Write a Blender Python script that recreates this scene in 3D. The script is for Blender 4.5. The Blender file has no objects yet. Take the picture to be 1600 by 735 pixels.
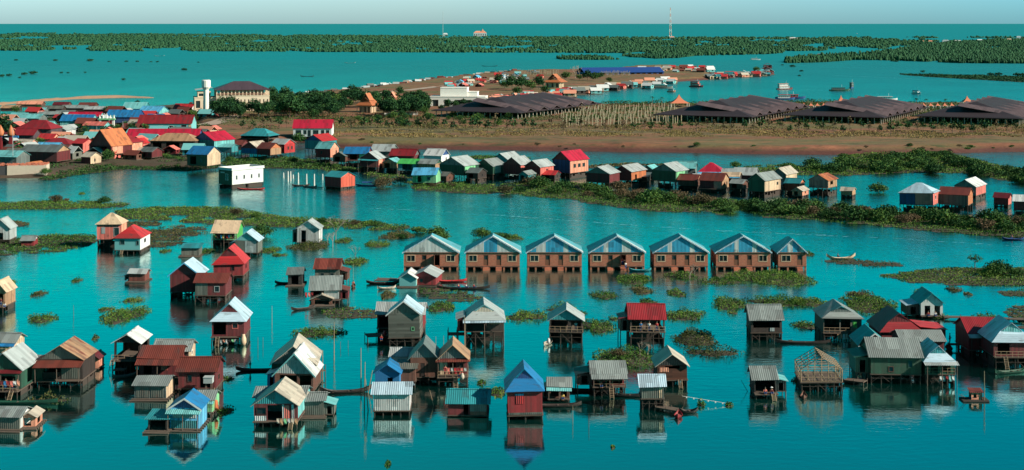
import bpy, math, random
import numpy as np
from mathutils import Vector, Matrix, noise as mnoise

R = math.radians
rng = random.Random(7)
SC = bpy.context.scene
COL = SC.collection
CAM_H, F = 55.0, 2400.0            # camera height (m), focal length in photo pixels

# ---------------------------------------------------------------- camera, sky, sun, exposure
cam = bpy.data.cameras.new('camera')
cam.lens = 36 * F / 1600.0
cam.sensor_width = 36
cam.shift_y = -(367.5 - 37) / 1600.0
cam.clip_start = 1.0
cam.clip_end = 400000.0
camo = bpy.data.objects.new('camera', cam)
camo.location = (0, 0, CAM_H)
camo.rotation_euler = (R(90), 0, 0)
COL.objects.link(camo)
SC.camera = camo

SUN_AZ, SUN_EL = 107.0, 29.0       # clockwise from the view axis, above the horizon
world = bpy.data.worlds.new('World')
SC.world = world
world.use_nodes = True
wt = world.node_tree
for n in list(wt.nodes):
    wt.nodes.remove(n)
w_out = wt.nodes.new('ShaderNodeOutputWorld')
w_bg = wt.nodes.new('ShaderNodeBackground')
w_sky = wt.nodes.new('ShaderNodeTexSky')
w_sky.sky_type = 'NISHITA'
w_sky.sun_disc = False
w_sky.sun_elevation = R(SUN_EL)
w_sky.sun_rotation = R(SUN_AZ)
w_sky.altitude = 50
w_sky.air_density = 1.0
w_sky.dust_density = 1.2
w_sky.ozone_density = 2.0
w_geo = wt.nodes.new('ShaderNodeTexCoord')
w_sep = wt.nodes.new('ShaderNodeSeparateXYZ')
w_ramp = wt.nodes.new('ShaderNodeValToRGB')      # air colour by elevation: pale at the horizon, deep teal above
w_mul = wt.nodes.new('ShaderNodeMix'); w_mul.data_type = 'RGBA'; w_mul.blend_type = 'MULTIPLY'
w_mul.inputs[0].default_value = 1.0
cr = w_ramp.color_ramp
cr.elements[0].position = 0.0;  cr.elements[0].color = (0.88, 1.30, 1.58, 1)
cr.elements[1].position = 1.0;  cr.elements[1].color = (0.15, 0.25, 0.24, 1)
for p, c in ((0.017, (0.80, 1.24, 1.60, 1)), (0.030, (0.0, 0.76, 0.64, 1)), (0.13, (0.0, 0.70, 0.56, 1)), (0.25, (0.0, 0.56, 0.43, 1)), (0.45, (0.10, 0.26, 0.24, 1))):
    e = cr.elements.new(p); e.color = c
wt.links.new(w_geo.outputs['Generated'], w_sep.inputs[0])
wt.links.new(w_sep.outputs[2], w_ramp.inputs[0])
wt.links.new(w_sky.outputs[0], w_mul.inputs[6])
w_side = wt.nodes.new('ShaderNodeMapRange')      # the sky turns bluer towards the sun side, low over the lake
w_side.inputs[1].default_value = -0.05; w_side.inputs[2].default_value = 0.34
w_sc = wt.nodes.new('ShaderNodeMix'); w_sc.data_type = 'RGBA'
w_sc.inputs[6].default_value = (1, 1, 1, 1); w_sc.inputs[7].default_value = (0.50, 0.86, 1.02, 1)
w_m2 = wt.nodes.new('ShaderNodeMix'); w_m2.data_type = 'RGBA'; w_m2.blend_type = 'MULTIPLY'; w_m2.inputs[0].default_value = 1.0
wt.links.new(w_sep.outputs[0], w_side.inputs[0]); wt.links.new(w_side.outputs[0], w_sc.inputs[0])
wt.links.new(w_ramp.outputs[0], w_m2.inputs[6]); wt.links.new(w_sc.outputs[2], w_m2.inputs[7])
wt.links.new(w_m2.outputs[2], w_mul.inputs[7])
wt.links.new(w_mul.outputs[2], w_bg.inputs[0])
w_bg.inputs[1].default_value = 0.11
wt.links.new(w_bg.outputs[0], w_out.inputs[0])

sun = bpy.data.lights.new('sun', 'SUN')
sun.energy = 4.2
sun.angle = R(0.5)
sun.color = (1.0, 0.86, 0.70)
suno = bpy.data.objects.new('sun', sun)
sv = Vector((math.sin(R(SUN_AZ)) * math.cos(R(SUN_EL)), math.cos(R(SUN_AZ)) * math.cos(R(SUN_EL)), math.sin(R(SUN_EL))))
suno.rotation_euler = sv.to_track_quat('Z', 'Y').to_euler()
COL.objects.link(suno)

SC.view_settings.view_transform = 'Standard'
SC.view_settings.look = 'None'
SC.view_settings.exposure = 0.85
SC.view_settings.gamma = 1.0
SC.view_settings.use_curve_mapping = False
SC.cycles.max_bounces = 5
SC.cycles.diffuse_bounces = 2
SC.cycles.glossy_bounces = 3
SC.cycles.caustics_reflective = False

# ---------------------------------------------------------------- helpers
def S(py):
    return (py - 37.0) / CAM_H                 # photo pixels per metre at the water line py

def P(px, py, h=0.0):
    d = (CAM_H - h) * F / (py - 37.0)
    return ((px - 800.0) * d / F, d)

def tag(o, label=None, cat=None, group=None, kind=None):
    if label: o['label'] = label
    if cat: o['category'] = cat
    if group: o['group'] = group
    if kind: o['kind'] = kind
    return o

def empty(name, loc, yaw=0.0):
    o = bpy.data.objects.new(name, None)
    o.location = loc
    o.rotation_euler = (0, 0, R(yaw))
    o.empty_display_size = 0.5
    COL.objects.link(o)
    return o

def copy_tree(o, parent=None):
    c = o.copy()
    COL.objects.link(c)
    if parent is not None:
        c.parent = parent
    for ch in list(o.children):
        copy_tree(ch, c)
    return c

class MB:
    """collects boxes, slabs, bars and tubes and links them as one mesh object"""
    def __init__(s):
        s.v, s.f, s.m = [], [], []
    def poly(s, pts, faces, mi=0):
        b = len(s.v)
        s.v.extend([tuple(p) for p in pts])
        for f in faces:
            s.f.append(tuple(i + b for i in f)); s.m.append(mi)
    def box(s, x0, x1, y0, y1, z0, z1, mi=0):
        s.poly([(x0,y0,z0),(x1,y0,z0),(x1,y1,z0),(x0,y1,z0),(x0,y0,z1),(x1,y0,z1),(x1,y1,z1),(x0,y1,z1)],
               [(0,3,2,1),(4,5,6,7),(0,1,5,4),(1,2,6,5),(2,3,7,6),(3,0,4,7)], mi)
        return s
    def slab(s, quad, t, mi=0):
        """polygon given by its upper outline, thickened downwards by t"""
        q = [Vector(p) for p in quad]
        n = len(q)
        nr = (q[1] - q[0]).cross(q[2] - q[0]).normalized()
        if nr.z < 0: nr = -nr
        lo = [p - nr * t for p in q]
        ccw = ((q[1] - q[0]).cross(q[2] - q[0])).dot(nr) > 0
        top = tuple(range(n)) if ccw else tuple(reversed(range(n)))
        bot = tuple(i + n for i in reversed(top))
        sides = []
        for k in range(n):
            a, b = top[k], top[(k + 1) % n]
            sides.append((a, a + n, b + n, b))
        s.poly(q + lo, [top, bot] + sides, mi)
        return s
    def bar(s, a, b, r, r2=None, n=4, mi=0):
        a, b = Vector(a), Vector(b)
        r2 = r if r2 is None else r2
        d = (b - a)
        if d.length < 1e-6: return s
        d.normalize()
        u = d.orthogonal().normalized(); w = d.cross(u)
        pts = []
        for (c, rr) in ((a, r), (b, r2)):
            for k in range(n):
                t = 2 * math.pi * (k + 0.5) / n
                pts.append(c + u * math.cos(t) * rr + w * math.sin(t) * rr)
        fs = [(k, (k + 1) % n, (k + 1) % n + n, k + n) for k in range(n)]
        fs += [tuple(reversed(range(n))), tuple(range(n, 2 * n))]
        s.poly(pts, fs, mi)
        return s
    def loft(s, rings, close=True, caps=True, mi=0):
        n = len(rings[0]); b = []
        for r_ in rings: b += list(r_)
        fs = []
        for i in range(len(rings) - 1):
            for k in range(n if close else n - 1):
                k2 = (k + 1) % n
                fs.append((i*n+k, i*n+k2, (i+1)*n+k2, (i+1)*n+k))
        if caps:
            fs.append(tuple(reversed(range(n)))); fs.append(tuple(range((len(rings)-1)*n, len(rings)*n)))
        s.poly(b, fs, mi)
        return s
    def wall(s, p0, p1, z0, z1, holes=(), t=0.12, mi=0):
        """upright wall from p0 to p1 (xy), outer face on the right of p0->p1, holes as (u0,u1,v0,v1) fractions"""
        p0, p1 = Vector((p0[0], p0[1], 0)), Vector((p1[0], p1[1], 0))
        d = p1 - p0
        inn = Vector((-d.y, d.x, 0)).normalized() * t
        us = sorted({0.0, 1.0} | {h[0] for h in holes} | {h[1] for h in holes})
        vs = sorted({0.0, 1.0} | {h[2] for h in holes} | {h[3] for h in holes})
        nu, nv = len(us) - 1, len(vs) - 1
        solid = [[True] * nv for _ in range(nu)]
        for i in range(nu):
            for j in range(nv):
                cu, cv = (us[i] + us[i+1]) / 2, (vs[j] + vs[j+1]) / 2
                for h in holes:
                    if h[0] < cu < h[1] and h[2] < cv < h[3]: solid[i][j] = False
        def pt(i, j, k):
            q = p0 + d * us[i] + (inn if k else Vector((0, 0, 0)))
            return (q.x, q.y, z0 + (z1 - z0) * vs[j])
        def ok(i, j):
            return 0 <= i < nu and 0 <= j < nv and solid[i][j]
        for i in range(nu):
            for j in range(nv):
                if not solid[i][j]: continue
                s.poly([pt(i,j,0), pt(i+1,j,0), pt(i+1,j+1,0), pt(i,j+1,0)], [(0,1,2,3)], mi)
                s.poly([pt(i,j,1), pt(i+1,j,1), pt(i+1,j+1,1), pt(i,j+1,1)], [(3,2,1,0)], mi)
                if not ok(i-1, j): s.poly([pt(i,j,0), pt(i,j,1), pt(i,j+1,1), pt(i,j+1,0)], [(3,2,1,0)], mi)
                if not ok(i+1, j): s.poly([pt(i+1,j,0), pt(i+1,j,1), pt(i+1,j+1,1), pt(i+1,j+1,0)], [(0,1,2,3)], mi)
                if not ok(i, j-1): s.poly([pt(i,j,0), pt(i+1,j,0), pt(i+1,j,1), pt(i,j,1)], [(3,2,1,0)], mi)
                if not ok(i, j+1): s.poly([pt(i,j+1,0), pt(i+1,j+1,0), pt(i+1,j+1,1), pt(i,j+1,1)], [(0,1,2,3)], mi)
        return s
    def build(s, name, mats, parent=None, smooth=False):
        me = bpy.data.meshes.new(name)
        me.from_pydata(s.v, [], s.f)
        if not isinstance(mats, (list, tuple)): mats = [mats]
        for m in mats: me.materials.append(m)
        if len(mats) > 1: me.polygons.foreach_set('material_index', s.m)
        if smooth: me.polygons.foreach_set('use_smooth', [True] * len(me.polygons))
        me.update()
        o = bpy.data.objects.new(name, me)
        COL.objects.link(o)
        if parent is not None: o.parent = parent
        return o

# ---------------------------------------------------------------- materials
def _new(name):
    m = bpy.data.materials.new(name)
    m.use_nodes = True
    nt = m.node_tree
    b = nt.nodes['Principled BSDF']
    return m, nt, b

def _math(nt, op, a, b=None, c=None):
    n = nt.nodes.new('ShaderNodeMath'); n.operation = op
    for i, v in enumerate((a, b, c)):
        if v is None: continue
        if isinstance(v, (int, float)): n.inputs[i].default_value = v
        else: nt.links.new(v, n.inputs[i])
    return n.outputs[0]

def _mixc(nt, fac, a, b, mode='MIX'):
    n = nt.nodes.new('ShaderNodeMix'); n.data_type = 'RGBA'; n.blend_type = mode
    for sock, v in ((n.inputs[0], fac), (n.inputs[6], a), (n.inputs[7], b)):
        if isinstance(v, (int, float)): sock.default_value = v
        elif isinstance(v, tuple): sock.default_value = (v + (1,))[:4]
        else: nt.links.new(v, sock)
    return n.outputs[2]

def _noise(nt, vec, scale, detail=4, rough=0.6):
    n = nt.nodes.new('ShaderNodeTexNoise')
    n.inputs['Scale'].default_value = scale
    n.inputs['Detail'].default_value = detail
    n.inputs['Roughness'].default_value = rough
    if vec is not None: nt.links.new(vec, n.inputs['Vector'])
    return n.outputs[0]

def _ramp(nt, v, p0, p1):
    n = nt.nodes.new('ShaderNodeMapRange')
    n.inputs[1].default_value = p0; n.inputs[2].default_value = p1
    nt.links.new(v, n.inputs[0])
    return n.outputs[0]

RUST = (0.17, 0.045, 0.028)
_mc = {}
def sheet(rgb, axis='x', rust=0.25, var=0.35, rough=0.5, pitch=0.85, name='tin', stain=(0.05, 0.045, 0.04), bump=0.35, metal=0.0):
    """metal sheets or boards: per-sheet tone, streaks, rust patches, fine ribs"""
    key = (tuple(rgb), axis, rust, var, rough, pitch, name)
    if key in _mc: return _mc[key]
    m, nt, b = _new(name)
    tc = nt.nodes.new('ShaderNodeTexCoord'); sp = nt.nodes.new('ShaderNodeSeparateXYZ')
    nt.links.new(tc.outputs['Object'], sp.inputs[0])
    oi = nt.nodes.new('ShaderNodeObjectInfo')
    a = {'x': sp.outputs[0], 'y': sp.outputs[1], 's': _math(nt, 'ADD', sp.outputs[0], sp.outputs[1]), 'z': sp.outputs[2]}[axis]
    seed = _math(nt, 'MULTIPLY', oi.outputs['Random'], 91.0)
    fl = _math(nt, 'FLOOR', _math(nt, 'DIVIDE', a, pitch))
    wn = nt.nodes.new('ShaderNodeTexWhiteNoise'); wn.noise_dimensions = '1D'
    nt.links.new(_math(nt, 'ADD', fl, seed), wn.inputs['W'])
    cx = nt.nodes.new('ShaderNodeCombineXYZ')
    # streaks run across the sheet axis: compress the other coordinates
    if axis in ('x', 's'):
        nt.links.new(a, cx.inputs[0]); nt.links.new(_math(nt, 'MULTIPLY', sp.outputs[2], 0.35), cx.inputs[2]); nt.links.new(_math(nt, 'ADD', _math(nt, 'MULTIPLY', sp.outputs[1], 0.3 if axis == 'x' else 0.0), seed), cx.inputs[1])
    elif axis == 'y':
        nt.links.new(a, cx.inputs[0]); nt.links.new(_math(nt, 'MULTIPLY', sp.outputs[2], 0.35), cx.inputs[2]); nt.links.new(_math(nt, 'ADD', _math(nt, 'MULTIPLY', sp.outputs[0], 0.3), seed), cx.inputs[1])
    else:
        nt.links.new(a, cx.inputs[0]); nt.links.new(_math(nt, 'MULTIPLY', sp.outputs[0], 0.15), cx.inputs[2]); nt.links.new(_math(nt, 'ADD', _math(nt, 'MULTIPLY', sp.outputs[1], 0.15), seed), cx.inputs[1])
    n1 = _noise(nt, cx.outputs[0], 1.6, 5, 0.65)
    n2 = _noise(nt, cx.outputs[0], 0.55, 4, 0.7)
    tone = _math(nt, 'ADD', 1.0 - var * 0.5, _math(nt, 'MULTIPLY', wn.outputs[0], var))
    tone = _math(nt, 'MULTIPLY', tone, _math(nt, 'ADD', 0.72, _math(nt, 'MULTIPLY', n1, 0.55)))
    hs = nt.nodes.new('ShaderNodeHueSaturation')
    hs.inputs['Color'].default_value = tuple(rgb) + (1,)
    nt.links.new(tone, hs.inputs['Value'])
    c = hs.outputs[0]
    if rust > 0:
        mask = _math(nt, 'MULTIPLY', _ramp(nt, n2, 0.62 - rust * 0.28, 0.72 - rust * 0.2), min(1.0, rust * 2.2))
        c = _mixc(nt, mask, c, RUST)
    # odd replaced or patched sheets
    cell = nt.nodes.new('ShaderNodeCombineXYZ')
    nt.links.new(_math(nt, 'ADD', _math(nt, 'FLOOR', _math(nt, 'DIVIDE', a, pitch * 1.0)), seed), cell.inputs[0])
    nt.links.new(_math(nt, 'FLOOR', _math(nt, 'MULTIPLY', sp.outputs[2] if axis != 'z' else sp.outputs[0], .8)), cell.inputs[1])
    w2 = nt.nodes.new('ShaderNodeTexWhiteNoise'); w2.noise_dimensions = '3D'; nt.links.new(cell.outputs[0], w2.inputs['Vector'])
    pick = _math(nt, 'MULTIPLY', _math(nt, 'GREATER_THAN', w2.outputs[0], 1.0 - min(.16, .05 + var * .18)), .22 if name == 'wall_boards' else .6)
    c = _mixc(nt, pick, c, _mixc(nt, w2.outputs[0], (.30, .30, .28), tuple(x * .45 for x in rgb)))
    st = _ramp(nt, n1, 0.56, 0.72)
    c = _mixc(nt, _math(nt, 'MULTIPLY', st, 0.7), c, stain)
    nt.links.new(c, b.inputs['Base Color'])
    b.inputs['Roughness'].default_value = rough
    b.inputs['Metallic'].default_value = metal
    rib = _math(nt, 'SINE', _math(nt, 'MULTIPLY', a, 2 * math.pi / (pitch / 3.0)))
    bp = nt.nodes.new('ShaderNodeBump'); bp.inputs['Strength'].default_value = bump; bp.inputs['Distance'].default_value = 0.06
    nt.links.new(_math(nt, 'ADD', rib, _math(nt, 'MULTIPLY', n1, 1.5)), bp.inputs['Height'])
    nt.links.new(bp.outputs[0], b.inputs['Normal'])
    _mc[key] = m
    return m

def plain(rgb, name='paint', rough=0.7, var=0.4, scale=2.0):
    key = ('p', tuple(rgb), name, rough, var, scale)
    if key in _mc: return _mc[key]
    m, nt, b = _new(name)
    tc = nt.nodes.new('ShaderNodeTexCoord')
    n1 = _noise(nt, tc.outputs['Object'], scale, 5, 0.65)
    hs = nt.nodes.new('ShaderNodeHueSaturation'); hs.inputs['Color'].default_value = tuple(rgb) + (1,)
    nt.links.new(_math(nt, 'ADD', 1 - var * 0.5, _math(nt, 'MULTIPLY', n1, var)), hs.inputs['Value'])
    nt.links.new(hs.outputs[0], b.inputs['Base Color'])
    b.inputs['Roughness'].default_value = rough
    _mc[key] = m
    return m

def leafmat(c_dark, c_mid, c_light, name='foliage', scale=0.35):
    key = ('l', c_dark, c_mid, c_light, name)
    if key in _mc: return _mc[key]
    m, nt, b = _new(name)
    g = nt.nodes.new('ShaderNodeNewGeometry')
    oi = nt.nodes.new('ShaderNodeObjectInfo')
    n = _noise(nt, g.outputs['Position'], scale, 3, 0.6)
    v = _math(nt, 'ADD', _math(nt, 'MULTIPLY', g.outputs['Random Per Island'], 0.55), _math(nt, 'MULTIPLY', _math(nt, 'SUBTRACT', n, 0.5), 1.5))
    v = _math(nt, 'ADD', v, _math(nt, 'MULTIPLY', _math(nt, 'SUBTRACT', oi.outputs['Random'], 0.4), 0.35))
    r = nt.nodes.new('ShaderNodeValToRGB')
    r.color_ramp.elements[0].position = 0.0; r.color_ramp.elements[0].color = c_dark + (1,)
    r.color_ramp.elements[1].position = 0.75; r.color_ramp.elements[1].color = c_light + (1,)
    e = r.color_ramp.elements.new(0.4); e.color = c_mid + (1,)
    nt.links.new(_math(nt, 'ADD', v, 0.1), r.inputs[0])
    nt.links.new(r.outputs[0], b.inputs['Base Color'])
    b.inputs['Roughness'].default_value = 0.8
    b.inputs['Specular IOR Level'].default_value = 0.15
    _mc[key] = m
    return m

C = dict(
    grey=(.22,.26,.26), lgrey=(.36,.41,.42), dgrey=(.12,.15,.15), white=(.60,.63,.64), bwhite=(.40,.55,.66), beige=(.47,.42,.35), cream=(.60,.45,.31),
    dred=(.12,.013,.018), red=(.23,.016,.022), bred=(.46,.028,.032), crimson=(.42,.012,.040), coral=(.62,.105,.065), rust=(.15,.036,.026), orange=(.46,.15,.06), tan=(.40,.24,.14), pink=(.66,.17,.14), salmon=(.70,.30,.20),
    blue=(.015,.16,.38), lblue=(.10,.42,.70), teal=(.03,.26,.30), lteal=(.15,.45,.47), green=(.008,.068,.042), lgreen=(.18,.50,.26), bgreen=(.06,.40,.08), dblue=(.012,.06,.20),
    brown=(.11,.045,.03), dbrown=(.028,.018,.016), wood=(.19,.13,.10), gwood=(.12,.13,.115), brick=(.30,.085,.045), black=(.012,.012,.013), purple=(.075,.05,.065), yellow=(.62,.45,.12))
STILT = plain((.040, .031, .026), 'wet_stilt_timber', 0.85, 0.8, 3.0)
WOOD = plain((.10, .075, .06), 'weathered_wood', 0.85, 0.8, 3.0)
BAMBOO = plain((.30, .22, .14), 'bamboo_pole', 0.7, 0.6, 3.0)
DARKW = plain((.030, .025, .022), 'dark_timber', 0.9, 0.7, 3.0)
DARK = plain((.012, .013, .014), 'dark_interior', 0.9, 0.5, 2.0)
WHITE = plain((.78, .78, .74), 'white_paint', 0.6, 0.2, 2.0)
CONC = plain((.55, .47, .38), 'pale_concrete', 0.8, 0.35, 0.8)
SKIN = plain((.28, .15, .09), 'skin', 0.6, 0.1, 2.0)
HAIR = plain((.01, .009, .008), 'black_hair', 0.6, 0.1, 2.0)
GLASS = plain((.02, .035, .04), 'window_glass', 0.15, 0.1, 2.0)
HYA = leafmat((.014, .060, .014), (.050, .135, .024), (.15, .23, .040), 'hyacinth_leaves')
MARSH = leafmat((.018, .045, .014), (.055, .085, .024), (.15, .12, .05), 'marsh_leaves')
BUSHM = leafmat((.007, .036, .012), (.028, .088, .024), (.09, .165, .034), 'bush_leaves')
DRYB = leafmat((.03, .03, .015), (.08, .07, .035), (.18, .12, .075), 'dry_brush')
TREEM = leafmat((.005, .028, .012), (.015, .06, .024), (.045, .12, .035), 'tree_leaves')
FARM = leafmat((.010, .052, .028), (.018, .076, .036), (.032, .10, .044), 'far_foliage', 0.012)
def roofm(c, axis, rust=0.12, var=0.35): return sheet(C[c], axis, rust, var, 0.45, 0.9, 'roof_sheets')
def wallm(c, kind):
    if kind == 'tin': return sheet(C[c], 's', 0.18, 0.45, 0.5, 0.8, 'wall_sheets')
    if kind == 'plaster': return plain(C[c], 'painted_plaster', 0.8, 0.25, 0.6)
    if kind == 'thatch': return sheet(C[c], 'z', 0.0, 0.6, 0.95, 0.35, 'thatch_wall')
    if kind == 'brick': return brickm()
    return sheet(C[c], 's', 0.06, 0.7, 0.75, 0.32, 'wall_boards', bump=0.6)
def brickm():
    if 'brick' in _mc: return _mc['brick']
    m, nt, b = _new('brickwork')
    tc = nt.nodes.new('ShaderNodeTexCoord'); sp = nt.nodes.new('ShaderNodeSeparateXYZ'); cx = nt.nodes.new('ShaderNodeCombineXYZ')
    nt.links.new(tc.outputs['Object'], sp.inputs[0])
    nt.links.new(_math(nt, 'ADD', sp.outputs[0], sp.outputs[1]), cx.inputs[0]); nt.links.new(sp.outputs[2], cx.inputs[1])
    br = nt.nodes.new('ShaderNodeTexBrick'); br.inputs['Scale'].default_value = 1.0
    br.inputs['Brick Width'].default_value = 0.42; br.inputs['Row Height'].default_value = 0.17; br.inputs['Mortar Size'].default_value = 0.018
    br.inputs['Color1'].default_value = (.52, .155, .075, 1); br.inputs['Color2'].default_value = (.36, .10, .055, 1); br.inputs['Mortar'].default_value = (.30, .22, .18, 1)
    nt.links.new(cx.outputs[0], br.inputs['Vector'])
    n = _noise(nt, tc.outputs['Object'], 0.7, 5, 0.65)
    c = _mixc(nt, _math(nt, 'MULTIPLY', _ramp(nt, n, 0.5, 0.75), 0.6), br.outputs[0], (.20, .075, .05))
    nt.links.new(c, b.inputs['Base Color']); b.inputs['Roughness'].default_value = 0.85
    _mc['brick'] = m
    return m
# ---------------------------------------------------------------- houses
def slope_roof(kind, w, d, z1, rise, ov=0.45, t=0.07, pitch_front=0.0):
    """returns list of upper outlines; w along x (centred), d from y=0 to y=d, z1 = eave height"""
    hx = w / 2
    if kind == 'y':       # gable faces the front, ridge runs back
        k = rise / hx; e = z1 - k * ov
        zr = z1 + rise
        return [[(-hx-ov, -ov, e), (0, -ov, zr), (0, d+ov, zr), (-hx-ov, d+ov, e)],
                [(0.003, -ov, zr), (hx+ov, -ov, e), (hx+ov, d+ov, e), (0.003, d+ov, zr)]]
    if kind == 'x':       # ridge parallel to the front
        k = rise / (d / 2); e = z1 - k * ov; zr = z1 + rise; m = d / 2
        return [[(-hx-ov, -ov, e), (hx+ov, -ov, e), (hx+ov, m, zr), (-hx-ov, m, zr)],
                [(-hx-ov, m+0.003, zr), (hx+ov, m+0.003, zr), (hx+ov, d+ov, e), (-hx-ov, d+ov, e)]]
    if kind == 'shed':
        k = rise / d
        return [[(-hx-ov, -ov, z1 - k*ov), (hx+ov, -ov, z1 - k*ov), (hx+ov, d+ov, z1+rise+k*ov), (-hx-ov, d+ov, z1+rise+k*ov)]]
    if kind == 'hipx':
        m = d / 2; k = rise / m; e = z1 - k*ov; zr = z1 + rise; r = max(0.3, hx - m*0.9)
        A, B, Cc, D_ = (-hx-ov,-ov,e), (hx+ov,-ov,e), (hx+ov,d+ov,e), (-hx-ov,d+ov,e)
        L, Rr = (-r, m, zr), (r, m, zr)
        return [[A, B, Rr, L], [B, Cc, Rr], [Cc, D_, L, Rr], [D_, A, L]]
    if kind == 'hipy':
        k = rise / hx; e = z1 - k*ov; zr = z1 + rise; y0, y1 = min(hx, d*0.4), d - min(hx, d*0.4)
        A, B, Cc, D_ = (-hx-ov,-ov,e), (hx+ov,-ov,e), (hx+ov,d+ov,e), (-hx-ov,d+ov,e)
        f, b = (0, y0, zr), (0, y1, zr)
        return [[A, B, f], [B, Cc, b, f], [Cc, D_, b], [D_, A, f, b]]
    if kind == 'gh':      # gable in front, hipped at the back
        k = rise / hx; e = z1 - k*ov; zr = z1 + rise; y1 = d * 0.5
        A, B, Cc, D_ = (-hx-ov,-ov,e), (hx+ov,-ov,e), (hx+ov,d+ov,e), (-hx-ov,d+ov,e)
        f, b = (0, -ov, zr), (0, y1, zr)
        return [[B, Cc, b, f], [Cc, D_, b], [D_, A, f, b]]
    if kind == 'kh':      # gable set back over a front hip skirt
        k = rise / hx; e = z1 - k*ov; zr = z1 + rise; zs = z1 + rise * 0.42; ys = d * 0.16; xs = hx * (1 - 0.42)
        A, B, Cc, D_ = (-hx-ov,-ov,e), (hx+ov,-ov,e), (hx+ov,d+ov,e), (-hx-ov,d+ov,e)
        return [[A, B, (xs, ys, zs), (-xs, ys, zs)],
                [B, Cc, (0, d+ov, zr), (0, ys-0.3, zr), (xs, ys, zs)],
                [D_, A, (-xs, ys, zs), (0, ys-0.3, zr), (0, d+ov, zr)]]
    return []

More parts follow.
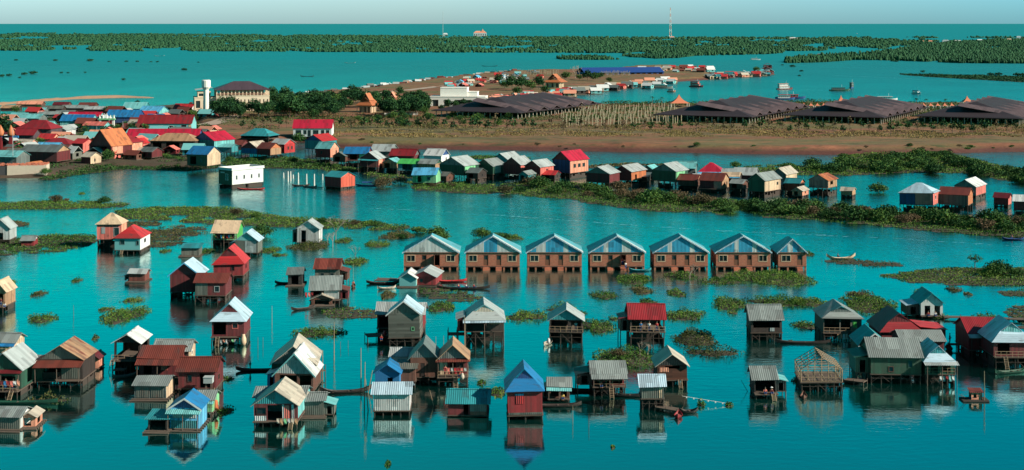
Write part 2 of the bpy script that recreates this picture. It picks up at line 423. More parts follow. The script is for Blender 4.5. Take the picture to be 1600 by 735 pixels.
def house(label, x, y, w, hs, hw, hr, ridge='y', roof='grey', wall='wood', kind='board', yaw=0, dep=None, z=0.0,
          front=(), right=(), left=(), gab=None, name='stilt_house', cat='house', group=None, awn=None, awnd=1.6, trim=None, rust=0.12,
          nx=None, ny=None, deck=0.0, rail=False, ladder=None, brace=True, stilt=None, raft=False, ov=0.4, cap=False, chim=False, rvar=0.35, brick_base=False, wing=None, lean=None):
    s = (y - 37.0) / (CAM_H - z)
    W, HS, HW, HR = w / s, hs / s, hw / s, hr / s
    D = dep if dep else max(3.0, W * 0.95)
    X, Y = P(x, y, z)
    root = empty(name, (X, Y, z), yaw + (rng.uniform(-3, 3) if z == 0 else 0))
    if z == 0 and kind != 'plaster': root.rotation_euler[0] = R(rng.uniform(-.7, .7)); root.rotation_euler[1] = R(rng.uniform(-1.3, 1.3))
    tag(root, label, cat, group)
    z0, z1 = HS, HS + HW
    hx = W / 2
    wm = wallm(wall, kind)
    rax = {'y': 'y', 'x': 'x', 'shed': 'x', 'hipx': 'x', 'hipy': 'y', 'gh': 'y', 'kh': 'y', 'flat': 'x', 'frame': 'y'}[ridge]
    rm = roofm(roof, rax, rust, rvar)
    # openings: ('o' open, 'd' door, 'w' window, 'p' painted panel), centre, width, v0, v1[, colour]
    def side(openings, a, b, flip=1):
        holes = []
        for op in openings:
            c, ww, v0, v1 = op[1:5]
            if op[0] == 'p': continue
            holes.append((max(0.02, c - ww/2), min(0.98, c + ww/2), max(0.0, v0) if op[0] != 'w' else v0, min(0.97, v1)))
        return holes
    mb = MB()
    sides = ((front, (-hx, 0), (hx, 0)), (right, (hx, 0.12), (hx, D - 0.12)), (left, (-hx, D - 0.12), (-hx, 0.12)), ((), (hx, D), (-hx, D)))
    if ridge != 'frame':
        for ops, a, b in sides:
            full = [o_ for o_ in ops if o_[0] == 'p' and o_[2] > .9 and o_[4] - o_[3] > .85]
            if full:
                MB().wall(a, b, z0 + 0.02, z1, side(ops, a, b)).build('end_wall', wallm(full[0][5], kind if kind == 'plaster' else 'board'), root)
            else:
                mb.wall(a, b, z0 + 0.02, z1, side(ops, a, b))
        mb.build('wall', wm, root)
        for ops, a, b in sides:
            a, b = Vector(a), Vector(b); d = b - a; n = Vector((d.y, -d.x)).normalized()
            L = d.length
            for op in ops:
                c, ww, v0, v1 = op[1:5]
                if op[0] == 'o' or (op[0] == 'p' and ww > .9 and v1 - v0 > .85):
                    continue
                p0 = a + d * (c - ww/2); p1 = a + d * (c + ww/2)
                za, zb = z0 + HW * v0, z0 + HW * min(v1, 0.97)
                colr = op[5] if len(op) > 5 else None
                if op[0] == 'd':
                    q0, q1 = p0 - n * 0.05, p1 - n * 0.05
                    MB().wall(q0, q1, za + 0.02, zb, (), 0.05).build('door', plain(C[colr or 'dbrown'], 'door_paint'), root)
                elif op[0] == 'p':
                    q0, q1 = p0 + n * 0.05, p1 + n * 0.05
                    MB().wall(q0, q1, za, zb, (), 0.045).build('wall_panel', wallm(colr or 'white', 'tin'), root)
                elif op[0] == 'w':
                    fr = MB(); e = 0.09
                    o_ = n * 0.05
                    for (s0, s1, zz0, zz1) in ((p0, p1, zb, zb + e), (p0, p1, za - e, za)):
                        fr.wall(s0 + o_ - d.normalized()*e, s1 + o_ + d.normalized()*e, zz0, zz1, (), 0.1)
                    for ss in (p0, p1):
                        sg = -1 if ss is p0 else 1
                        t0, t1 = (ss - d.normalized()*e, ss) if sg < 0 else (ss, ss + d.normalized()*e)
                        fr.wall(t0 + o_, t1 + o_, za + 0.002, zb - 0.002, (), 0.1)
                    wo = fr.build('window', plain(C[colr], 'window_paint') if colr else WHITE, root)
                    pn = MB().wall(p0 - n*0.06, p1 - n*0.06, za, zb, (), 0.02)
                    mid = (p0 + p1) / 2
                    pn.build('pane', GLASS, wo)
    # gables
    zr = z1 + HR
    if ridge in ('y', 'gh', 'kh'):
        for yy in ((0.0, D - 0.1) if ridge == 'y' else (0.0,) if ridge == 'gh' else (D * 0.16 - 0.05,)):
            g = MB()
            if ridge == 'kh':
                zs, xs = z1 + HR*0.42, hx * 0.58
                g.poly([(-xs, yy, zs-0.1), (xs, yy, zs-0.1), (0, yy, zr-0.15), (-xs, yy+0.1, zs-0.1), (xs, yy+0.1, zs-0.1), (0, yy+0.1, zr-0.15)],
                       [(0,1,2),(5,4,3),(0,3,4,1),(1,4,5,2),(2,5,3,0)])
            else:
                g.poly([(-hx, yy, z1), (hx, yy, z1), (0, yy, zr-0.1), (-hx, yy+0.1, z1), (hx, yy+0.1, z1), (0, yy+0.1, zr-0.1)],
                       [(0,1,2),(5,4,3),(0,3,4,1),(1,4,5,2),(2,5,3,0)])
            g.build('gable', sheet(C[gab or wall], 's', 0.1, 0.4, 0.6, 0.8, 'gable_sheets'), root)
    elif ridge == 'x':
        for xx in (-hx, hx - 0.1):
            g = MB()
            g.poly([(xx, 0.1, z1), (xx, D-0.1, z1), (xx, D/2, zr-0.1), (xx+0.1, 0.1, z1), (xx+0.1, D-0.1, z1), (xx+0.1, D/2, zr-0.1)],
                   [(2,1,0),(3,4,5),(1,4,3,0),(2,5,4,1),(0,3,5,2)])
            g.build('gable', sheet(C[gab or wall], 's', 0.1, 0.4, 0.6, 0.8, 'gable_sheets'), root)
    elif ridge == 'shed':
        g = MB()
        g.wall((hx, D), (-hx, D), z1, zr - 0.05, (), 0.1)
        for xx in (-hx, hx - 0.1):
            g.poly([(xx, 0.1, z1), (xx, D-0.1, z1), (xx, D-0.1, zr-0.08), (xx+0.1, 0.1, z1), (xx+0.1, D-0.1, z1), (xx+0.1, D-0.1, zr-0.08)],
                   [(2,1,0),(3,4,5),(1,4,3,0),(2,5,4,1),(0,3,5,2)])
        g.build('gable', sheet(C[gab or wall], 's', 0.1, 0.4, 0.6, 0.8, 'gable_sheets'), root)
    if ridge == 'flat':
        r = MB().box(-hx-0.25, hx+0.25, -0.25, D+0.25, z1, z1+0.2)
        ro = r.build('roof', plain(C[roof], 'flat_roof'), root)
        MB().wall((-hx-.2, -.2), (hx+.2, -.2), z1+.2, z1+.2+HR).wall((hx+.2, -.08), (hx+.2, D+.08), z1+.2, z1+.2+HR).wall((hx+.2, D+.2), (-hx-.2, D+.2), z1+.2, z1+.2+HR).wall((-hx-.2, D+.08), (-hx-.2, -.08), z1+.2, z1+.2+HR).build('parapet', plain(C[roof], 'flat_roof'), ro)
    elif ridge == 'frame':
        fb = MB()
        nn = 5
        for i in range(nn):
            yy = D * i / (nn - 1)
            fb.bar((-hx, yy, z0), (-hx, yy, z1), .07).bar((hx, yy, z0), (hx, yy, z1), .07).bar((-hx, yy, z1), (0, yy, zr), .06).bar((hx, yy, z1), (0, yy, zr), .06).bar((-hx, yy, z1), (hx, yy, z1), .06)
            for q in range(1, 6):
                xx = -hx + W * q / 6
                if i in (0, nn-1): fb.bar((xx, yy, z0), (xx, yy, z1 + HR * (1 - abs(xx)/hx)), .04)
        for q in range(5):
            t = q / 4
            for sx in (-1, 1): fb.bar((sx*hx*(1-t), -0.3, z1+HR*t), (sx*hx*(1-t), D+0.3, z1+HR*t), .05)
        for t in (0.05, 0.35, 0.7):
            fb.bar((-hx, 0, z0+HW*t), (hx, 0, z0+HW*t), .04).bar((hx, 0, z0+HW*t), (hx, D, z0+HW*t), .04).bar((-hx, 0, z0+HW*t), (-hx, D, z0+HW*t), .04).bar((-hx, D, z0+HW*t), (hx, D, z0+HW*t), .04)
        for q in range(9):
            a_ = rng.uniform(-hx, hx)
            fb.bar((a_, 0, z0), (a_+rng.uniform(-1.2, 1.2), 0.05, z1), .03)
            a_ = rng.uniform(0, D)
            fb.bar((hx, a_, z0), (hx, a_+rng.uniform(-.8, .8), z1), .03).bar((-hx, a_, z0), (-hx, a_+rng.uniform(-.8, .8), z1), .03)
        fb.build('timber_frame', BAMBOO if roof == 'tan' else WOOD, root)
    else:
        r = MB()
        sg_ = [Vector((rng.uniform(-.07, .07), rng.uniform(-.07, .07), rng.uniform(-.09, .09))) for _ in range(8)]
        for q in slope_roof(ridge, W, D, z1 + 0.08, HR, ov):
            q = [Vector(p) + sg_[int(abs(p[0] * 7.3 + p[1] * 3.1 + p[2] * 5.7)) % 8] * (1.0 if z == 0 and abs(p[0]) > .1 else 0) for p in q]
            r.slab(q, 0.07)
        ro = r.build('roof', rm, root)
        if cap or rng.random() < 0.45:
            c_ = MB()
            if ridge == 'y': c_.slab([(-.22, -ov-.02, zr+.06), (0, -ov-.02, zr+.16), (0, D+ov, zr+.16), (-.22, D+ov, zr+.06)], .03).slab([(0.002, -ov-.02, zr+.16), (.22, -ov-.02, zr+.06), (.22, D+ov, zr+.06), (0.002, D+ov, zr+.16)], .03)
            elif ridge == 'x': c_.slab([(-hx-ov-.02, D/2-.22, zr+.06), (hx+ov, D/2-.22, zr+.06), (hx+ov, D/2, zr+.16), (-hx-ov-.02, D/2, zr+.16)], .03).slab([(-hx-ov-.02, D/2+.002, zr+.16), (hx+ov, D/2+.002, zr+.16), (hx+ov, D/2+.22, zr+.06), (-hx-ov-.02, D/2+.22, zr+.06)], .03)
            if c_.v: c_.build('ridge_cap', rm, ro)
        if trim:
            tm = MB()
            yy = -ov - 0.05
            k = HR / hx
            if ridge in ('y', 'gh'):
                for sx in (-1, 1):
                    tm.poly([(sx*(hx+ov), yy, z1-k*ov-.12), (0, yy, zr-.12), (0, yy, zr+.14), (sx*(hx+ov), yy, z1-k*ov+.14),
                             (sx*(hx+ov), yy+.045, z1-k*ov-.12), (0, yy+.045, zr-.12), (0, yy+.045, zr+.14), (sx*(hx+ov), yy+.045, z1-k*ov+.14)],
                            [(0,1,2,3),(7,6,5,4),(0,4,5,1),(3,2,6,7),(0,3,7,4)])
            if tm.v: tm.build('bargeboard', plain(C[trim], 'trim_paint'), ro)
    # front awning (lower lean-to roof over the front)
    if awn:
        zt = z1 - 0.05
        zl = zt - awnd * 0.35
        pd = awnd
        MB().slab([(-hx-.35, -pd, zl), (hx+.35, -pd, zl), (hx+.35, -.46 if ridge in ('x', 'shed', 'hipx') else -.06, zt-0.12), (-hx-.35, -.46 if ridge in ('x', 'shed', 'hipx') else -.06, zt-0.12)], .06).build('porch_roof', sheet(C[awn], 'x', 0.3 if awn in ('rust', 'grey') else .08, .5, .5, .8, 'roof_sheets'), root)
        if hs > 3 or z > 0 or raft:
            for q in range(3):
                xx = -hx + W * q / 2
                MB().bar((xx, -pd+.15, z0 if deck else -0.8), (xx, -pd+.15, zl-.04), .06).build('porch_post', WOOD, root)
    # floor, deck
    if HS > 0.25:
        dk = MB().box(-hx-.12, hx+.12, -.12 - deck, D+.12, z0-.12, z0)
        dk.build('floor_deck', WOOD, root)
        if rail:
            rl = MB()
            for t in (0.45, 0.9): rl.bar((-hx, -deck-.02, z0+t), (hx, -deck-.02, z0+t), .035)
            n_ = max(3, int(W / 0.9))
            for q in range(n_ + 1): rl.bar((-hx+W*q/n_, -deck-.02, z0), (-hx+W*q/n_, -deck-.02, z0+.93), .03)
            rl.build('railing', BAMBOO, root)
        nx_ = nx or max(3, min(6, int(round(W / 2.0)) + 1)); ny_ = ny or (3 if D > 5 else 2)
        y00 = -deck * 0.9
        for i in range(nx_):
            for j in range(ny_):
                xx = -hx + .1 + (W - .2) * i / (nx_ - 1); yy = y00 + .08 + (D - .16 - y00) * j / (ny_ - 1)
                j1, j2 = rng.uniform(-.12, .12), rng.uniform(-.1, .1)
                MB().bar((xx+j1, yy+j2, -1.3), (xx, yy, z0-.12), .11, .095, 5).build('stilt', stilt or STILT, root)
        if HS > .5 and z == 0:      # plank screens added to darken the space under the floor
            fh = .93 if HS < 2.2 else .6
            zt_ = z0 * fh - .14
            if zt_ > .15:
                def gaps(k):
                    out = []
                    for i in range(k):
                        if rng.random() < .45:
                            v_ = rng.uniform(.35, .8); out.append(((i + .1) / k, (i + .1 + rng.uniform(.3, .8)) / k, v_, 1.0))
                    return out
                for pa, pb in (((hx - .1, D - .4), (-hx + .1, D - .4)), ((hx - .12, .3), (hx - .12, D - .5)), ((-hx + .12, D - .5), (-hx + .12, .3)), ((-hx + .2, D * .45), (hx * .3, D * .45))):
                    if rng.random() < .12: continue
                    MB().wall(pa, pb, -.4, zt_ * rng.uniform(.85, 1.0), gaps(max(3, int(W))), .05).build('shade_screen_planks', STILT, root)
        if brace and HS > 1.1:
            for j in (0, 1):
                yy = y00 + 0.02 if j == 0 else D
                br = MB()
                for i in range(nx_ - 1):
                    xa, xb = -hx + W*i/(nx_-1), -hx + W*(i+1)/(nx_-1)
                    if rng.random() < .6: br.bar((xa, yy, .1), (xb, yy, z0-.2), .035)
                    if rng.random() < .35: br.bar((xb, yy, .1), (xa, yy, z0-.2), .035)
                br.bar((-hx, yy, z0*.55), (hx, yy, z0*.55), .04)
                br.build('brace', STILT, root)
    if raft:
        rf = MB()
        for q in range(7):
            yy = -1.2 + (D + 2.0) * q / 6
            rf.bar((-hx-.45, yy*.9, .08), (hx+.45, yy*.9, .08), .16, .16, 7)
        rf.build('bamboo_raft', WOOD, root)
    if brick_base:
        pb = MB()
    if ladder is not None:
        lx = hx * ladder
        l = MB(); y0_ = -deck - .15
        for sx in (-.28, .28): l.bar((lx+sx, y0_-1.3, -.3), (lx+sx, y0_, z0+.1), .045)
        for q in range(1, 7):
            t = q / 7
            l.bar((lx-.28, y0_-1.3*(1-t), z0*t), (lx+.28, y0_-1.3*(1-t), z0*t), .035)
        l.build('ladder', BAMBOO, root)
    if wing:      # (side -1/1, width px, height frac, roof colour, wall colour): lower annex under a lean-to roof on one side
        sg, ww, hf, rc, wc = wing
        ww = ww / s
        x0, x1 = (hx + .03, hx + ww) if sg > 0 else (-hx - ww, -hx - .03)
        zt = z0 + HW * hf
        wm2 = wallm(wc, 'tin')
        d0, d1 = D * .12, D * .82
        MB().wall((x0, d0), (x1, d0), z0+.02, zt-.25, ((.3, .7, 0.0, .8),)).wall((x1, d0+.12) if sg > 0 else (x0, d1-.12), (x1, d1-.12) if sg > 0 else (x0, d0+.12), z0+.02, zt-.25).wall((x1, d1), (x0, d1), z0+.02, zt-.25).build('annex_wall', wm2, root)
        if sg > 0: q = [(x0, d0-.3, zt+.2), (x1+.3, d0-.3, zt-.3), (x1+.3, d1+.3, zt-.3), (x0, d1+.3, zt+.2)]
        else: q = [(x0-.3, d0-.3, zt-.3), (x1, d0-.3, zt+.2), (x1, d1+.3, zt+.2), (x0-.3, d1+.3, zt-.3)]
        MB().slab(q, .06).build('annex_roof', roofm(rc, 'y'), root)
        if HS > .25:
            MB().box(x0, x1, d0, d1, z0-.12, z0).build('annex_deck', WOOD, root)
            for xx in ((x1-.1) if sg > 0 else (x0+.1),):
                for yy in (d0+.1, d1-.1): MB().bar((xx, yy, -1.2), (xx, yy, z0-.12), .08).build('stilt', WOOD, root)
    return root

# ---------------------------------------------------------------- boats, people, small things
def canoe(label, x, y, L=8.0, yaw=0.0, col='dbrown', width=0.55, name='wooden_boat', cat='boat', cargo=None, group=None, canopy=None, rise=0.5, inner=None):
    X, Y = P(x, y)
    root = empty(name, (X, Y, 0), yaw); tag(root, label, cat, group)
    rings = []
    n = 13
    for i in range(n):
        t = i / (n - 1); u = 2*t - 1
        wd = width * max(0.04, (1 - abs(u)**2.6)); zt = .32 + rise * abs(u)**3; zb = -.15 + (rise * .8) * abs(u)**4
        xx = u * L / 2
        rings.append([(xx, -wd, zt), (xx, -wd*.7, (zt+zb)/2), (xx, 0, zb), (xx, wd*.7, (zt+zb)/2), (xx, wd, zt), (xx, wd*.88, zt), (xx, wd*.6, (zt+zb)/2+.05), (xx, 0, zb+.06+(.08 if abs(u) < .9 else 0)), (xx, -wd*.6, (zt+zb)/2+.05), (xx, -wd*.88, zt)])
    MB().loft([[ (p[0], p[1], p[2]) for p in r_] for r_ in rings]).build('hull', plain(C[col], 'boat_paint', .6, .5, 1.0), root)
    se = MB()
    for u in (-.5, 0.1, .5):
        wd = width * (1 - abs(u)**2.6) * .85
        se.box(u*L/2-.12, u*L/2+.12, -wd, wd, .2, .25)
    se.build('seat', WOOD, root)
    if canopy:
        cp = MB(); a0, a1 = -L*.22, L*.2
        hgt = 1.5
        rr = []
        for xx in (a0, a1):
            rr.append([(xx, -width*1.05, hgt-.35), (xx, -width*.6, hgt-.05), (xx, 0, hgt+.05), (xx, width*.6, hgt-.05), (xx, width*1.05, hgt-.35), (xx, width*.6, hgt-.1), (xx, 0, hgt), (xx, -width*.6, hgt-.1)])
        cp.loft(rr)
        cp.build('canopy', plain(C[canopy], 'canopy_cloth'), root)
        for xx in (a0+.1, a1-.1):
            for yy in (-width*.85, width*.85): MB().bar((xx, yy, .2), (xx, yy, hgt-.28), .03).build('canopy_post', WOOD, root)
    return root

def ship(label, x, y, L=14.0, yaw=0.0, hull='white', cabin='white', roof='white', decks=1, name='tour_boat', cat='boat', group='boats out on the open water'):
    """boat with a cabin, seen far off"""
    X, Y = P(x, y)
    root = empty(name, (X, Y, 0), yaw); tag(root, label, cat, group)
    rings = []; n = 11; B = L * .13
    for i in range(n):
        t = i/(n-1); u = 2*t-1
        wd = B * (1 - max(0, u)**2.4 * .96) * (1 if u > -.8 else .8); zt = .9 + .8*max(0, u)**2 ; zb = -.4 + .8*max(0, u)**4
        rings.append([(u*L/2, -wd, zt), (u*L/2, -wd*.75, zb), (u*L/2, wd*.75, zb), (u*L/2, wd, zt), (u*L/2, wd*.9, zt-.15), (u*L/2, -wd*.9, zt-.15)])
    MB().loft(rings).build('hull', plain(C[hull], 'boat_paint', .5, .3, .6), root)
    for k in range(decks):
        z0 = .75 + k*2.1; a0, a1 = -L*.38, L*(.24 - .08*k); b = B*.8
        hl = tuple((i/6+.04, i/6+.13, .4, .8) for i in range(6))
        c_ = MB().wall((a0, -b), (a1, -b), z0, z0+1.9, hl).wall((a1, -b+.12), (a1, b-.12), z0, z0+1.9, ((.2,.8,.4,.8),)).wall((a1, b), (a0, b), z0, z0+1.9, hl).wall((a0, b-.12), (a0, -b+.12), z0, z0+1.9)
        c_.build('cabin', plain(C[cabin], 'cabin_paint', .5, .2, .6), root)
        MB().box(a0-.5, a1+.6, -b-.3, b+.3, z0+1.9, z0+2.05).build('cabin_roof', plain(C[roof], 'cabin_paint', .5, .2, .6), root)
    MB().bar((L*.1, 0, 1), (L*.1, 0, 3.0+2.1*decks), .07).build('mast', WHITE, root)
    return root

def body_mesh(name, pts, edges, radii, mat, parent, rootv=0):
    me = bpy.data.meshes.new(name); me.from_pydata(pts, edges, []); me.materials.append(mat)
    o = bpy.data.objects.new(name, me); COL.objects.link(o)
    if parent is not None: o.parent = parent
    md = o.modifiers.new('skin', 'SKIN')
    for i, r_ in enumerate(radii): me.skin_vertices[0].data[i].radius = (r_, r_)
    me.skin_vertices[0].data[rootv].use_root = True
    sb = o.modifiers.new('sub', 'SUBSURF'); sb.levels = 1; sb.render_levels = 1
    md.use_smooth_shade = True
    return o

def person(label, x, y, z, pose='stand', shirt='red', trousers='dblue', yaw=0.0, hat=None, group=None, dx=0.0, dy=0.0):
    X, Y = P(x, y)
    root = empty('person', (X+dx, Y+dy, z), yaw); tag(root, label, 'person', group)
    if pose == 'stand':
        J = [(0,0,.93),(0,0,1.15),(0,0,1.38),(0,-.01,1.47),(0,-.02,1.60),(0,-.02,1.68),
             (-.1,0,.88),(-.12,-.02,.48),(-.12,.02,.07),(-.12,-.16,.03),(.1,0,.88),(.13,-.02,.48),(.13,.02,.07),(.13,-.16,.03),
             (-.19,0,1.36),(-.24,-.03,1.09),(-.22,-.16,.86),(-.22,-.22,.80),(.19,0,1.36),(.25,-.05,1.10),(.22,-.25,.98),(.2,-.32,.96)]
    else:
        J = [(0,0,.12),(0,0,.34),(0,-.03,.57),(0,-.05,.66),(0,-.07,.79),(0,-.07,.87),
             (-.1,-.02,.11),(-.16,-.42,.28),(-.1,-.5,-.06),(-.1,-.62,-.08),(.1,-.02,.11),(.16,-.42,.28),(.1,-.5,-.06),(.1,-.62,-.08),
             (-.19,-.03,.55),(-.25,-.12,.3),(-.16,-.34,.3),(-.14,-.42,.3),(.19,-.03,.55),(.25,-.12,.3),(.16,-.34,.3),(.14,-.42,.3)]
    E = [(0,1),(1,2),(2,3),(3,4),(4,5),(0,6),(6,7),(7,8),(8,9),(0,10),(10,11),(11,12),(12,13),(2,14),(14,15),(15,16),(16,17),(2,18),(18,19),(19,20),(20,21)]
    Rr = [.13,.12,.14,.055,.10,.085,.09,.065,.045,.04,.09,.065,.045,.04,.06,.045,.035,.03,.06,.045,.035,.03]
    body_mesh('body', J, E, Rr, SKIN, root)
    k = 1.16
    sj = [J[0], J[1], J[2], J[14], J[15], J[18], J[19]]
    body_mesh('shirt', sj, [(0,1),(1,2),(2,3),(3,4),(2,5),(5,6)], [.15,.145,.165,.08,.062,.08,.062], plain(C[shirt], 'cloth', .9, .2), root)
    tj = [J[0], J[6], J[7], (J[8][0], J[8][1], J[8][2]+.08), J[10], J[11], (J[12][0], J[12][1], J[12][2]+.08)]
    body_mesh('trousers', tj, [(0,1),(1,2),(2,3),(0,4),(4,5),(5,6)], [.15,.11,.085,.065,.11,.085,.065], plain(C[trousers], 'cloth', .9, .2), root)
    h = MB(); hz = J[5][2]; hy = J[5][1]
    if hat:
        rr = []
        for (zz, rd) in ((hz+.02, .24), (hz+.04, .23), (hz+.1, .12), (hz+.17, .03)):
            rr.append([(rd*math.cos(2*math.pi*k/10), hy+rd*math.sin(2*math.pi*k/10), zz) for k in range(10)])
        h.loft(rr).build('hat', plain(C[hat], 'straw'), root)
    else:
        rr = []
        for (zz, rd) in ((hz-.04, .108), (hz+.03, .11), (hz+.08, .085), (hz+.11, .03)):
            rr.append([(rd*math.cos(2*math.pi*k/10), hy+.01+rd*math.sin(2*math.pi*k/10), zz) for k in range(10)])
        h.loft(rr).build('hair', HAIR, root)
    return root

def pole(label, x, y, hpx, lean=0.0, r=.06, name='bamboo_pole', mat=None, group=None, cat='pole', z=0.0):
    s = S(y); X, Y = P(x, y, z); h = hpx / s
    o = MB().bar((0, 0, -1.0), (lean*h, 0, h), r, r*.6, 5).build(name, mat or BAMBOO)
    o.location = (X, Y, z)
    tag(o, label, cat, group)
    return o

# ---------------------------------------------------------------- vegetation
def cards(cen, size, seed=0, up=0.0):
    """numpy: one crossed, slightly folded leaf card (quad) per centre"""
    r = np.random.RandomState(seed)
    n = len(cen)
    a = r.normal(size=(n, 3)); a /= np.linalg.norm(a, axis=1)[:, None]
    b = r.normal(size=(n, 3)); b[:, 2] += up
    b -= (a * b).sum(1)[:, None] * a; b /= np.linalg.norm(b, axis=1)[:, None]
    sz = (size * r.uniform(.6, 1.35, n))[:, None]
    A, B = a * sz * .55, b * sz * .8
    v = np.stack([cen - A*.5 - B*.5, cen + A*.5 - B*.4, cen + A*.35 + B*.5, cen - A*.4 + B*.55], 1).reshape(-1, 3)
    return v

def quad_object(name, v, mats, mi=None, extra=None):
    """v: (4n,3) quads; extra: MB merged in with material slot 1"""
    me = bpy.data.meshes.new(name)
    n = len(v) // 4
    ev, ef = (extra.v, extra.f) if extra is not None else ([], [])
    nv = len(v) + len(ev)
    loops = list(range(4 * n)); starts = [4*i for i in range(n)]; tot = 4 * n
    mis = [0] * n
    for f in ef:
        starts.append(tot); loops += [i + len(v) for i in f]; tot += len(f); mis.append(1)
    me.vertices.add(nv)
    co = np.asarray(v, dtype=np.float32).reshape(-1)
    if ev: co = np.concatenate([co, np.asarray(ev, dtype=np.float32).reshape(-1)])
    me.vertices.foreach_set('co', co)
    me.loops.add(tot); me.loops.foreach_set('vertex_index', loops)
    me.polygons.add(len(starts)); me.polygons.foreach_set('loop_start', starts)
    for m in (mats if isinstance(mats, (list, tuple)) else [mats]): me.materials.append(m)
    me.polygons.foreach_set('material_index', mis)
    me.update(calc_edges=True); me.validate()
    o = bpy.data.objects.new(name, me); COL.objects.link(o)
    return o

def nz(x, y, s, o=0.0):
    return mnoise.noise(Vector((x * s + o, y * s - o, o * .37)))

MUD = plain((.05, .042, .028), 'wet_root_mat', 0.9, 0.5, 1.0)
def clump(label, x, y, wpx, hpx, tall=0.9, mat=None, seed=0, dens=5.0, leaf=0.23, group='floating hyacinth clumps', name='hyacinth_clump', cat='plant', parts_=3):
    """floating island of plants; x,y = centre on the water, wpx wide and hpx deep in photo pixels"""
    X, Y = P(x, y); s = S(y)
    a = wpx / s / 2
    dy = abs(P(x, y - hpx/2)[1] - P(x, y + hpx/2)[1]) / 2
    b = max(0.8, min(dy, a * 2.2))
    r = np.random.RandomState(seed + int(x * 3 + y * 7))
    n = int(max(120, min(14000, dens * 5.0 * a * b * 3.14)))
    t = r.uniform(0, 2*np.pi, n * 2); q = np.sqrt(r.uniform(0, 1, n * 2))
    ph = r.uniform(0, 6.28, 5)
    edge = 1 + .16*np.sin(2*t+ph[0]) + .14*np.sin(3*t+ph[1]) + .10*np.sin(5*t+ph[2]) + .08*np.sin(9*t+ph[3]) + .06*np.sin(17*t+ph[4])
    px_, py_ = q*edge*a*np.cos(t), q*edge*b*np.sin(t)
    nn = np.array([nz(i, j, .55, seed % 17 + 3.1) for i, j in zip(px_ + X*.1, py_ + Y*.1)])
    keep = (nn > -.62 + q*.36) 
    px_, py_, nn, q = px_[keep][:n], py_[keep][:n], nn[keep][:n], q[keep][:n]
    hgt = tall * np.clip(1.0 - q**2.2*.75, .2, 1) * (0.55 + 1.1*np.clip(nn + .25, 0, 1))
    pz = hgt * r.uniform(.05, 1, len(px_))**.8
    sz = leaf * (1 + .2 * (Y > 400))
    v = cards(np.stack([px_, py_, pz], 1), sz, seed, up=1.2)
    ex = MB()
    m = 26
    tt = [2*math.pi*k/m for k in range(m)]
    def eg(t_): return 1 + .16*math.sin(2*t_+ph[0]) + .14*math.sin(3*t_+ph[1]) + .10*math.sin(5*t_+ph[2]) + .08*math.sin(9*t_+ph[3])
    top = [(.82*eg(k)*a*math.cos(k), .82*eg(k)*b*math.sin(k), .05) for k in tt]
    bot = [(.95*eg(k)*a*math.cos(k), .95*eg(k)*b*math.sin(k), -.2) for k in tt]
    ex.loft([bot, top])
    o = quad_object(name, v, [mat or HYA, MUD], extra=ex)
    o.location = (X, Y, 0)
    tag(o, label, cat, group)
    return o

def inpoly(px, py, poly):
    c = np.zeros(len(px), bool); n = len(poly)
    for i in range(n):
        x0, y0 = poly[i]; x1, y1 = poly[(i+1) % n]
        cond = ((y0 > py) != (y1 > py))
        with np.errstate(divide='ignore', invalid='ignore'):
            xi = (x1-x0)*(py-y0)/((y1-y0) if y1 != y0 else 1e-9)+x0
        c ^= cond & (px < xi)
    return c

def pdist(px, py, poly):
    d = np.full(px.shape, 1e9); n = len(poly)
    for i in range(n):
        ax, ay = poly[i]; bx, by = poly[(i+1) % n]
        vx, vy = bx-ax, by-ay; L = vx*vx+vy*vy+1e-9
        t = np.clip(((px-ax)*vx+(py-ay)*vy)/L, 0, 1)
        d = np.minimum(d, np.hypot(px-(ax+t*vx), py-(ay+t*vy)))
    return d

def _worldpoly(poly):
    return [P(a, b) for a, b in poly]

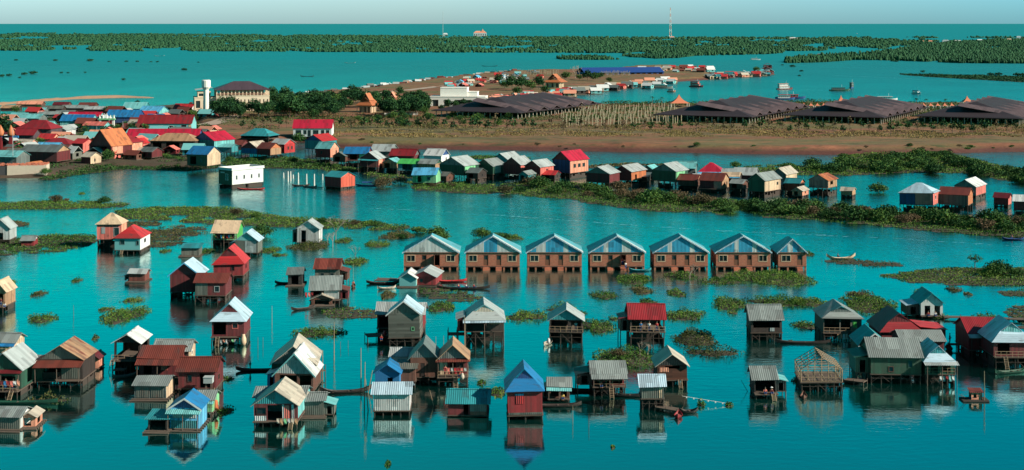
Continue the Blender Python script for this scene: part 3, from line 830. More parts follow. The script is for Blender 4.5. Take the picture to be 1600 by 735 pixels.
def vegpoly(name, label, poly, dens=3.0, tall=1.2, leaf=0.5, mat=None, gap=-0.25, seed=1, cap=70000, soil=True, cat='vegetation', kind='stuff', nscale=.06, group=None, edge=3.0, zb=0.0):
    wp = _worldpoly(poly)
    xs = [p[0] for p in wp]; ys = [p[1] for p in wp]
    r = np.random.RandomState(seed)
    area = (max(xs)-min(xs))*(max(ys)-min(ys))
    n = int(min(area*dens, cap*3))
    x = r.uniform(min(xs), max(xs), n); y = r.uniform(min(ys), max(ys), n)
    k = inpoly(x, y, wp); x, y = x[k], y[k]
    if len(x) > cap: x, y = x[:cap], y[:cap]
    d = pdist(x, y, wp)
    n1 = np.array([nz(i, j, nscale, seed*1.7) for i, j in zip(x, y)])
    n2 = np.array([nz(i, j, nscale*4.1, seed*.9) for i, j in zip(x, y)])
    m = n1*.7 + n2*.5
    ed = np.clip(d/edge, 0, 1)
    k = (m > gap + (1-ed)*.45)
    x, y, m, ed = x[k], y[k], m[k], ed[k]
    h = tall*(.35+.65*ed)*(.35+1.5*np.clip(m+.15, 0, 1))
    z = zb + h*r.uniform(0, 1, len(x))**.8
    cx, cy = float(np.mean(x)), float(np.mean(y))
    v = cards(np.stack([x-cx, y-cy, z], 1), leaf, seed, up=.8)
    ex = None
    if soil:
        ex = MB(); st = max(1.5, edge*.6)
        gx = np.arange(min(xs), max(xs), st); gy = np.arange(min(ys), max(ys), st*1.6)
        GX, GY = np.meshgrid(gx, gy); fx, fy = GX.ravel(), GY.ravel()
        kk = inpoly(fx, fy, wp) 
        fx, fy = fx[kk], fy[kk]; dd = pdist(fx, fy, wp)
        for a, b, e_ in zip(fx, fy, dd):
            mm = nz(a, b, nscale, seed*1.7)*.7 + nz(a, b, nscale*4.1, seed*.9)*.5
            if mm > gap + .06 + (1-min(1, e_/edge))*.45:
                q = rng.uniform(.75, 1.05)*st*.62; w_ = q*1.6
                ex.poly([(a-cx-q, b-cy-w_*.6, .045), (a-cx, b-cy-w_, .045), (a-cx+q, b-cy-w_*.5, .045), (a-cx+q*.9, b-cy+w_*.6, .045), (a-cx, b-cy+w_, .045), (a-cx-q*.95, b-cy+w_*.5, .045), (a-cx, b-cy, .12)],
                        [(0,1,6),(1,2,6),(2,3,6),(3,4,6),(4,5,6),(5,0,6)])
    o = quad_object(name, v, [mat or MARSH, MUD], extra=ex)
    o.location = (cx, cy, 0)
    tag(o, label, cat, group, kind)
    return o

def crown_cards(lobes, n, leaf, seed):
    r = np.random.RandomState(seed)
    out = []
    wts = np.array([l[3]**2 for l in lobes]); wts = wts/wts.sum()
    for l, w_ in zip(lobes, wts):
        k = max(8, int(n*w_))
        d = r.normal(size=(k, 3)); d /= np.linalg.norm(d, axis=1)[:, None]
        rad = l[3]*(.35+.75*r.uniform(0, 1, k)**.6)
        # ragged: push some out, thin some sectors
        f = np.array([mnoise.noise(Vector((a*2.2+l[0], b*2.2+l[1], c*2.2+seed))) for a, b, c in d])
        rad = rad*(1+.35*f)
        kk = f > -.45+.2*r.uniform(0, 1, k)
        p = d*rad[:, None]; p[:, 2] *= l[4] if len(l) > 4 else .8
        p += np.array(l[:3])
        out.append(p[kk])
    c = np.concatenate(out)
    c = c[c[:, 2] > .05]
    return cards(c, leaf, seed)

def make_tree(h=7.0, spread=3.2, seed=0, leaf=.55, n=900, mat=None, name='broadleaf_tree', trunk_r=.16, bush=False, low=.35, flat=.75):
    r = random.Random(seed)
    root = empty(name, (0, -500, 0))
    tr = MB(); lobes = []
    if not bush:
        zt = h*low
        tr.bar((0, 0, -.5), (r.uniform(-.2, .2), 0, zt), trunk_r, trunk_r*.75, 6)
        for k in range(5):
            a = k*1.256+r.uniform(-.4, .4); rr = spread*r.uniform(.35, .65)
            p = (rr*math.cos(a), rr*math.sin(a), h*r.uniform(.5, .78))
            tr.bar((0, 0, zt*.9), p, trunk_r*.5, trunk_r*.2, 5)
            lobes.append((p[0], p[1], p[2], spread*r.uniform(.42, .62), flat))
        tr.bar((0, 0, zt*.9), (0, 0, h*.8), trunk_r*.55, trunk_r*.2, 5)
        lobes.append((0, 0, h*.8, spread*.55, flat))
    else:
        for k in range(6):
            a = k*1.05+r.uniform(-.4, .4); rr = spread*r.uniform(.3, .7)
            p = (rr*math.cos(a), rr*math.sin(a), h*r.uniform(.25, .55))
            tr.bar((0, 0, -.4), p, .07, .03, 4)
            lobes.append((p[0], p[1], p[2], spread*r.uniform(.35, .55), h/spread*.55))
        lobes.append((0, 0, h*.55, spread*.5, h/spread*.6))
    tr.build('stem' if bush else 'trunk', WOOD, root)
    o = quad_object('foliage' if bush else 'crown', crown_cards(lobes, n, leaf, seed), mat or TREEM)
    o.parent = root
    return root

def make_bare(h=5.0, seed=0, name='bare_tree'):
    r = random.Random(seed); root = empty(name, (0, -500, 0)); m = MB()
    def grow(p, d, L, rad, k):
        q = Vector(p)+Vector(d)*L
        m.bar(p, q, rad, rad*.6, 4)
        if k == 0: return
        for _ in range(3):
            nd = (Vector(d)+Vector((r.uniform(-.8, .8), r.uniform(-.8, .8), r.uniform(-.1, .5)))).normalized()
            grow(q, nd, L*r.uniform(.5, .72), rad*.6, k-1)
    grow((0, 0, -.3), (0, 0, 1), h*.4, .12, 4)
    m.build('branches', plain((.30, .24, .20), 'bare_twigs'), root)
    return root

def make_palm(h=7.0, seed=0):
    r = random.Random(seed); root = empty('palm_tree', (0, -500, 0))
    MB().bar((0, 0, -.5), (.3, 0, h*.5), .16, .13, 6).bar((.3, 0, h*.5), (.35, 0, h), .13, .1, 6).build('trunk', plain((.2, .16, .12), 'palm_bark'), root)
    m = MB()
    for k in range(15):
        a = k*2.4; L = r.uniform(1.8, 2.5); up = r.uniform(-.2, .9)
        p = Vector((.35, 0, h)); d = Vector((math.cos(a), math.sin(a), up)).normalized()
        s_ = Vector((-math.sin(a), math.cos(a), 0))
        for q in range(4):
            q2 = p+d*L/4
            w0, w1 = .32*(1-q/5), .32*(1-(q+1)/4.3)
            m.poly([p-s_*w0, p+s_*w0, q2+s_*w1, q2-s_*w1], [(0, 1, 2, 3)])
            p = q2; d = (d+Vector((0, 0, -.42))).normalized()
    m.build('crown', TREEM, root)
    return root

_used = set()
def put(proto, x, y, z=0.0, sc=1.0, yaw=None, label=None, cat=None, group=None, sz=None):
    if proto.name in _used or True:
        o = copy_tree(proto) if proto.name in _used else proto
        _used.add(proto.name)
    X, Y = P(x, y, z)
    o.location = (X, Y, z)
    o.rotation_euler = (0, 0, rng.uniform(0, 6.28) if yaw is None else R(yaw))
    o.scale = (sc, sc, sc*(sz or 1.0))
    tag(o, label, cat, group)
    return o
# ---------------------------------------------------------------- water
def water_material():
    m, nt, b = _new('lake_water')
    nt.nodes.remove(b)
    out = nt.nodes['Material Output']
    g = nt.nodes.new('ShaderNodeNewGeometry'); sp = nt.nodes.new('ShaderNodeSeparateXYZ')
    nt.links.new(g.outputs['Position'], sp.inputs[0])
    mp = nt.nodes.new('ShaderNodeMapping'); mp.inputs['Scale'].default_value = (1, .55, 1); mp.inputs['Rotation'].default_value = (0, 0, .25)
    nt.links.new(g.outputs['Position'], mp.inputs[0])
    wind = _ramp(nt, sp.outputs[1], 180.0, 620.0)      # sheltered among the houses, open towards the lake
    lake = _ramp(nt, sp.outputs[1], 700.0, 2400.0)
    patch = _noise(nt, mp.outputs[0], .012, 4, .6)
    n1 = _noise(nt, mp.outputs[0], 2.0, 4, .65)
    n2 = _noise(nt, mp.outputs[0], .22, 3, .6)
    mp2 = nt.nodes.new('ShaderNodeMapping'); mp2.inputs['Scale'].default_value = (.055, .20, 1); mp2.inputs['Rotation'].default_value = (0, 0, -.12)
    nt.links.new(g.outputs['Position'], mp2.inputs[0])
    n3 = _noise(nt, mp2.outputs[0], 1.0, 4, .7)
    mp3 = nt.nodes.new('ShaderNodeMapping'); mp3.inputs['Scale'].default_value = (.35, .9, 1); mp3.inputs['Rotation'].default_value = (0, 0, .18)
    nt.links.new(g.outputs['Position'], mp3.inputs[0])
    n4 = _noise(nt, mp3.outputs[0], 1.0, 3, .6)
    h = _math(nt, 'ADD', _math(nt, 'ADD', _math(nt, 'MULTIPLY', n1, .16), _math(nt, 'MULTIPLY', n2, .5)), _math(nt, 'ADD', _math(nt, 'MULTIPLY', _math(nt, 'MULTIPLY', n3, wind), 1.3), _math(nt, 'MULTIPLY', n4, .42)))
    amp = _math(nt, 'ADD', .020, _math(nt, 'MULTIPLY', wind, .55))
    amp = _math(nt, 'MULTIPLY', amp, _math(nt, 'ADD', .55, _math(nt, 'MULTIPLY', _ramp(nt, patch, .4, .65), .9)))
    bp = nt.nodes.new('ShaderNodeBump'); bp.inputs['Strength'].default_value = 1.0; bp.inputs['Distance'].default_value = 1.0
    nt.links.new(_math(nt, 'MULTIPLY', h, amp), bp.inputs['Height'])
    df = nt.nodes.new('ShaderNodeBsdfDiffuse')
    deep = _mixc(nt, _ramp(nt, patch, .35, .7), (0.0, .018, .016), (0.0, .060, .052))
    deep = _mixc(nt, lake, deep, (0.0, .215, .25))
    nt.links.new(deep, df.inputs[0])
    gl = nt.nodes.new('ShaderNodeBsdfGlossy')
    gl.inputs[0].default_value = (.72, 1, 1, 1)
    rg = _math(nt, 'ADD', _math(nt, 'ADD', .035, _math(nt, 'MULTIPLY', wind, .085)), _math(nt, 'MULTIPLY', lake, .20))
    nt.links.new(rg, gl.inputs['Roughness'])
    nt.links.new(bp.outputs[0], gl.inputs['Normal'])
    fr = nt.nodes.new('ShaderNodeFresnel'); fr.inputs['IOR'].default_value = 1.45
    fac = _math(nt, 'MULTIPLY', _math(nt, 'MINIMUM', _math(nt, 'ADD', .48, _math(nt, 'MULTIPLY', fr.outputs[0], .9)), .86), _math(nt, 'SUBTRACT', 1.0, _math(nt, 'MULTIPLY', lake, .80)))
    mx = nt.nodes.new('ShaderNodeMixShader')
    nt.links.new(fac, mx.inputs[0]); nt.links.new(df.outputs[0], mx.inputs[1]); nt.links.new(gl.outputs[0], mx.inputs[2])
    nt.links.new(mx.outputs[0], out.inputs[0])
    return m
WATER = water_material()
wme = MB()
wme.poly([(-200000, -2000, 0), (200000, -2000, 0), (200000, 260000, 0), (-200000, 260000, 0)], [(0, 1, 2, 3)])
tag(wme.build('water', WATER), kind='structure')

# pale foam lines left by boats on the channel
FOAM = plain((.45, .62, .62), 'foam', .6, .6, 3.0)
def wake(pts, w):
    m = MB(); wp = [P(a, b) for a, b in pts]
    for (x0, y0), (x1, y1) in zip(wp, wp[1:]):
        n = max(2, int(math.hypot(x1-x0, y1-y0)/.7))
        for k in range(n):
            if rng.random() < .45: continue
            t = k/n; cx, cy = x0+(x1-x0)*t+rng.uniform(-.3, .3), y0+(y1-y0)*t+rng.uniform(-w, w)*.7
            a, b = rng.uniform(.3, 1.1), rng.uniform(.05, .12)*w
            m.poly([(cx-a, cy, .012), (cx, cy-b, .012), (cx+a, cy+.05, .012), (cx, cy+b, .012)], [(0, 1, 2, 3)])
    tag(m.build('water_foam', FOAM), kind='structure')
wake([(575, 325), (760, 335), (960, 350), (1130, 361), (1400, 373), (1600, 386)], 1.0)
wake([(1230, 128), (1100, 126)], 3.0)
wake([(1300, 118), (1440, 124), (1590, 131)], 3.0)
wake([(1230, 140), (1340, 143)], 2.0)

# ---------------------------------------------------------------- land
def landmat(name, cols, shore, scale=.02):
    m, nt, b = _new(name)
    g = nt.nodes.new('ShaderNodeNewGeometry'); sp = nt.nodes.new('ShaderNodeSeparateXYZ'); nt.links.new(g.outputs['Position'], sp.inputs[0])
    mp = nt.nodes.new('ShaderNodeMapping'); mp.inputs['Scale'].default_value = (.45, 1.3, 1)
    nt.links.new(g.outputs['Position'], mp.inputs[0])
    n1 = _noise(nt, mp.outputs[0], scale, 6, .65); n2 = _noise(nt, mp.outputs[0], scale*9, 4, .7)
    c = _mixc(nt, _ramp(nt, n1, .42, .58), cols[0], cols[1])
    c = _mixc(nt, _ramp(nt, n2, .50, .66), c, cols[2])
    n3 = _noise(nt, mp.outputs[0], scale*2.7, 5, .7)
    c = _mixc(nt, _math(nt, 'MULTIPLY', _ramp(nt, n3, .55, .68), .7), c, tuple(min(.6, q*1.7) for q in cols[1]))
    c = _mixc(nt, _ramp(nt, _math(nt, 'ADD', sp.outputs[2], _math(nt, 'MULTIPLY', n2, 1.0)), 2.9, 1.5), c, shore)
    nt.links.new(c, b.inputs['Base Color']); b.inputs['Roughness'].default_value = .95
    bp = nt.nodes.new('ShaderNodeBump'); bp.inputs['Strength'].default_value = .9; bp.inputs['Distance'].default_value = 1.4
    nt.links.new(n2, bp.inputs['Height']); nt.links.new(bp.outputs[0], b.inputs['Normal'])
    return m
def land(name, poly, zmax, slope, mat, step=4.0, rough=.35, jag=3.0, seed=0.0):
    wp = [P(a, b) for a, b in poly]
    xs = [p[0] for p in wp]; ys = [p[1] for p in wp]
    gx = np.arange(min(xs)-12, max(xs)+12, step); gy = np.arange(min(ys)-12, max(ys)+12, step)
    GX, GY = np.meshgrid(gx, gy)
    fx, fy = GX.ravel(), GY.ravel()
    d = pdist(fx, fy, wp); ins = inpoly(fx, fy, wp)
    sd = np.where(ins, d, -d)
    nn = np.array([nz(a, b, .035, seed) for a, b in zip(fx, fy)]); n2 = np.array([nz(a, b, .14, seed+5) for a, b in zip(fx, fy)])
    sd = sd - 2.0 + nn*jag + n2*jag*.4
    z = np.clip(sd/slope, -1, 1)*zmax + np.where(sd > slope*.3, (n2*.5+nn)*rough, 0)
    ny, nx = GX.shape
    Z = z.reshape(ny, nx); SD = sd.reshape(ny, nx)
    keep = np.maximum.reduce([SD[:-1, :-1], SD[1:, :-1], SD[:-1, 1:], SD[1:, 1:]]) > -2
    idx = np.arange(ny*nx).reshape(ny, nx)
    q = np.stack([idx[:-1, :-1][keep], idx[:-1, 1:][keep], idx[1:, 1:][keep], idx[1:, :-1][keep]], 1)
    used, inv = np.unique(q, return_inverse=True)
    v = np.stack([fx, fy, z], 1)[used]
    me = bpy.data.meshes.new(name); me.from_pydata(v.tolist(), [], inv.reshape(-1, 4).tolist()); me.materials.append(mat)
    me.polygons.foreach_set('use_smooth', [True]*len(me.polygons))
    o = bpy.data.objects.new(name, me); COL.objects.link(o); tag(o, kind='structure')
    return o
EARTH = landmat('dry_earth', ((.13, .105, .04), (.20, .078, .042), (.045, .06, .018)), (.085, .028, .022))
VILL = landmat('village_ground', ((.025, .05, .018), (.06, .055, .028), (.018, .045, .014)), (.07, .045, .028), .05)
SAND = landmat('pale_sand', ((.52, .33, .20), (.45, .28, .17), (.38, .24, .15)), (.40, .24, .15))
land('ground', [(300, 214), (345, 226), (420, 228), (470, 223), (500, 231), (650, 234), (800, 236), (950, 238), (1100, 240), (1250, 242), (1400, 243), (1520, 239), (1620, 238), (1760, 236),
                (1760, 166), (1500, 166), (1300, 165), (1100, 167), (945, 168), (878, 158), (872, 147), (930, 140), (985, 133), (1040, 129), (1112, 125), (1118, 116), (1090, 108), (1035, 104), (985, 106), (935, 112), (890, 112), (800, 114),
                (720, 121), (640, 132), (560, 142), (450, 153), (330, 167), (300, 180)], 3.0, 7.0, EARTH, 3.5, .75, 3.2)
land('village_ground', [(-80, 292), (-40, 280), (60, 279), (125, 271), (185, 262), (300, 266), (350, 262), (345, 240), (310, 226), (330, 205), (325, 170), (290, 163), (190, 170), (100, 178), (0, 184), (-80, 186)], 1.3, 8.0, VILL, 3.5, .3, 3.0, 9.0)
land('sand_spit', [(-60, 166), (0, 161), (50, 157), (120, 152.5), (190, 150.5), (246, 152.5), (247, 154), (190, 153.2), (120, 155.2), (50, 160), (0, 165), (-60, 170)], 1.6, 9.0, SAND, 5.0, .2, 2.0, 3.0)
# road along the shore houses and the paved strip by the village
rd = MB()
ROAD = plain((.34, .27, .22), 'dusty_road', .9, .3, .1)
rp = [(322, 196), (345, 190), (400, 172), (470, 160), (560, 150), (650, 140), (730, 130), (800, 124)]
wp = [P(a, b, 2.9) for a, b in rp]
for (x0, y0), (x1, y1) in zip(wp, wp[1:]):
    dx, dy = x1-x0, y1-y0; L = math.hypot(dx, dy); nx_, ny_ = -dy/L*5, dx/L*5
    rd.poly([(x0+nx_, y0+ny_, 3.15), (x0-nx_, y0-ny_, 3.15), (x1-nx_, y1-ny_, 3.15), (x1+nx_, y1+ny_, 3.15)], [(0, 1, 2, 3)])
tag(rd.build('road', ROAD), kind='structure')

# ---------------------------------------------------------------- far flooded forest
def far_forest(name, poly, n, label, seed=0, hh=(3, 6), gap=-.1, sp=30.0, fl=1.0):
    """low irregular crowns over a flooded plain, sampled evenly in the picture's height so that the far ones are wider masses"""
    r = np.random.RandomState(seed)
    xs = [p[0] for p in poly]; ys = [p[1] for p in poly]
    x = r.uniform(min(xs), max(xs), n*4); y = r.uniform(min(ys), max(ys), n*4)
    k = inpoly(x, y, poly); x, y = x[k], y[k]
    g = np.array([mnoise.noise(Vector((a*.010, b*.22, seed*3.3)))*.8+mnoise.noise(Vector((a*.035, b*.5, seed)))*.4 for a, b in zip(x, y)])
    k = g > gap; x, y = x[k][:n], y[k][:n]
    V = []; Fc = []
    base_t = 5
    for a, b in zip(x, y):
        X, Y = P(a, b); s = S(b)
        rw = r.uniform(1.0, 3.2)/s * fl; h = r.uniform(*hh)*(.45+.8*r.rand())
        rd_ = rw*r.uniform(.8, 1.6)
        o = len(V); ph = r.uniform(0, 6.28)
        for (zz, q) in ((-.3, .8), (h*.5, 1.0), (h*.88, .62)):
            for j in range(base_t):
                t = 2*math.pi*j/base_t+ph; jj = r.uniform(.7, 1.3)
                V.append((X+rw*q*jj*math.cos(t), Y+rd_*q*jj*math.sin(t), zz*(1 if zz < 0 else r.uniform(.75, 1.25))))
        V.append((X+r.uniform(-.3, .3)*rw, Y, h))
        for l in range(2):
            for j in range(base_t):
                j2 = (j+1) % base_t
                Fc.append((o+l*base_t+j, o+l*base_t+j2, o+(l+1)*base_t+j2, o+(l+1)*base_t+j))
        for j in range(base_t): Fc.append((o+2*base_t+j, o+2*base_t+(j+1) % base_t, o+3*base_t))
    me = bpy.data.meshes.new(name); me.from_pydata(V, [], Fc); me.materials.append(FARM); me.polygons.foreach_set('use_smooth', [True]*len(me.polygons))
    o = bpy.data.objects.new(name, me); COL.objects.link(o)
    tag(o, label, 'forest', None, 'stuff')
FARB = [(-60, 79.5), (100, 80), (250, 80.5), (400, 81), (560, 82), (700, 82.5), (860, 83), (1010, 84), (1040, 88.5), (1120, 87), (1200, 85), (1240, 82), (1300, 80), (1380, 77), (1400, 72), (1660, 72),
        (1660, 58), (1400, 58.5), (1100, 59), (900, 58.3), (700, 56.5), (500, 55.2), (300, 53.8), (100, 52.2), (-60, 51)]
far_forest('far_forest', FARB, 27000, 'wide belt of flooded green forest along the far shore of the lake', 1, gap=-.22)
far_forest('far_forest', [(868, 92), (900, 89.5), (960, 88), (1010, 87), (1090, 87), (1060, 91), (1000, 93), (930, 94), (880, 93.5)], 1500, 'low green spit of trees just in front of the far belt', 2, (2, 5), gap=-.2, fl=.8)
far_forest('far_forest', [(1222, 97), (1240, 93), (1290, 89), (1350, 86), (1400, 79), (1440, 72), (1520, 64), (1660, 60), (1660, 100), (1560, 99.5), (1500, 99), (1450, 97), (1400, 95), (1340, 94), (1280, 98), (1230, 99)], 15000, 'broad wedge of dense green trees beyond the boat channel', 3, (4, 7), gap=-.35, fl=.85)
vegpoly('reed_bank', 'thin grassy bank in open water beyond the dark-roofed halls', [(1405, 116), (1450, 117), (1520, 118.5), (1600, 121), (1660, 122), (1660, 130), (1590, 128.5), (1530, 125), (1460, 121), (1410, 117.5)], 2.2, 1.6, 1.3, FARM, -.6, 4, 16000, edge=4)
# dense hedge growing along the land side of the far belt
bushF = make_tree(3.0, 4.2, 21, 1.0, 260, FARM, 'lake_bush', bush=True)
for (x, y, sc) in ((14, 119, .9), (3, 120, .9), (38, 117, 1.0), (52, 116, 1.3), (31, 122, .5), (25, 95, .9), (86, 95.5, 1.0), (140, 96, 1.4), (170, 97, .6), (197, 97, .8), (215, 97, .8), (236, 97.5, .6), (246, 97.5, .7), (288, 110, 1.0), (310, 98, .5),
                   (193, 125, .6), (96, 114.5, .6), (106, 114.5, .5), (133, 114, .5), (1239, 105, 1.1), (1222, 102.5, .6), (1252, 112, .7), (1249, 119, .5), (1442, 113, .8), (1548, 118, 1.1), (1560, 118, 1.2), (1590, 119, 1.3), (1600, 119.5, 1.3), (1400, 97, .9), (1395, 96.5, .9)):
    put(bushF, x, y, 0, sc, None, 'small dark bush standing alone in the open lake', 'bush', 'lone bushes in the open lake')

# tiny far landmarks
def far_block(name, label, cat, x, y, wpx, hpx, col, roofc, dome=False):
    s = S(y); X, Y = P(x, y); w, h = wpx/s, hpx/s
    root = empty(name, (X, Y, 0)); tag(root, label, cat)
    MB().wall((-w/2, 0), (w/2, 0), 0, h*.6, tuple((i/6+.05, i/6+.12, .3, .7) for i in range(6)), .3).wall((w/2, .3), (w/2, w*.4-.3), 0, h*.6, (), .3).wall((w/2, w*.4), (-w/2, w*.4), 0, h*.6, (), .3).wall((-w/2, w*.4-.3), (-w/2, .3), 0, h*.6, (), .3).build('wall', plain(C[col], 'far_plaster'), root)
    m = MB()
    for q in slope_roof('hipx', w, w*.4, h*.6, h*.25, .5): m.slab(q, .3)
    m.build('roof', plain(C[roofc], 'far_roof'), root)
    if dome:
        MB().box(w*.1, w*.3, w*.12, w*.28, h*.6, h*.9).bar((w*.2, w*.2, h*.9), (w*.2, w*.2, h*1.15), w*.07, .02, 6).build('spire', plain(C[roofc], 'far_roof'), root)
far_block('lake_palace', 'white building with salmon roof and spire rising above the far forest', 'building', 750, 58, 20, 11, 'white', 'salmon', True)
far_block('lake_hall', 'small white building above the far forest, near the pink-roofed one', 'building', 696, 57, 7, 6, 'white', 'white')
far_block('lake_hall', 'tiny white building at the foot of the tall mast', 'building', 1050, 60.5, 8, 4, 'white', 'salmon')
for (x, y, w_, c1, c2, lb) in ((1240, 62, 13, 'cream', 'white', 'long pale roof among the far trees beyond the open channel'), (1441, 67, 6, 'pink', 'salmon', 'small pink roofed building in the far tree wedge'), (1454, 67, 7, 'cream', 'salmon', 'small salmon roofed building between pink and white ones in the far trees'),
                          (1478, 66, 11, 'white', 'lgrey', 'grey roofed white building in the far tree wedge'), (1497, 66.5, 12, 'cream', 'white', 'long cream and white building in the far tree wedge'), (1531, 65, 10, 'white', 'white', 'white building alone in the dense far trees'), (1577, 64, 8, 'salmon', 'cream', 'cream roofed building at the end of the far trees'),
                          (1592, 60, 7, 'white', 'lgrey', 'small white house on the far lake edge')):
    far_block('far_house', lb, 'house', x, y, w_, 4, c1, c2)
mroot = empty('radio_mast', (*P(1047.5, 60), 0)); tag(mroot, 'tall thin red and white radio mast above the far forest', 'mast')
h_ = 48/S(60); mm = MB(); seg = 10
for k in range(seg):
    z0_, z1_ = h_*k/seg, h_*(k+1)/seg; ww0, ww1 = 3.4*(1-k/seg)+.8, 3.4*(1-(k+1)/seg)+.8
    cs = [(-1, -1), (1, -1), (1, 1), (-1, 1)]
    mi = k % 2
    for i, (a, b) in enumerate(cs):
        mm.bar((a*ww0, b*ww0, z0_), (a*ww1, b*ww1, z1_), .45, .4, 4, mi)
        a2, b2 = cs[(i+1) % 4]
        mm.bar((a*ww0, b*ww0, z0_), (a2*ww1, b2*ww1, z1_), .22, .22, 3, mi)
mm.build('lattice', [WHITE, plain(C['salmon'], 'mast_paint')], mroot)
m2 = empty('slender_mast', (*P(692, 57.5), 0)); tag(m2, 'thin grey mast beside the small white lakeside building', 'mast')
hb = 40/S(57.5); MB().bar((0, 0, 0), (0, 0, hb), 1.0, .5, 4).build('pole', plain(C['lgrey'], 'mast_paint'), m2)
MB().bar((0, 0, hb*.5), (0, 0, hb*.52), 1.6, 1.6, 6).build('platform', plain(C['lgrey'], 'mast_paint'), m2)
# ================================================================= FOREGROUND WATER VILLAGE
O = 'o'
# -------- bottom row and clusters (x, y of the front at the water line, sizes in photo pixels)
house('grey-roofed house with cream plank end wall and bright blue awning strip', 2, 560, 40, 9, 17, 9, 'x', 'grey', 'cream', dep=4.8, awn='blue', awnd=1.3, right=(('w', .3, .14, .35, .6), ('w', .65, .14, .1, .35)))
house('dark green gabled stilt house with red awning and clothes on its deck', 5, 619, 56, 11, 32, 24, 'y', 'lgrey', 'green', dep=7.5, awn='dred', awnd=1.2, gab='green', right=((O, .5, .3, .1, .8),), front=((O, .5, .7, .05, .62),), deck=1.5, rail=True, ladder=.7, wing=None, rust=.04)
house('grey-roofed green-walled house squeezed between green gable and rusty orange roof', 44, 606, 42, 12, 22, 10, 'x', 'grey', 'green', dep=5, right=(('w', .5, .2, .4, .7),), gab='lgrey')
house('big brown house with rusty orange roof and streaked red-grey porch roof', 96, 605, 68, 12, 32, 21, 'y', 'tan', 'dbrown', dep=6.2, yaw=0, awn='rust', awnd=2.2, gab='gwood', rust=.5, front=((O, .28, .42, .35, .9), ('p', .72, .42, .02, .6, 'gwood')), nx=5, rvar=.6, deck=1.0)
house('tiny salmon-walled shack with pale posts behind the rusty orange roof', 147, 579, 13, 3, 17, 5, 'y', 'dred', 'salmon', dep=3, front=((O, .5, .35, 0, .85),), name='stilt_shack', cat='shack')
house('low grey tin houseboat with white end wall in the bottom corner', 10, 673, 40, 2, 20, 9, 'x', 'grey', 'gwood', 'tin', dep=4.5, raft=True, gab='white', right=(('p', .5, .9, .05, .95, 'white'),), name='floating_house')
house('small open-sided hut with pale roof beside the corner houseboat', 45, 669, 21, 2, 16, 6, 'y', 'beige', 'salmon', dep=3.4, raft=True, front=((O, .4, .55, .05, .85),), right=((O, .5, .5, .1, .85),), name='floating_hut', cat='hut')
house('unfinished house with open timber front and white right roof slope', 198, 576, 40, 15, 26, 12, 'y', 'white', 'dbrown', dep=6.5, front=((O, .5, .88, .1, .97),), left=((O, .5, .7, .1, .9),), right=((O, .5, .7, .3, .9),), gab='black', deck=1.6, ladder=-.9, nx=5, rust=.0, rail=True)
house('grey-roofed house with cream plank gable above the red tiered roof', 267, 588, 54, 16, 24, 11, 'x', 'grey', 'dbrown', dep=6, gab='cream', right=(('p', .5, .95, .02, .95, 'cream'), ('w', .5, .14, .5, .75)), name='stilt_house')
house('red house with two-tiered rusty red roof and green satellite dish', 249, 596, 62, 7, 30, 13, 'x', 'rust', 'dred', dep=6, awn='rust', awnd=2.0, front=(('p', .62, .16, .35, .6, 'pink'), (O, .2, .2, .1, .6)), rust=.3, right=(('p', .6, .4, .1, .9, 'red'),))
house('dark red house with maroon sheet roof and dark open doorway', 308, 616, 58, 9, 27, 15, 'x', 'rust', 'dred', dep=6, front=(('w', .3, .1, .4, .75, 'dbrown'), (O, .72, .28, .02, .85)), ladder=.85, rust=.25, right=(('w', .4, .2, .3, .6, 'brown'),))
house('weathered grey tin shed with cream end wall in front of the red tiered roof', 235, 625, 50, 1.5, 22, 9, 'x', 'grey', 'dgrey', 'tin', dep=5, raft=True, right=(('p', .5, .95, .02, .98, 'cream'),), front=(('p', .72, .38, .1, .9, 'gwood'), ('p', .27, .4, .1, .9, 'gwood')), name='floating_house')
house('bright blue gabled house with white roof edges and teal awning', 288, 672, 46, 1.5, 33, 15, 'y', 'blue', 'lblue', dep=5, awn='lteal', awnd=1.3, trim='white', gab='dblue', front=(('p', .5, .8, .52, .8, 'lgrey'), ('p', .5, .9, .02, .4, 'teal')), raft=True, rust=0, name='floating_house')
house('dark teal-roofed open shed moored beside the bright blue house', 246, 675, 30, 2, 18, 2, 'shed', 'teal', 'black', dep=4, front=((O, .5, .85, .02, .85),), raft=True, rust=.05, name='boat_shed', cat='shed')
house('grey-roofed hut half hidden behind the bright blue gable', 315, 652, 34, 8, 20, 8, 'x', 'grey', 'lgreen', 'tin', dep=4, awn='lteal', awnd=1.0)
house('red stilt house with pale blue hipped gable roof over a dark porch', 356, 539, 50, 13, 26, 23, 'kh', 'bwhite', 'dred', dep=8, front=((O, .24, .4, .1, .92), ('w', .72, .16, .5, .75, 'pink')), gab='dred', rust=0, deck=.6, ladder=-.6, nx=5, rail=False)
house('dark green-sided house with broad beige roof behind the white gable', 459, 606, 68, 10, 28, 27, 'y', 'beige', 'green', dep=9, gab='dgrey', rust=.03)
house('house with tall pale blue gable and white roof over an open brown verandah', 459, 616, 60, 5, 27, 31, 'y', 'white', 'brown', dep=7.5, gab='lgrey', rust=0, trim='lteal', front=((O, .35, .45, .08, .9), (O, .8, .3, .08, .9)), wing=(-1, 14, .95, 'white', 'blue'), deck=.8)
house('low grey-roofed house behind the blue gabled house with the beige slope', 437, 652, 76, 8, 24, 9, 'x', 'grey', 'lteal', 'tin', dep=5)
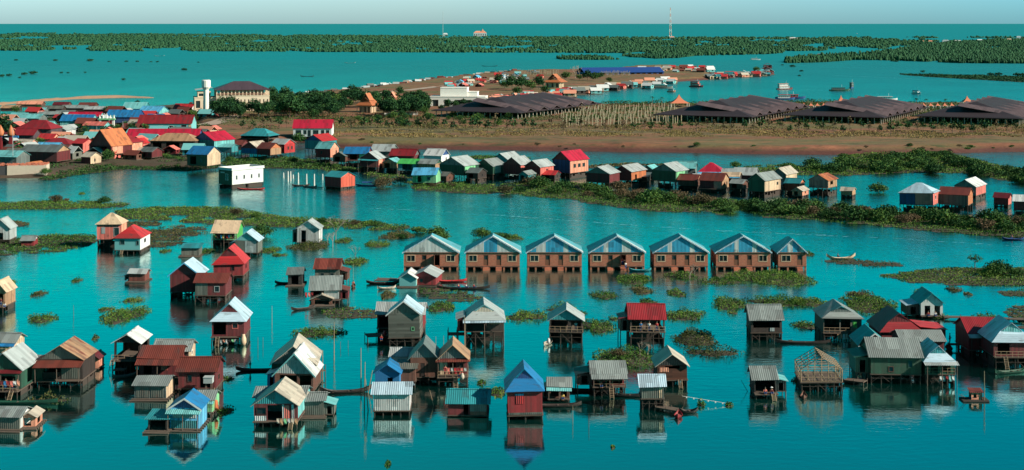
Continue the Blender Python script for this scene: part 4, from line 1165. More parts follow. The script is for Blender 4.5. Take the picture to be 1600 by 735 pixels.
house('blue gabled stilt house with one beige roof slope and pink panels', 431, 667, 68, 9, 27, 22, 'y', 'beige', 'dred', dep=7, gab='teal', front=(('p', .15, .28, .02, .3, 'white'), ('w', .17, .2, .4, .75, 'dbrown'), (O, .48, .34, .0, .92), ('p', .76, .12, .02, .9, 'pink'), ('p', .9, .06, .0, .95, 'white'), ('p', .68, .04, .0, .95, 'white')), right=(('p', .5, .9, .1, .95, 'lteal'),), nx=6, ladder=.75, rust=0, deck=.4)
house('small grey tin hut beside the blue gabled house', 490, 652, 31, 3, 23, 7, 'x', 'grey', 'gwood', 'tin', dep=4, raft=True, name='floating_hut', cat='hut', right=(('p', .5, .8, .1, .9, 'lteal'),), wing=(1, 16, .8, 'lteal', 'gwood'))
house('grey plank stilt house with a plain windowless front and light blue gable roof', 632, 541, 49, 13, 38, 19, 'y', 'bwhite', 'gwood', dep=6, kind='thatch', gab='gwood', rust=.0, nx=5, trim='white', front=(('w', .78, .06, .3, .42, 'lgreen'),))
house('long white-roofed red house with a small dark dormer behind the grey plank house', 625, 527, 72, 14, 22, 13, 'x', 'lgrey', 'red', dep=6, rust=0, nx=6, front=((O, .15, .2, .0, .8),))
house('small white-roofed hut with pale wall above brown boards', 627, 588, 32, 8, 24, 8, 'x', 'lgrey', 'brown', dep=4, front=(('p', .5, .96, .55, .97, 'white'),), rust=0)
house('brown plank house with green left roof slope and grey right slope', 663, 601, 42, 12, 30, 22, 'y', 'dgrey', 'brown', dep=6.5, gab='dgrey', rust=.02, front=(('d', .45, .16, .0, .7, 'dbrown'),), nx=4)
house('rusty orange gabled house with a cream door and cluttered porch', 708, 601, 46, 15, 26, 21, 'y', 'tan', 'dred', dep=6, gab='dgrey', awn='rust', awnd=.9, rust=.4, front=(('p', .18, .26, .02, .8, 'cream'), (O, .5, .18, .02, .75), ('w', .8, .12, .4, .7, 'brown')), deck=1.6, rail=True, ladder=.2, right=(('p', .5, .8, .1, .9, 'rust'),))
house('small bright blue hut with a dark window behind the white corrugated house', 605, 612, 38, 8, 22, 12, 'y', 'blue', 'blue', 'plaster', dep=4, gab='blue', rust=0, front=((O, .62, .22, .25, .62),), cap=True)
house('narrow grey-awninged brown hut between the blue hut and brown planks', 636, 606, 26, 10, 20, 5, 'shed', 'gwood', 'brown', dep=3.5)
house('white corrugated tin house with pale blue roof standing over its bright reflection', 612, 650, 56, 8, 27, 11, 'x', 'bwhite', 'white', 'tin', dep=5, rust=0, nx=5)
house('low house with vivid teal roof, dark red left bay and grey right bay', 731, 652, 62, 3, 20, 13, 'x', 'teal', 'dred', dep=5.5, front=((O, .45, .12, .0, .9), ('p', .76, .42, .3, .95, 'dgrey'), ('p', .76, .42, .02, .28, 'brown')), rust=0, left=())
house('tall red plank house with cobalt blue hipped roof and awning window', 821, 657, 54, 8, 42, 28, 'kh', 'blue', 'red', dep=6.5, gab='dblue', rust=0, front=(('p', .34, .22, .42, .72, 'bred'), ('p', .34, .26, .73, .8, 'lblue'), ('p', .5, .98, .02, .1, 'gwood')), nx=3, ladder=None, rvar=.2)
house('open pavilion on very tall thin legs with a grey-white gable roof', 884, 537, 52, 18, 19, 16, 'y', 'lgrey', 'dbrown', dep=6.5, front=((O, .3, .5, .15, .95), (O, .8, .3, .15, .95)), right=((O, .5, .8, .2, .95),), left=((O, .5, .8, .2, .95),), rail=True, gab='teal', rust=0, nx=4, ny=3)
house('open-sided house on tall stilts under a dark red sheet roof', 1011, 540, 54, 22, 20, 18, 'x', 'red', 'dbrown', dep=6, front=((O, .25, .4, .1, .95), (O, .75, .4, .1, .95)), right=((O, .5, .8, .1, .95),), rust=.0, wing=(-1, 15, 1.05, 'red', 'dbrown'), rail=True, nx=4, ny=3, deck=.5)
house('small fisher hut with stepped grey roof and boat at its foot', 873, 626, 32, 4, 19, 8, 'x', 'grey', 'brown', dep=4, awn='lteal', awnd=1.2, front=((O, .3, .4, .1, .9), (O, .75, .3, .1, .9)), wing=(-1, 10, .8, 'gwood', 'brown'), deck=.8)
house('cluttered stilt house with grey awning roof, red hangings and black boats beside it', 951, 617, 50, 15, 20, 12, 'x', 'grey', 'dred', dep=5.5, awn='grey', awnd=1.7, front=((O, .3, .45, .1, .9), (O, .78, .3, .1, .9)), wing=(-1, 24, .95, 'black', 'dbrown'), rail=True, nx=5, ladder=.1, deck=1.2, rust=.1)
house('narrow pale hut high on dark stilts with a blue-grey roof', 1020, 641, 35, 18, 20, 12, 'x', 'bwhite', 'gwood', 'tin', dep=4, front=(('p', .84, .12, .05, .95, 'cream'),), nx=4, rust=0, awn=None)
house('brown open-gabled house with a beige roof near the floating flags', 1051, 605, 46, 11, 23, 17, 'y', 'beige', 'brown', 'thatch', dep=6.5, gab='black', front=((O, .5, .5, .75, .95), ('p', .22, .3, .55, .85, 'salmon')), rust=.03, nx=5, ladder=.5)
house('upright grey-roofed house on tall thin stilts with dark red interior', 1198, 533, 48, 13, 21, 17, 'x', 'grey', 'dbrown', dep=7, front=((O, .5, .86, .35, .95), ('p', .68, .16, .1, .35, 'lgrey')), rust=.08, nx=5, ny=3)
house('little open-fronted hut with striped grey roof beside the bare timber frame', 1196, 621, 34, 8, 22, 14, 'x', 'grey', 'black', dep=4.5, front=((O, .5, .9, .02, .95),), rust=0, wing=(1, 17, .85, 'lteal', 'black'), deck=1.2, rail=False, ladder=.6)
house('bare timber skeleton of a house standing on long bamboo stilts', 1284, 612, 64, 15, 20, 19, 'frame', 'tan', 'wood', dep=6.5, nx=6, ny=3, deck=.2, name='house_frame')
house('grey-green hipped house with plank wall and green window shutter on crowded stilts', 1316, 532, 60, 12, 24, 16, 'kh', 'grey', 'gwood', dep=7, gab='dgrey', front=((O, .22, .4, .08, .93), (O, .58, .25, .08, .93), ('p', .82, .1, .35, .75, 'bgreen')), rust=.0, nx=6, ny=3, rail=True, deck=.4)
house('small white-fronted house with a teal gable roof at the end of the long walkway', 1456, 497, 34, 4, 20, 14, 'y', 'teal', 'white', 'plaster', dep=7, gab='white', front=((O, .3, .26, .0, .75), (O, .75, .26, .0, .75)), rust=0, wing=(-1, 20, .85, 'bwhite', 'dbrown'), deck=.8)
house('dark red hip-gabled roof behind the long grey roof in the crowded cluster', 1408, 548, 62, 10, 22, 24, 'kh', 'red', 'dred', dep=8, gab='dred', rust=0, wing=(1, 42, 1.1, 'bred', 'dred'))
house('long low house with part-blue grey roof and dark red wall', 1442, 564, 66, 10, 22, 10, 'x', 'grey', 'dred', dep=6, rust=.05)
house('teal-gabled house behind the big dark green house', 1366, 574, 44, 14, 22, 17, 'y', 'teal', 'green', dep=7, gab='dred', rust=0, trim='white')
house('big dark green house with wide grey roof standing above black water', 1400, 600, 78, 15, 28, 20, 'x', 'grey', 'green', dep=8, rust=0, front=(('w', .4, .08, .15, .4, 'brown'), ('w', .78, .08, .4, .75, 'green')), nx=6, ny=3, wing=(-1, 22, .95, 'green', 'green'), rvar=.5)
house('dark green stilt house with pale blue hipped gable and grey-white awning', 1469, 601, 46, 16, 22, 20, 'kh', 'bwhite', 'green', dep=7, gab='teal', awn='lgrey', awnd=1.3, front=((O, .3, .25, .1, .8), (O, .7, .3, .1, .8)), nx=5, ny=3, rust=0, rail=True)
house('dark house with broad dark red roof and pale awning near the walkway', 1545, 558, 60, 11, 27, 17, 'x', 'red', 'dred', dep=8, awn='lgrey', awnd=1.5, rust=0, nx=6, ny=3, front=((O, .5, .3, .1, .8),), gab='dbrown')
house('dark red stilt house under a pale blue and white hipped gable roof', 1584, 575, 62, 18, 25, 25, 'kh', 'bwhite', 'dred', dep=8, gab='lteal', rust=0, nx=5, ny=3, front=((O, .25, .3, .1, .8),), ladder=-.5, rail=True, deck=.8)
# -------- rows further back, in front of the channel
house('pink two-storey stilt house with a cream hipped roof and round window panel', 171, 388, 38, 14, 25, 14, 'hipx', 'cream', 'pink', dep=6, front=(('p', .26, .16, .35, .75, 'lgrey'), ('w', .8, .2, .2, .7, 'lgrey')), rust=0, right=(('p', .5, .95, .02, .97, 'salmon'),), nx=5, ny=3)
house('pale blue house with a bright red hipped roof joined to the pink house', 199, 397, 40, 6, 20, 15, 'hipy', 'bred', 'lteal', 'plaster', dep=9, front=(('w', .3, .16, .45, .78, 'dgrey'), ('w', .9, .08, .4, .7, 'dgrey')), right=(('p', .5, .98, .01, .98, 'white'), ('o', .5, .2, .4, .72)), rust=0, nx=5, ny=3, ladder=-.4)
house('white gabled house cut by the picture edge above the hyacinth bank', 1, 382, 28, 7, 18, 14, 'y', 'lgrey', 'lgrey', dep=6, front=((O, .4, .5, .0, .6),), rust=0)
house('tiny grey-roofed floating hut with a red and white end in the marsh', 43, 386, 19, 1.5, 9, 5, 'x', 'grey', 'red', dep=4, raft=True, rust=0, name='floating_hut', cat='hut', gab='white')
house('small rusty plank hut with grey roof floating alone on open water', 214, 441, 25, 1.5, 12, 5, 'x', 'lgrey', 'rust', dep=3.5, raft=True, rust=.0, name='floating_hut', cat='hut', wing=(-1, 8, .8, 'dgrey', 'black'))
house('orange-walled house with pale roof cut by the picture edge, people on its deck', -3, 487, 24, 9, 24, 14, 'y', 'cream', 'tan', dep=5, deck=1.4, rail=True, front=((O, .7, .3, .0, .8),), rust=0)
house('small house with cream roof and bright green side wall by the hyacinth bank', 351, 384, 38, 9, 14, 13, 'x', 'cream', 'lgreen', dep=8, yaw=0, awn='cream', awnd=1.2, front=((O, .5, .8, .1, .95),), right=(('p', .5, .98, .01, .98, 'bgreen'),), gab='bgreen', rust=0, rail=True, rvar=.15)
house('grey corrugated house with pale blue gable roof next to the green-walled one', 385, 401, 35, 6, 19, 13, 'y', 'bwhite', 'gwood', 'tin', dep=6, gab='lteal', rust=0, front=(('p', .68, .5, .02, .95, 'lgrey'),), wing=(-1, 9, .8, 'teal', 'dgrey'))
house('whitish hut with open door standing on the marsh by bare grey shrubs', 481, 382, 34, 3, 22, 11, 'y', 'lgrey', 'lgrey', dep=6, front=((O, .3, .22, .0, .85),), right=(('p', .5, .98, .02, .98, 'white'),), gab='white', rust=0, wing=(-1, 8, .9, 'lgrey', 'gwood'))
house('low dark teal floating hut moored between the open channel houses', 297, 401, 28, 1.5, 12, 3, 'shed', 'teal', 'gwood', dep=4, raft=True, rust=0, name='floating_hut', cat='hut')
house('red house with bright red gable roof and a darker front skirt roof', 357, 440, 46, 9, 20, 22, 'kh', 'bred', 'red', dep=8, gab='dred', rust=.02, front=(('w', .65, .1, .4, .8, 'dred'),), right=(('w', .5, .15, .35, .65, 'dred'),), nx=4)
house('dark red gabled house with blue-white edged roof on thin stilts', 289, 465, 46, 9, 27, 18, 'y', 'bwhite', 'dred', dep=7, gab='dred', trim='lblue', rust=0, nx=5, ny=3, left=())
house('red house with flat brick-red roof and one green front panel', 328, 473, 48, 11, 20, 11, 'x', 'rust', 'dred', dep=7, front=(('p', .22, .4, .02, .97, 'gwood'), ('w', .72, .14, .3, .7, 'lgrey')), rust=.15, nx=5, ny=3)
house('black floating hut beside the stripe-roofed house', 461, 447, 22, 2, 17, 7, 'x', 'dgrey', 'black', dep=4, raft=True, name='floating_hut', cat='hut', front=((O, .5, .5, 0, .8),))
house('house with red and grey striped rusty roof behind the plain grey roof', 511, 446, 38, 8, 18, 12, 'x', 'rust', 'gwood', dep=6, rust=.2, rvar=1.1, front=(('w', .3, .14, .3, .6, 'gwood'), ('w', .7, .14, .3, .6, 'gwood')), wing=(1, 12, .8, 'rust', 'brown'))
house('stilt house with broad grey roof, white half wall and cluttered red side deck', 508, 476, 46, 8, 16, 17, 'x', 'grey', 'dbrown', dep=6, front=(('p', .72, .5, .05, .95, 'lgrey'), (O, .2, .3, .02, .9)), rust=0, wing=(1, 12, .9, 'rust', 'dred'), deck=1.0, nx=5)
house('low gabled boat shelter under the broad grey roofed house', 503, 478, 32, 1.5, 9, 7, 'y', 'beige', 'brown', dep=3, raft=True, name='boat_shelter', cat='shed', front=((O, .5, .7, .0, .9),))
house('small teal-walled houseboat with a white gabled roof by the grassy mat', 637, 449, 26, 1.5, 13, 8, 'y', 'white', 'lteal', 'plaster', dep=6, gab='lteal', raft=True, rust=0, name='floating_house', right=(('p', .5, .6, .1, .8, 'cream'),))
house('low dark red houseboat with a pale grey gable roof in front of the brick row', 662, 447, 38, 1.5, 13, 9, 'y', 'lgrey', 'red', dep=8, gab='red', raft=True, rust=0, name='floating_house', front=(('w', .4, .12, .3, .7, 'dred'),), yaw=-10)
house('open stilt platform house with big grey gable and blue-white skirt roof', 757, 540, 60, 22, 19, 21, 'kh', 'lgrey', 'dbrown', dep=8, gab='beige', awn='bwhite', awnd=1.0, front=((O, .3, .5, .05, .95), ('p', .78, .3, .6, .95, 'salmon')), right=((O, .5, .8, .1, .9),), left=((O, .5, .8, .1, .9),), rust=0, nx=5, ny=3, rail=False, wing=(-1, 12, 1.1, 'lgrey', 'red'))

# -------- the row of brick houses
BRK = wallm('brick', 'brick')
def brick_house(label, x0, x1, y, seed, open_door=False, half=False, mural=(.2, .35, .6, .8)):
    s = S(y); w = (x1-x0)/s; X, Y = P((x0+x1)/2, y); r = random.Random(seed)
    root = empty('brick_house', (X, Y, 0)); tag(root, label, 'house', 'row of brick houses with blue roofs')
    hx = w/2; D = 10.0; zf = .85; z1 = 3.95; rise = 3.55 if not half else 2.9; ov = .35
    dx = .13 if not half else .26; dw = .085 if not half else .17
    if not half:
        wins = ((.13, .14), (.86, .14)); doors = ((.37, .09), (.61, .09))
    else:
        wins = ((.28, .30),); doors = ((.76, .20),)
    holes = [(c-ww/2, c+ww/2, .36, .76) for c, ww in wins] + [(c-ww/2, c+ww/2, .04, .80) for c, ww in doors]
    wl = MB().wall((-hx, 0), (hx, 0), zf, z1, holes, .22).wall((hx, .22), (hx, D-.22), zf, z1, ((.3, .42, .36, .76), (.65, .77, .36, .76)), .22).wall((hx, D), (-hx, D), zf, z1, (), .22).wall((-hx, D-.22), (-hx, .22), zf, z1, ((.3, .42, .36, .76),), .22)
    wl.build('wall', BRK, root)
    H = z1-zf
    def onfront(c, ww, v0, v1, dy): return ((-hx+w*(c-ww/2), dy), (-hx+w*(c+ww/2), dy), zf+H*v0, zf+H*v1)
    for c, ww in wins:
        a, b, za, zb = onfront(c, ww, .36, .76, -.03)
        f = MB().wall((a[0]-.14, -.05), (b[0]+.14, -.05), za-.14, zb+.14, ((.14/(b[0]-a[0]+.28), 1-.14/(b[0]-a[0]+.28), .14/(zb-za+.28), 1-.14/(zb-za+.28)),), .11)
        f.box((a[0]+b[0])/2-.04, (a[0]+b[0])/2+.04, .0, .05, za, zb)
        fo = f.build('window', plain(C['cream'], 'window_paint'), root)
        MB().wall((a[0], .12), (b[0], .12), za, zb, (), .02).build('pane', GLASS, fo)
    for i, (c, ww) in enumerate(doors):
        a, b, za, zb = onfront(c, ww, .04, .80, 0)
        f = MB().wall((a[0]-.09, -.04), (b[0]+.09, -.04), za, zb+.09, ((.09/(b[0]-a[0]+.18), 1-.09/(b[0]-a[0]+.18), 0.0, 1-.09/(zb-za+.09)),), .1)
        if open_door and i == 1:
            f.build('door_frame', plain(C['brown'], 'door_paint'), root)
            MB().box(a[0]-.08, a[0], -.95, -.06, za, zb).build('open_door', plain(C['brown'], 'door_paint'), root)
        else:
            do = MB().wall((a[0], .08), (b[0], .08), za, zb, ((.15, .85, .55, .92),), .05).build('door', plain((.17, .07, .04), 'door_paint'), root)
            MB().wall((a[0], .15), (b[0], .15), za, zb, (), .02).build('door_glass', GLASS, do)
    # piers, steps and the dark space underneath
    npier = 8 if not half else 4
    for i in range(npier):
        xx = -hx+.2+(w-.4)*i/(npier-1)
        for yy in (.1, D/2, D-.4):
            if yy > .2 and i % 2: continue
            MB().box(xx-.2, xx+.2, yy, yy+.35, -1.5, zf-.2).build('pier', BRK, root)
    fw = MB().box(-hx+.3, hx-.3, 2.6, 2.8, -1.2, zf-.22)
    fw.build('foundation_wall', plain((.035, .018, .014), 'underfloor_shade_brick'), root)  # low wall behind the piers, underfloor shade put into its colour
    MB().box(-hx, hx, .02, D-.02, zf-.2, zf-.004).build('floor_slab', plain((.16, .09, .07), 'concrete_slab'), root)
    for c, ww in doors:
        st = MB(); xx = -hx+w*c
        for k in range(5): st.box(xx-.65, xx+.65, -.28*(5-k)-.02, -.28*(4-k)-.024, -.5, zf-.22-(4-k)*.19+.02)
        st.build('steps', BRK, root)
    # hipped roof with a broad sheeted gable in front
    rf = MB()
    for q in slope_roof('gh', w, D, z1+.08, rise, ov): rf.slab(q, .07)
    ro = rf.build('roof', sheet((.10, .36, .44), 'y', .02, .25, .45, .9, 'roof_sheets'), root)
    cp = MB(); zr = z1+.08+rise; k_ = rise/hx
    cp.slab([(.004, -ov-.03, zr+.1), (hx+ov, -ov-.03, z1-k_*ov+.2), (hx+ov, -ov+2.2, z1-k_*ov+.2), (.004, -ov+1.6, zr+.1)], .04)
    cp.build('sunlit_flashing', sheet((.55, .60, .60), 'y', 0, .2, .4, .9, 'roof_sheets'), ro)  # flashing strip on the right slope only, sunlight put into its pale colour
    gm = MB(); ns = 12
    for i in range(ns):
        u0, u1 = -hx+w*i/ns, -hx+w*(i+1)/ns
        if u0 < 0 < u1: u1 = max(u1, 0)
        zt0, zt1 = z1+rise*(1-abs(u0)/hx), z1+rise*(1-abs(u1)/hx)
        mid = (i+.5)/ns
        mi = 1 if any(a <= mid <= b for a, b in zip(mural[::2], mural[1::2])) else 0
        gm.poly([(u0, -.12, z1), (u1, -.12, z1), (u1, -.12, zt1), (u0, -.12, zt0), (u0, -.03, z1), (u1, -.03, z1), (u1, -.03, zt1), (u0, -.03, zt0)],
                [(0, 1, 2, 3), (7, 6, 5, 4), (0, 4, 5, 1), (1, 5, 6, 2), (2, 6, 7, 3), (3, 7, 4, 0)], mi)
    gm.build('gable', [sheet((.025, .30, .50), 's', .02, .25, .5, .9, 'gable_sheets'), sheet((.50, .56, .57), 's', .02, .25, .5, .9, 'gable_sheets')], root)
    MB().box(-hx-.1, hx+.1, -.2, -.125, z1-.16, z1+.02).build('fascia', plain((.20, .10, .07), 'fascia_paint'), root)
    tm = MB()
    for sx in (-1, 1):
        a, b = (sx*(hx+ov), z1-k_*ov), (0, z1+rise)
        tm.poly([(a[0], -ov-.07, a[1]-.1), (b[0], -ov-.07, b[1]-.1), (b[0], -ov-.07, b[1]+.2), (a[0], -ov-.07, a[1]+.2), (a[0], -ov-.03, a[1]-.1), (b[0], -ov-.03, b[1]-.1), (b[0], -ov-.03, b[1]+.2), (a[0], -ov-.03, a[1]+.2)],
                [(0, 1, 2, 3), (7, 6, 5, 4), (0, 4, 5, 1), (3, 2, 6, 7), (0, 3, 7, 4)])
    tm.build('bargeboard', sheet(C['bwhite'], 's', 0, .2, .5, .9, 'trim_sheets'), ro)
    return root
brick_house('brick house nearest the red houseboat, with an all-grey gable and dark open door', 631, 716, 422, 1, True, mural=(0.0, 1.0))
brick_house('second brick house of the row, one broad blue panel in its gable and closed doors', 728, 812, 422, 2, mural=(.0, .33, .62, 1.0))
brick_house('third brick house of the row, with pale strips near its gable corners', 824, 909, 422, 3, mural=(.2, .32, .68, .78))
brick_house('fourth brick house of the row, middle one, with people at its open red doorway', 922, 1007, 422, 4, True, mural=(.22, .36, .62, .78))
brick_house('fifth brick house of the row, partly masked by a bare grey shrub in front', 1022, 1106, 422, 5, mural=(.22, .32, .68, .76))
brick_house('sixth brick house of the row, with grass mat before its steps', 1119, 1204, 422, 6, mural=(.32, .4, .7, .78))
brick_house('narrow half-width brick house closing the row', 1216, 1260, 422, 7, half=True, mural=(.3, .5, .78, .9))
# ================================================================= ROW OF STILT HOUSES BEYOND THE CHANNEL
G2 = None
W2 = lambda c=.5: ('w', c, .10, .35, .68, 'dbrown')
house('pink-red house with pale green roof and gable facing the earth bank', 505, 257, 27, 11, 14, 9, 'x', 'lteal', 'red', dep=6, yaw=-28, gab='salmon', right=(('p', .5, .96, .02, .97, 'salmon'), W2(.7)), front=(W2(.4),), rust=0)
house('low house with vivid blue roof between the pink house and teal shed', 556, 262, 38, 11, 11, 9, 'x', 'blue', 'dred', dep=7, yaw=-12, rust=0, front=((O, .4, .3, .1, .9), ('p', .8, .3, .05, .95, 'lgreen')), deck=1)
house('dark red house with teal awning and orange side porch', 576, 270, 30, 9, 13, 10, 'y', 'lgrey', 'dred', dep=8, yaw=-15, awn='teal', awnd=1.6, rust=0, right=(('p', .4, .6, .2, .9, 'salmon'),))
house('wide pale grey roof set behind the teal awning house', 596, 255, 34, 8, 11, 9, 'x', 'lgrey', 'dgrey', dep=8, yaw=-12, rust=0)
house('bright orange-red box house on low stilts standing alone in the channel', 520, 296, 33, 4, 16, 7, 'x', 'teal', 'dred', dep=7.2, yaw=-36, gab='coral', right=(('p', .5, .98, .01, .98, 'coral'),), rust=0, nx=4)  # coral right wall and gable have the sunlight put into their colour
house('dark red roofed house with a grey dormer above the green-roofed shed', 628, 262, 40, 8, 11, 9, 'x', 'red', 'dred', dep=7, yaw=-12, rust=0, gab='dgrey')
house('shed with bright green canopy beside the dry brush heap', 636, 273, 30, 6, 11, 5, 'shed', 'bgreen', 'teal', dep=5, yaw=-10, rust=0, front=((O, .5, .5, .1, .9),))
house('white house with blue and white striped roof', 676, 262, 30, 6, 13, 9, 'x', 'white', 'white', 'plaster', dep=7, yaw=-25, gab='dblue', rust=0, rvar=.2, right=(W2(.6),))
house('grey-roofed orange-walled hut below the striped roof', 667, 274, 28, 6, 12, 6, 'x', 'grey', 'tan', dep=6, yaw=-16, gab='green', rust=0)
house('lime green walled house with bright blue roof at the channel edge', 663, 291, 38, 5, 13, 9, 'x', 'lblue', 'lgreen', dep=6, yaw=-14, gab='lgreen', front=((O, .3, .16, .1, .8), ('w', .7, .12, .35, .7, 'teal')), rust=0)
house('large green stilt house with wide grey roof next to the striped roof', 706, 283, 48, 10, 15, 12, 'y', 'lgrey', 'green', dep=9, yaw=-32, gab='dgrey', right=(('p', .4, .7, .05, .95, 'lgreen'),), rust=0)
house('grey-green house with beige side panel beside the large green one', 757, 281, 32, 9, 13, 10, 'y', 'grey', 'green', dep=8, yaw=-32, right=(('p', .4, .5, .1, .9, 'beige'),), rust=0)
house('white-walled house with pale grey roof behind the grey-green one', 782, 270, 32, 6, 13, 11, 'y', 'lgrey', 'teal', dep=10, yaw=-32, right=(('p', .5, .96, .02, .97, 'white'),), rust=0)
house('dark red house with grey roof and pink side wall', 800, 282, 32, 10, 15, 11, 'y', 'lgrey', 'dred', dep=8, yaw=-32, right=(('p', .5, .96, .02, .97, 'pink'),), rust=0)
house('pink house with grey roof and two small windows on its long side', 832, 284, 30, 9, 15, 9, 'y', 'lgrey', 'red', dep=8, yaw=-35, right=(('p', .5, .94, .02, .97, 'pink'), W2(.5)), rust=0)
house('tall house with crimson roof and pale pink wall with three windows', 877, 279, 34, 9, 20, 13, 'y', 'crimson', 'dblue', dep=11, yaw=-38, gab='dred', right=(('p', .5, .98, .01, .98, 'salmon'), ('w', .25, .12, .4, .66, 'dbrown'), ('w', .5, .12, .4, .66, 'dbrown'), ('w', .75, .12, .4, .66, 'dbrown')), rust=0)
house('dark crimson double house with grey hipped roof on thin stilts', 934, 297, 40, 12, 14, 10, 'y', 'lgrey', 'dred', dep=8, yaw=-30, gab='dgrey', rust=0)
house('grey-roofed house with patched orange-red side wall', 973, 293, 32, 11, 14, 9, 'y', 'lgrey', 'dred', dep=10, yaw=-34, right=(('p', .5, .96, .02, .9, 'orange'), (O, .3, .12, .1, .6)), rust=0)
house('dark green stilt house with two grey gables', 1037, 295, 40, 12, 16, 11, 'y', 'lgrey', 'green', dep=10, yaw=-30, gab='dgrey', right=(('p', .4, .7, .05, .95, 'lgreen'),), rust=0)
house('low grey roof hidden behind the dark green house', 1068, 278, 36, 5, 10, 9, 'x', 'lteal', 'dgrey', dep=7, yaw=-12, rust=0)
house('small maroon-roofed hut between green and pink houses', 1074, 297, 30, 7, 9, 7, 'x', 'rust', 'brown', dep=6, yaw=-22, gab='tan', rust=0)
house('pink and tan house with dark maroon roof near the shore bushes', 1111, 302, 36, 7, 13, 10, 'x', 'rust', 'dred', dep=8, yaw=-26, gab='tan', right=(('p', .5, .96, .02, .97, 'tan'), W2(.35), W2(.7)), front=(('p', .8, .35, .05, .9, 'pink'),), rust=0, deck=1)
house('bright crimson roof with a blue lower awning in the crowded row', 1110, 282, 36, 5, 9, 12, 'hipx', 'crimson', 'dred', dep=8, yaw=-16, awn='lblue', awnd=2.2, rust=0)
house('open pavilion with cream roof edge and thin posts by the pink and tan house', 1142, 298, 26, 14, 8, 5, 'x', 'cream', 'dbrown', dep=6, yaw=-16, front=((O, .5, .8, .1, .9),), rust=0, awn='lblue', awnd=1.0)
house('grey-roofed dark house behind the cream-walled one', 1163, 293, 34, 8, 12, 9, 'x', 'lgrey', 'dred', dep=8, yaw=-16, gab='dgrey', rust=0)
house('cream-walled stilt house with dark green gable and grey roof', 1182, 309, 28, 10, 18, 10, 'y', 'grey', 'green', dep=11, yaw=-35, right=(('p', .5, .97, .02, .98, 'cream'), ('w', .8, .08, .45, .65, 'dbrown')), rust=0, nx=4)
house('beige-roofed cream house standing behind the cluster end', 1217, 296, 24, 9, 15, 9, 'y', 'beige', 'dgrey', dep=9, yaw=-32, right=(('p', .5, .97, .02, .98, 'cream'),), rust=0)
house('small hut with teal roof and orange gable at the cluster end', 1238, 305, 24, 7, 12, 6, 'x', 'teal', 'brown', dep=5, yaw=-30, gab='orange', rust=0, name='stilt_hut', cat='hut')
house('lone tan house with rust-striped roof on thin white stilts', 1279, 307, 32, 14, 12, 8, 'y', 'orange', 'dgrey', dep=7, yaw=-35, right=(('p', .5, .96, .02, .97, 'tan'), (O, .4, .3, .35, .8)), rust=.5, nx=5, deck=.8)
house('tiny pale hut on stilts past the rust-striped house', 1323, 311, 18, 6, 7, 4, 'x', 'beige', 'tan', dep=4, yaw=-25, rust=0, name='stilt_hut', cat='hut')
house('long pink-walled house with blue and white hipped roof near the thicket', 1432, 334, 52, 14, 19, 13, 'hipx', 'bwhite', 'dblue', dep=9, yaw=-24, right=(('p', .5, .98, .01, .98, 'pink'), ('w', .4, .12, .4, .7, 'white')), front=(('p', .72, .5, .02, .98, 'pink'),), rust=0, nx=5)
house('tan boarded house with flat maroon-brown roof joined to the pink one', 1490, 332, 44, 12, 16, 9, 'x', 'rust', 'gwood', dep=8, yaw=-26, gab='orange', right=(('p', .5, .97, .02, .97, 'orange'),), rust=.1, nx=5)
house('pink house with clean white roof behind the tan boarded house', 1508, 313, 34, 8, 14, 10, 'y', 'white', 'dgrey', dep=10, yaw=-32, right=(('p', .5, .97, .02, .97, 'pink'),), rust=0)
house('small dark red-roofed hut alone beside the last house', 1564, 326, 22, 6, 11, 6, 'x', 'dred', 'dred', dep=5, yaw=-26, gab='pink', right=(('p', .5, .97, .02, .97, 'pink'),), rust=0, name='stilt_hut', cat='hut')
house('red house with white roof cut by the picture edge past the small dark red hut', 1602, 343, 34, 14, 14, 8, 'x', 'white', 'dred', dep=8, yaw=-20, rust=0)

# -------- white and green boxy building on the water
house('boxy white and dark green flat-roofed building standing in the channel', 352, 295, 33, 7, 22, 3, 'flat', 'white', 'green', 'plaster', dep=13.4, yaw=-40, front=(('w', .62, .18, .3, .72), ('p', .3, .3, .78, .86, 'white')),
      right=(('p', .5, .992, .005, .99, 'white'), ('w', .14, .04, .35, .62, 'lgrey'), ('w', .38, .04, .35, .62, 'lgrey'), ('w', .62, .04, .35, .62, 'lgrey'), ('w', .86, .04, .35, .62, 'lgrey')), name='water_station', cat='building', nx=4, ny=3)
canoe('long red and blue boat moored under the white and green building', 392, 297, 9, 4, 'bred', .8, cargo=None)
for i, (x, y, h) in enumerate(((443, 278, 8), (450, 284, 16), (454, 283, 15), (466, 287, 17), (479, 289, 17), (491, 290, 18), (504, 281, 9), (458, 279, 6))):
    pole('white post standing in the channel between the green building and orange-red box house', x, y, h, 0, .28, 'white_post', WHITE, 'white posts in the channel', 'post')
canoe('low dark raft boat tied at the row of white posts', 470, 291, 6, 10, 'dbrown', .7)
canoe('narrow boat beside the orange-red box house', 484, 293, 5, -10, 'gwood', .6)
canoe('dark boat with a blue tarpaulin and a seated figure by the dry brush', 574, 291, 8, -6, 'dblue', .8, canopy='dblue')

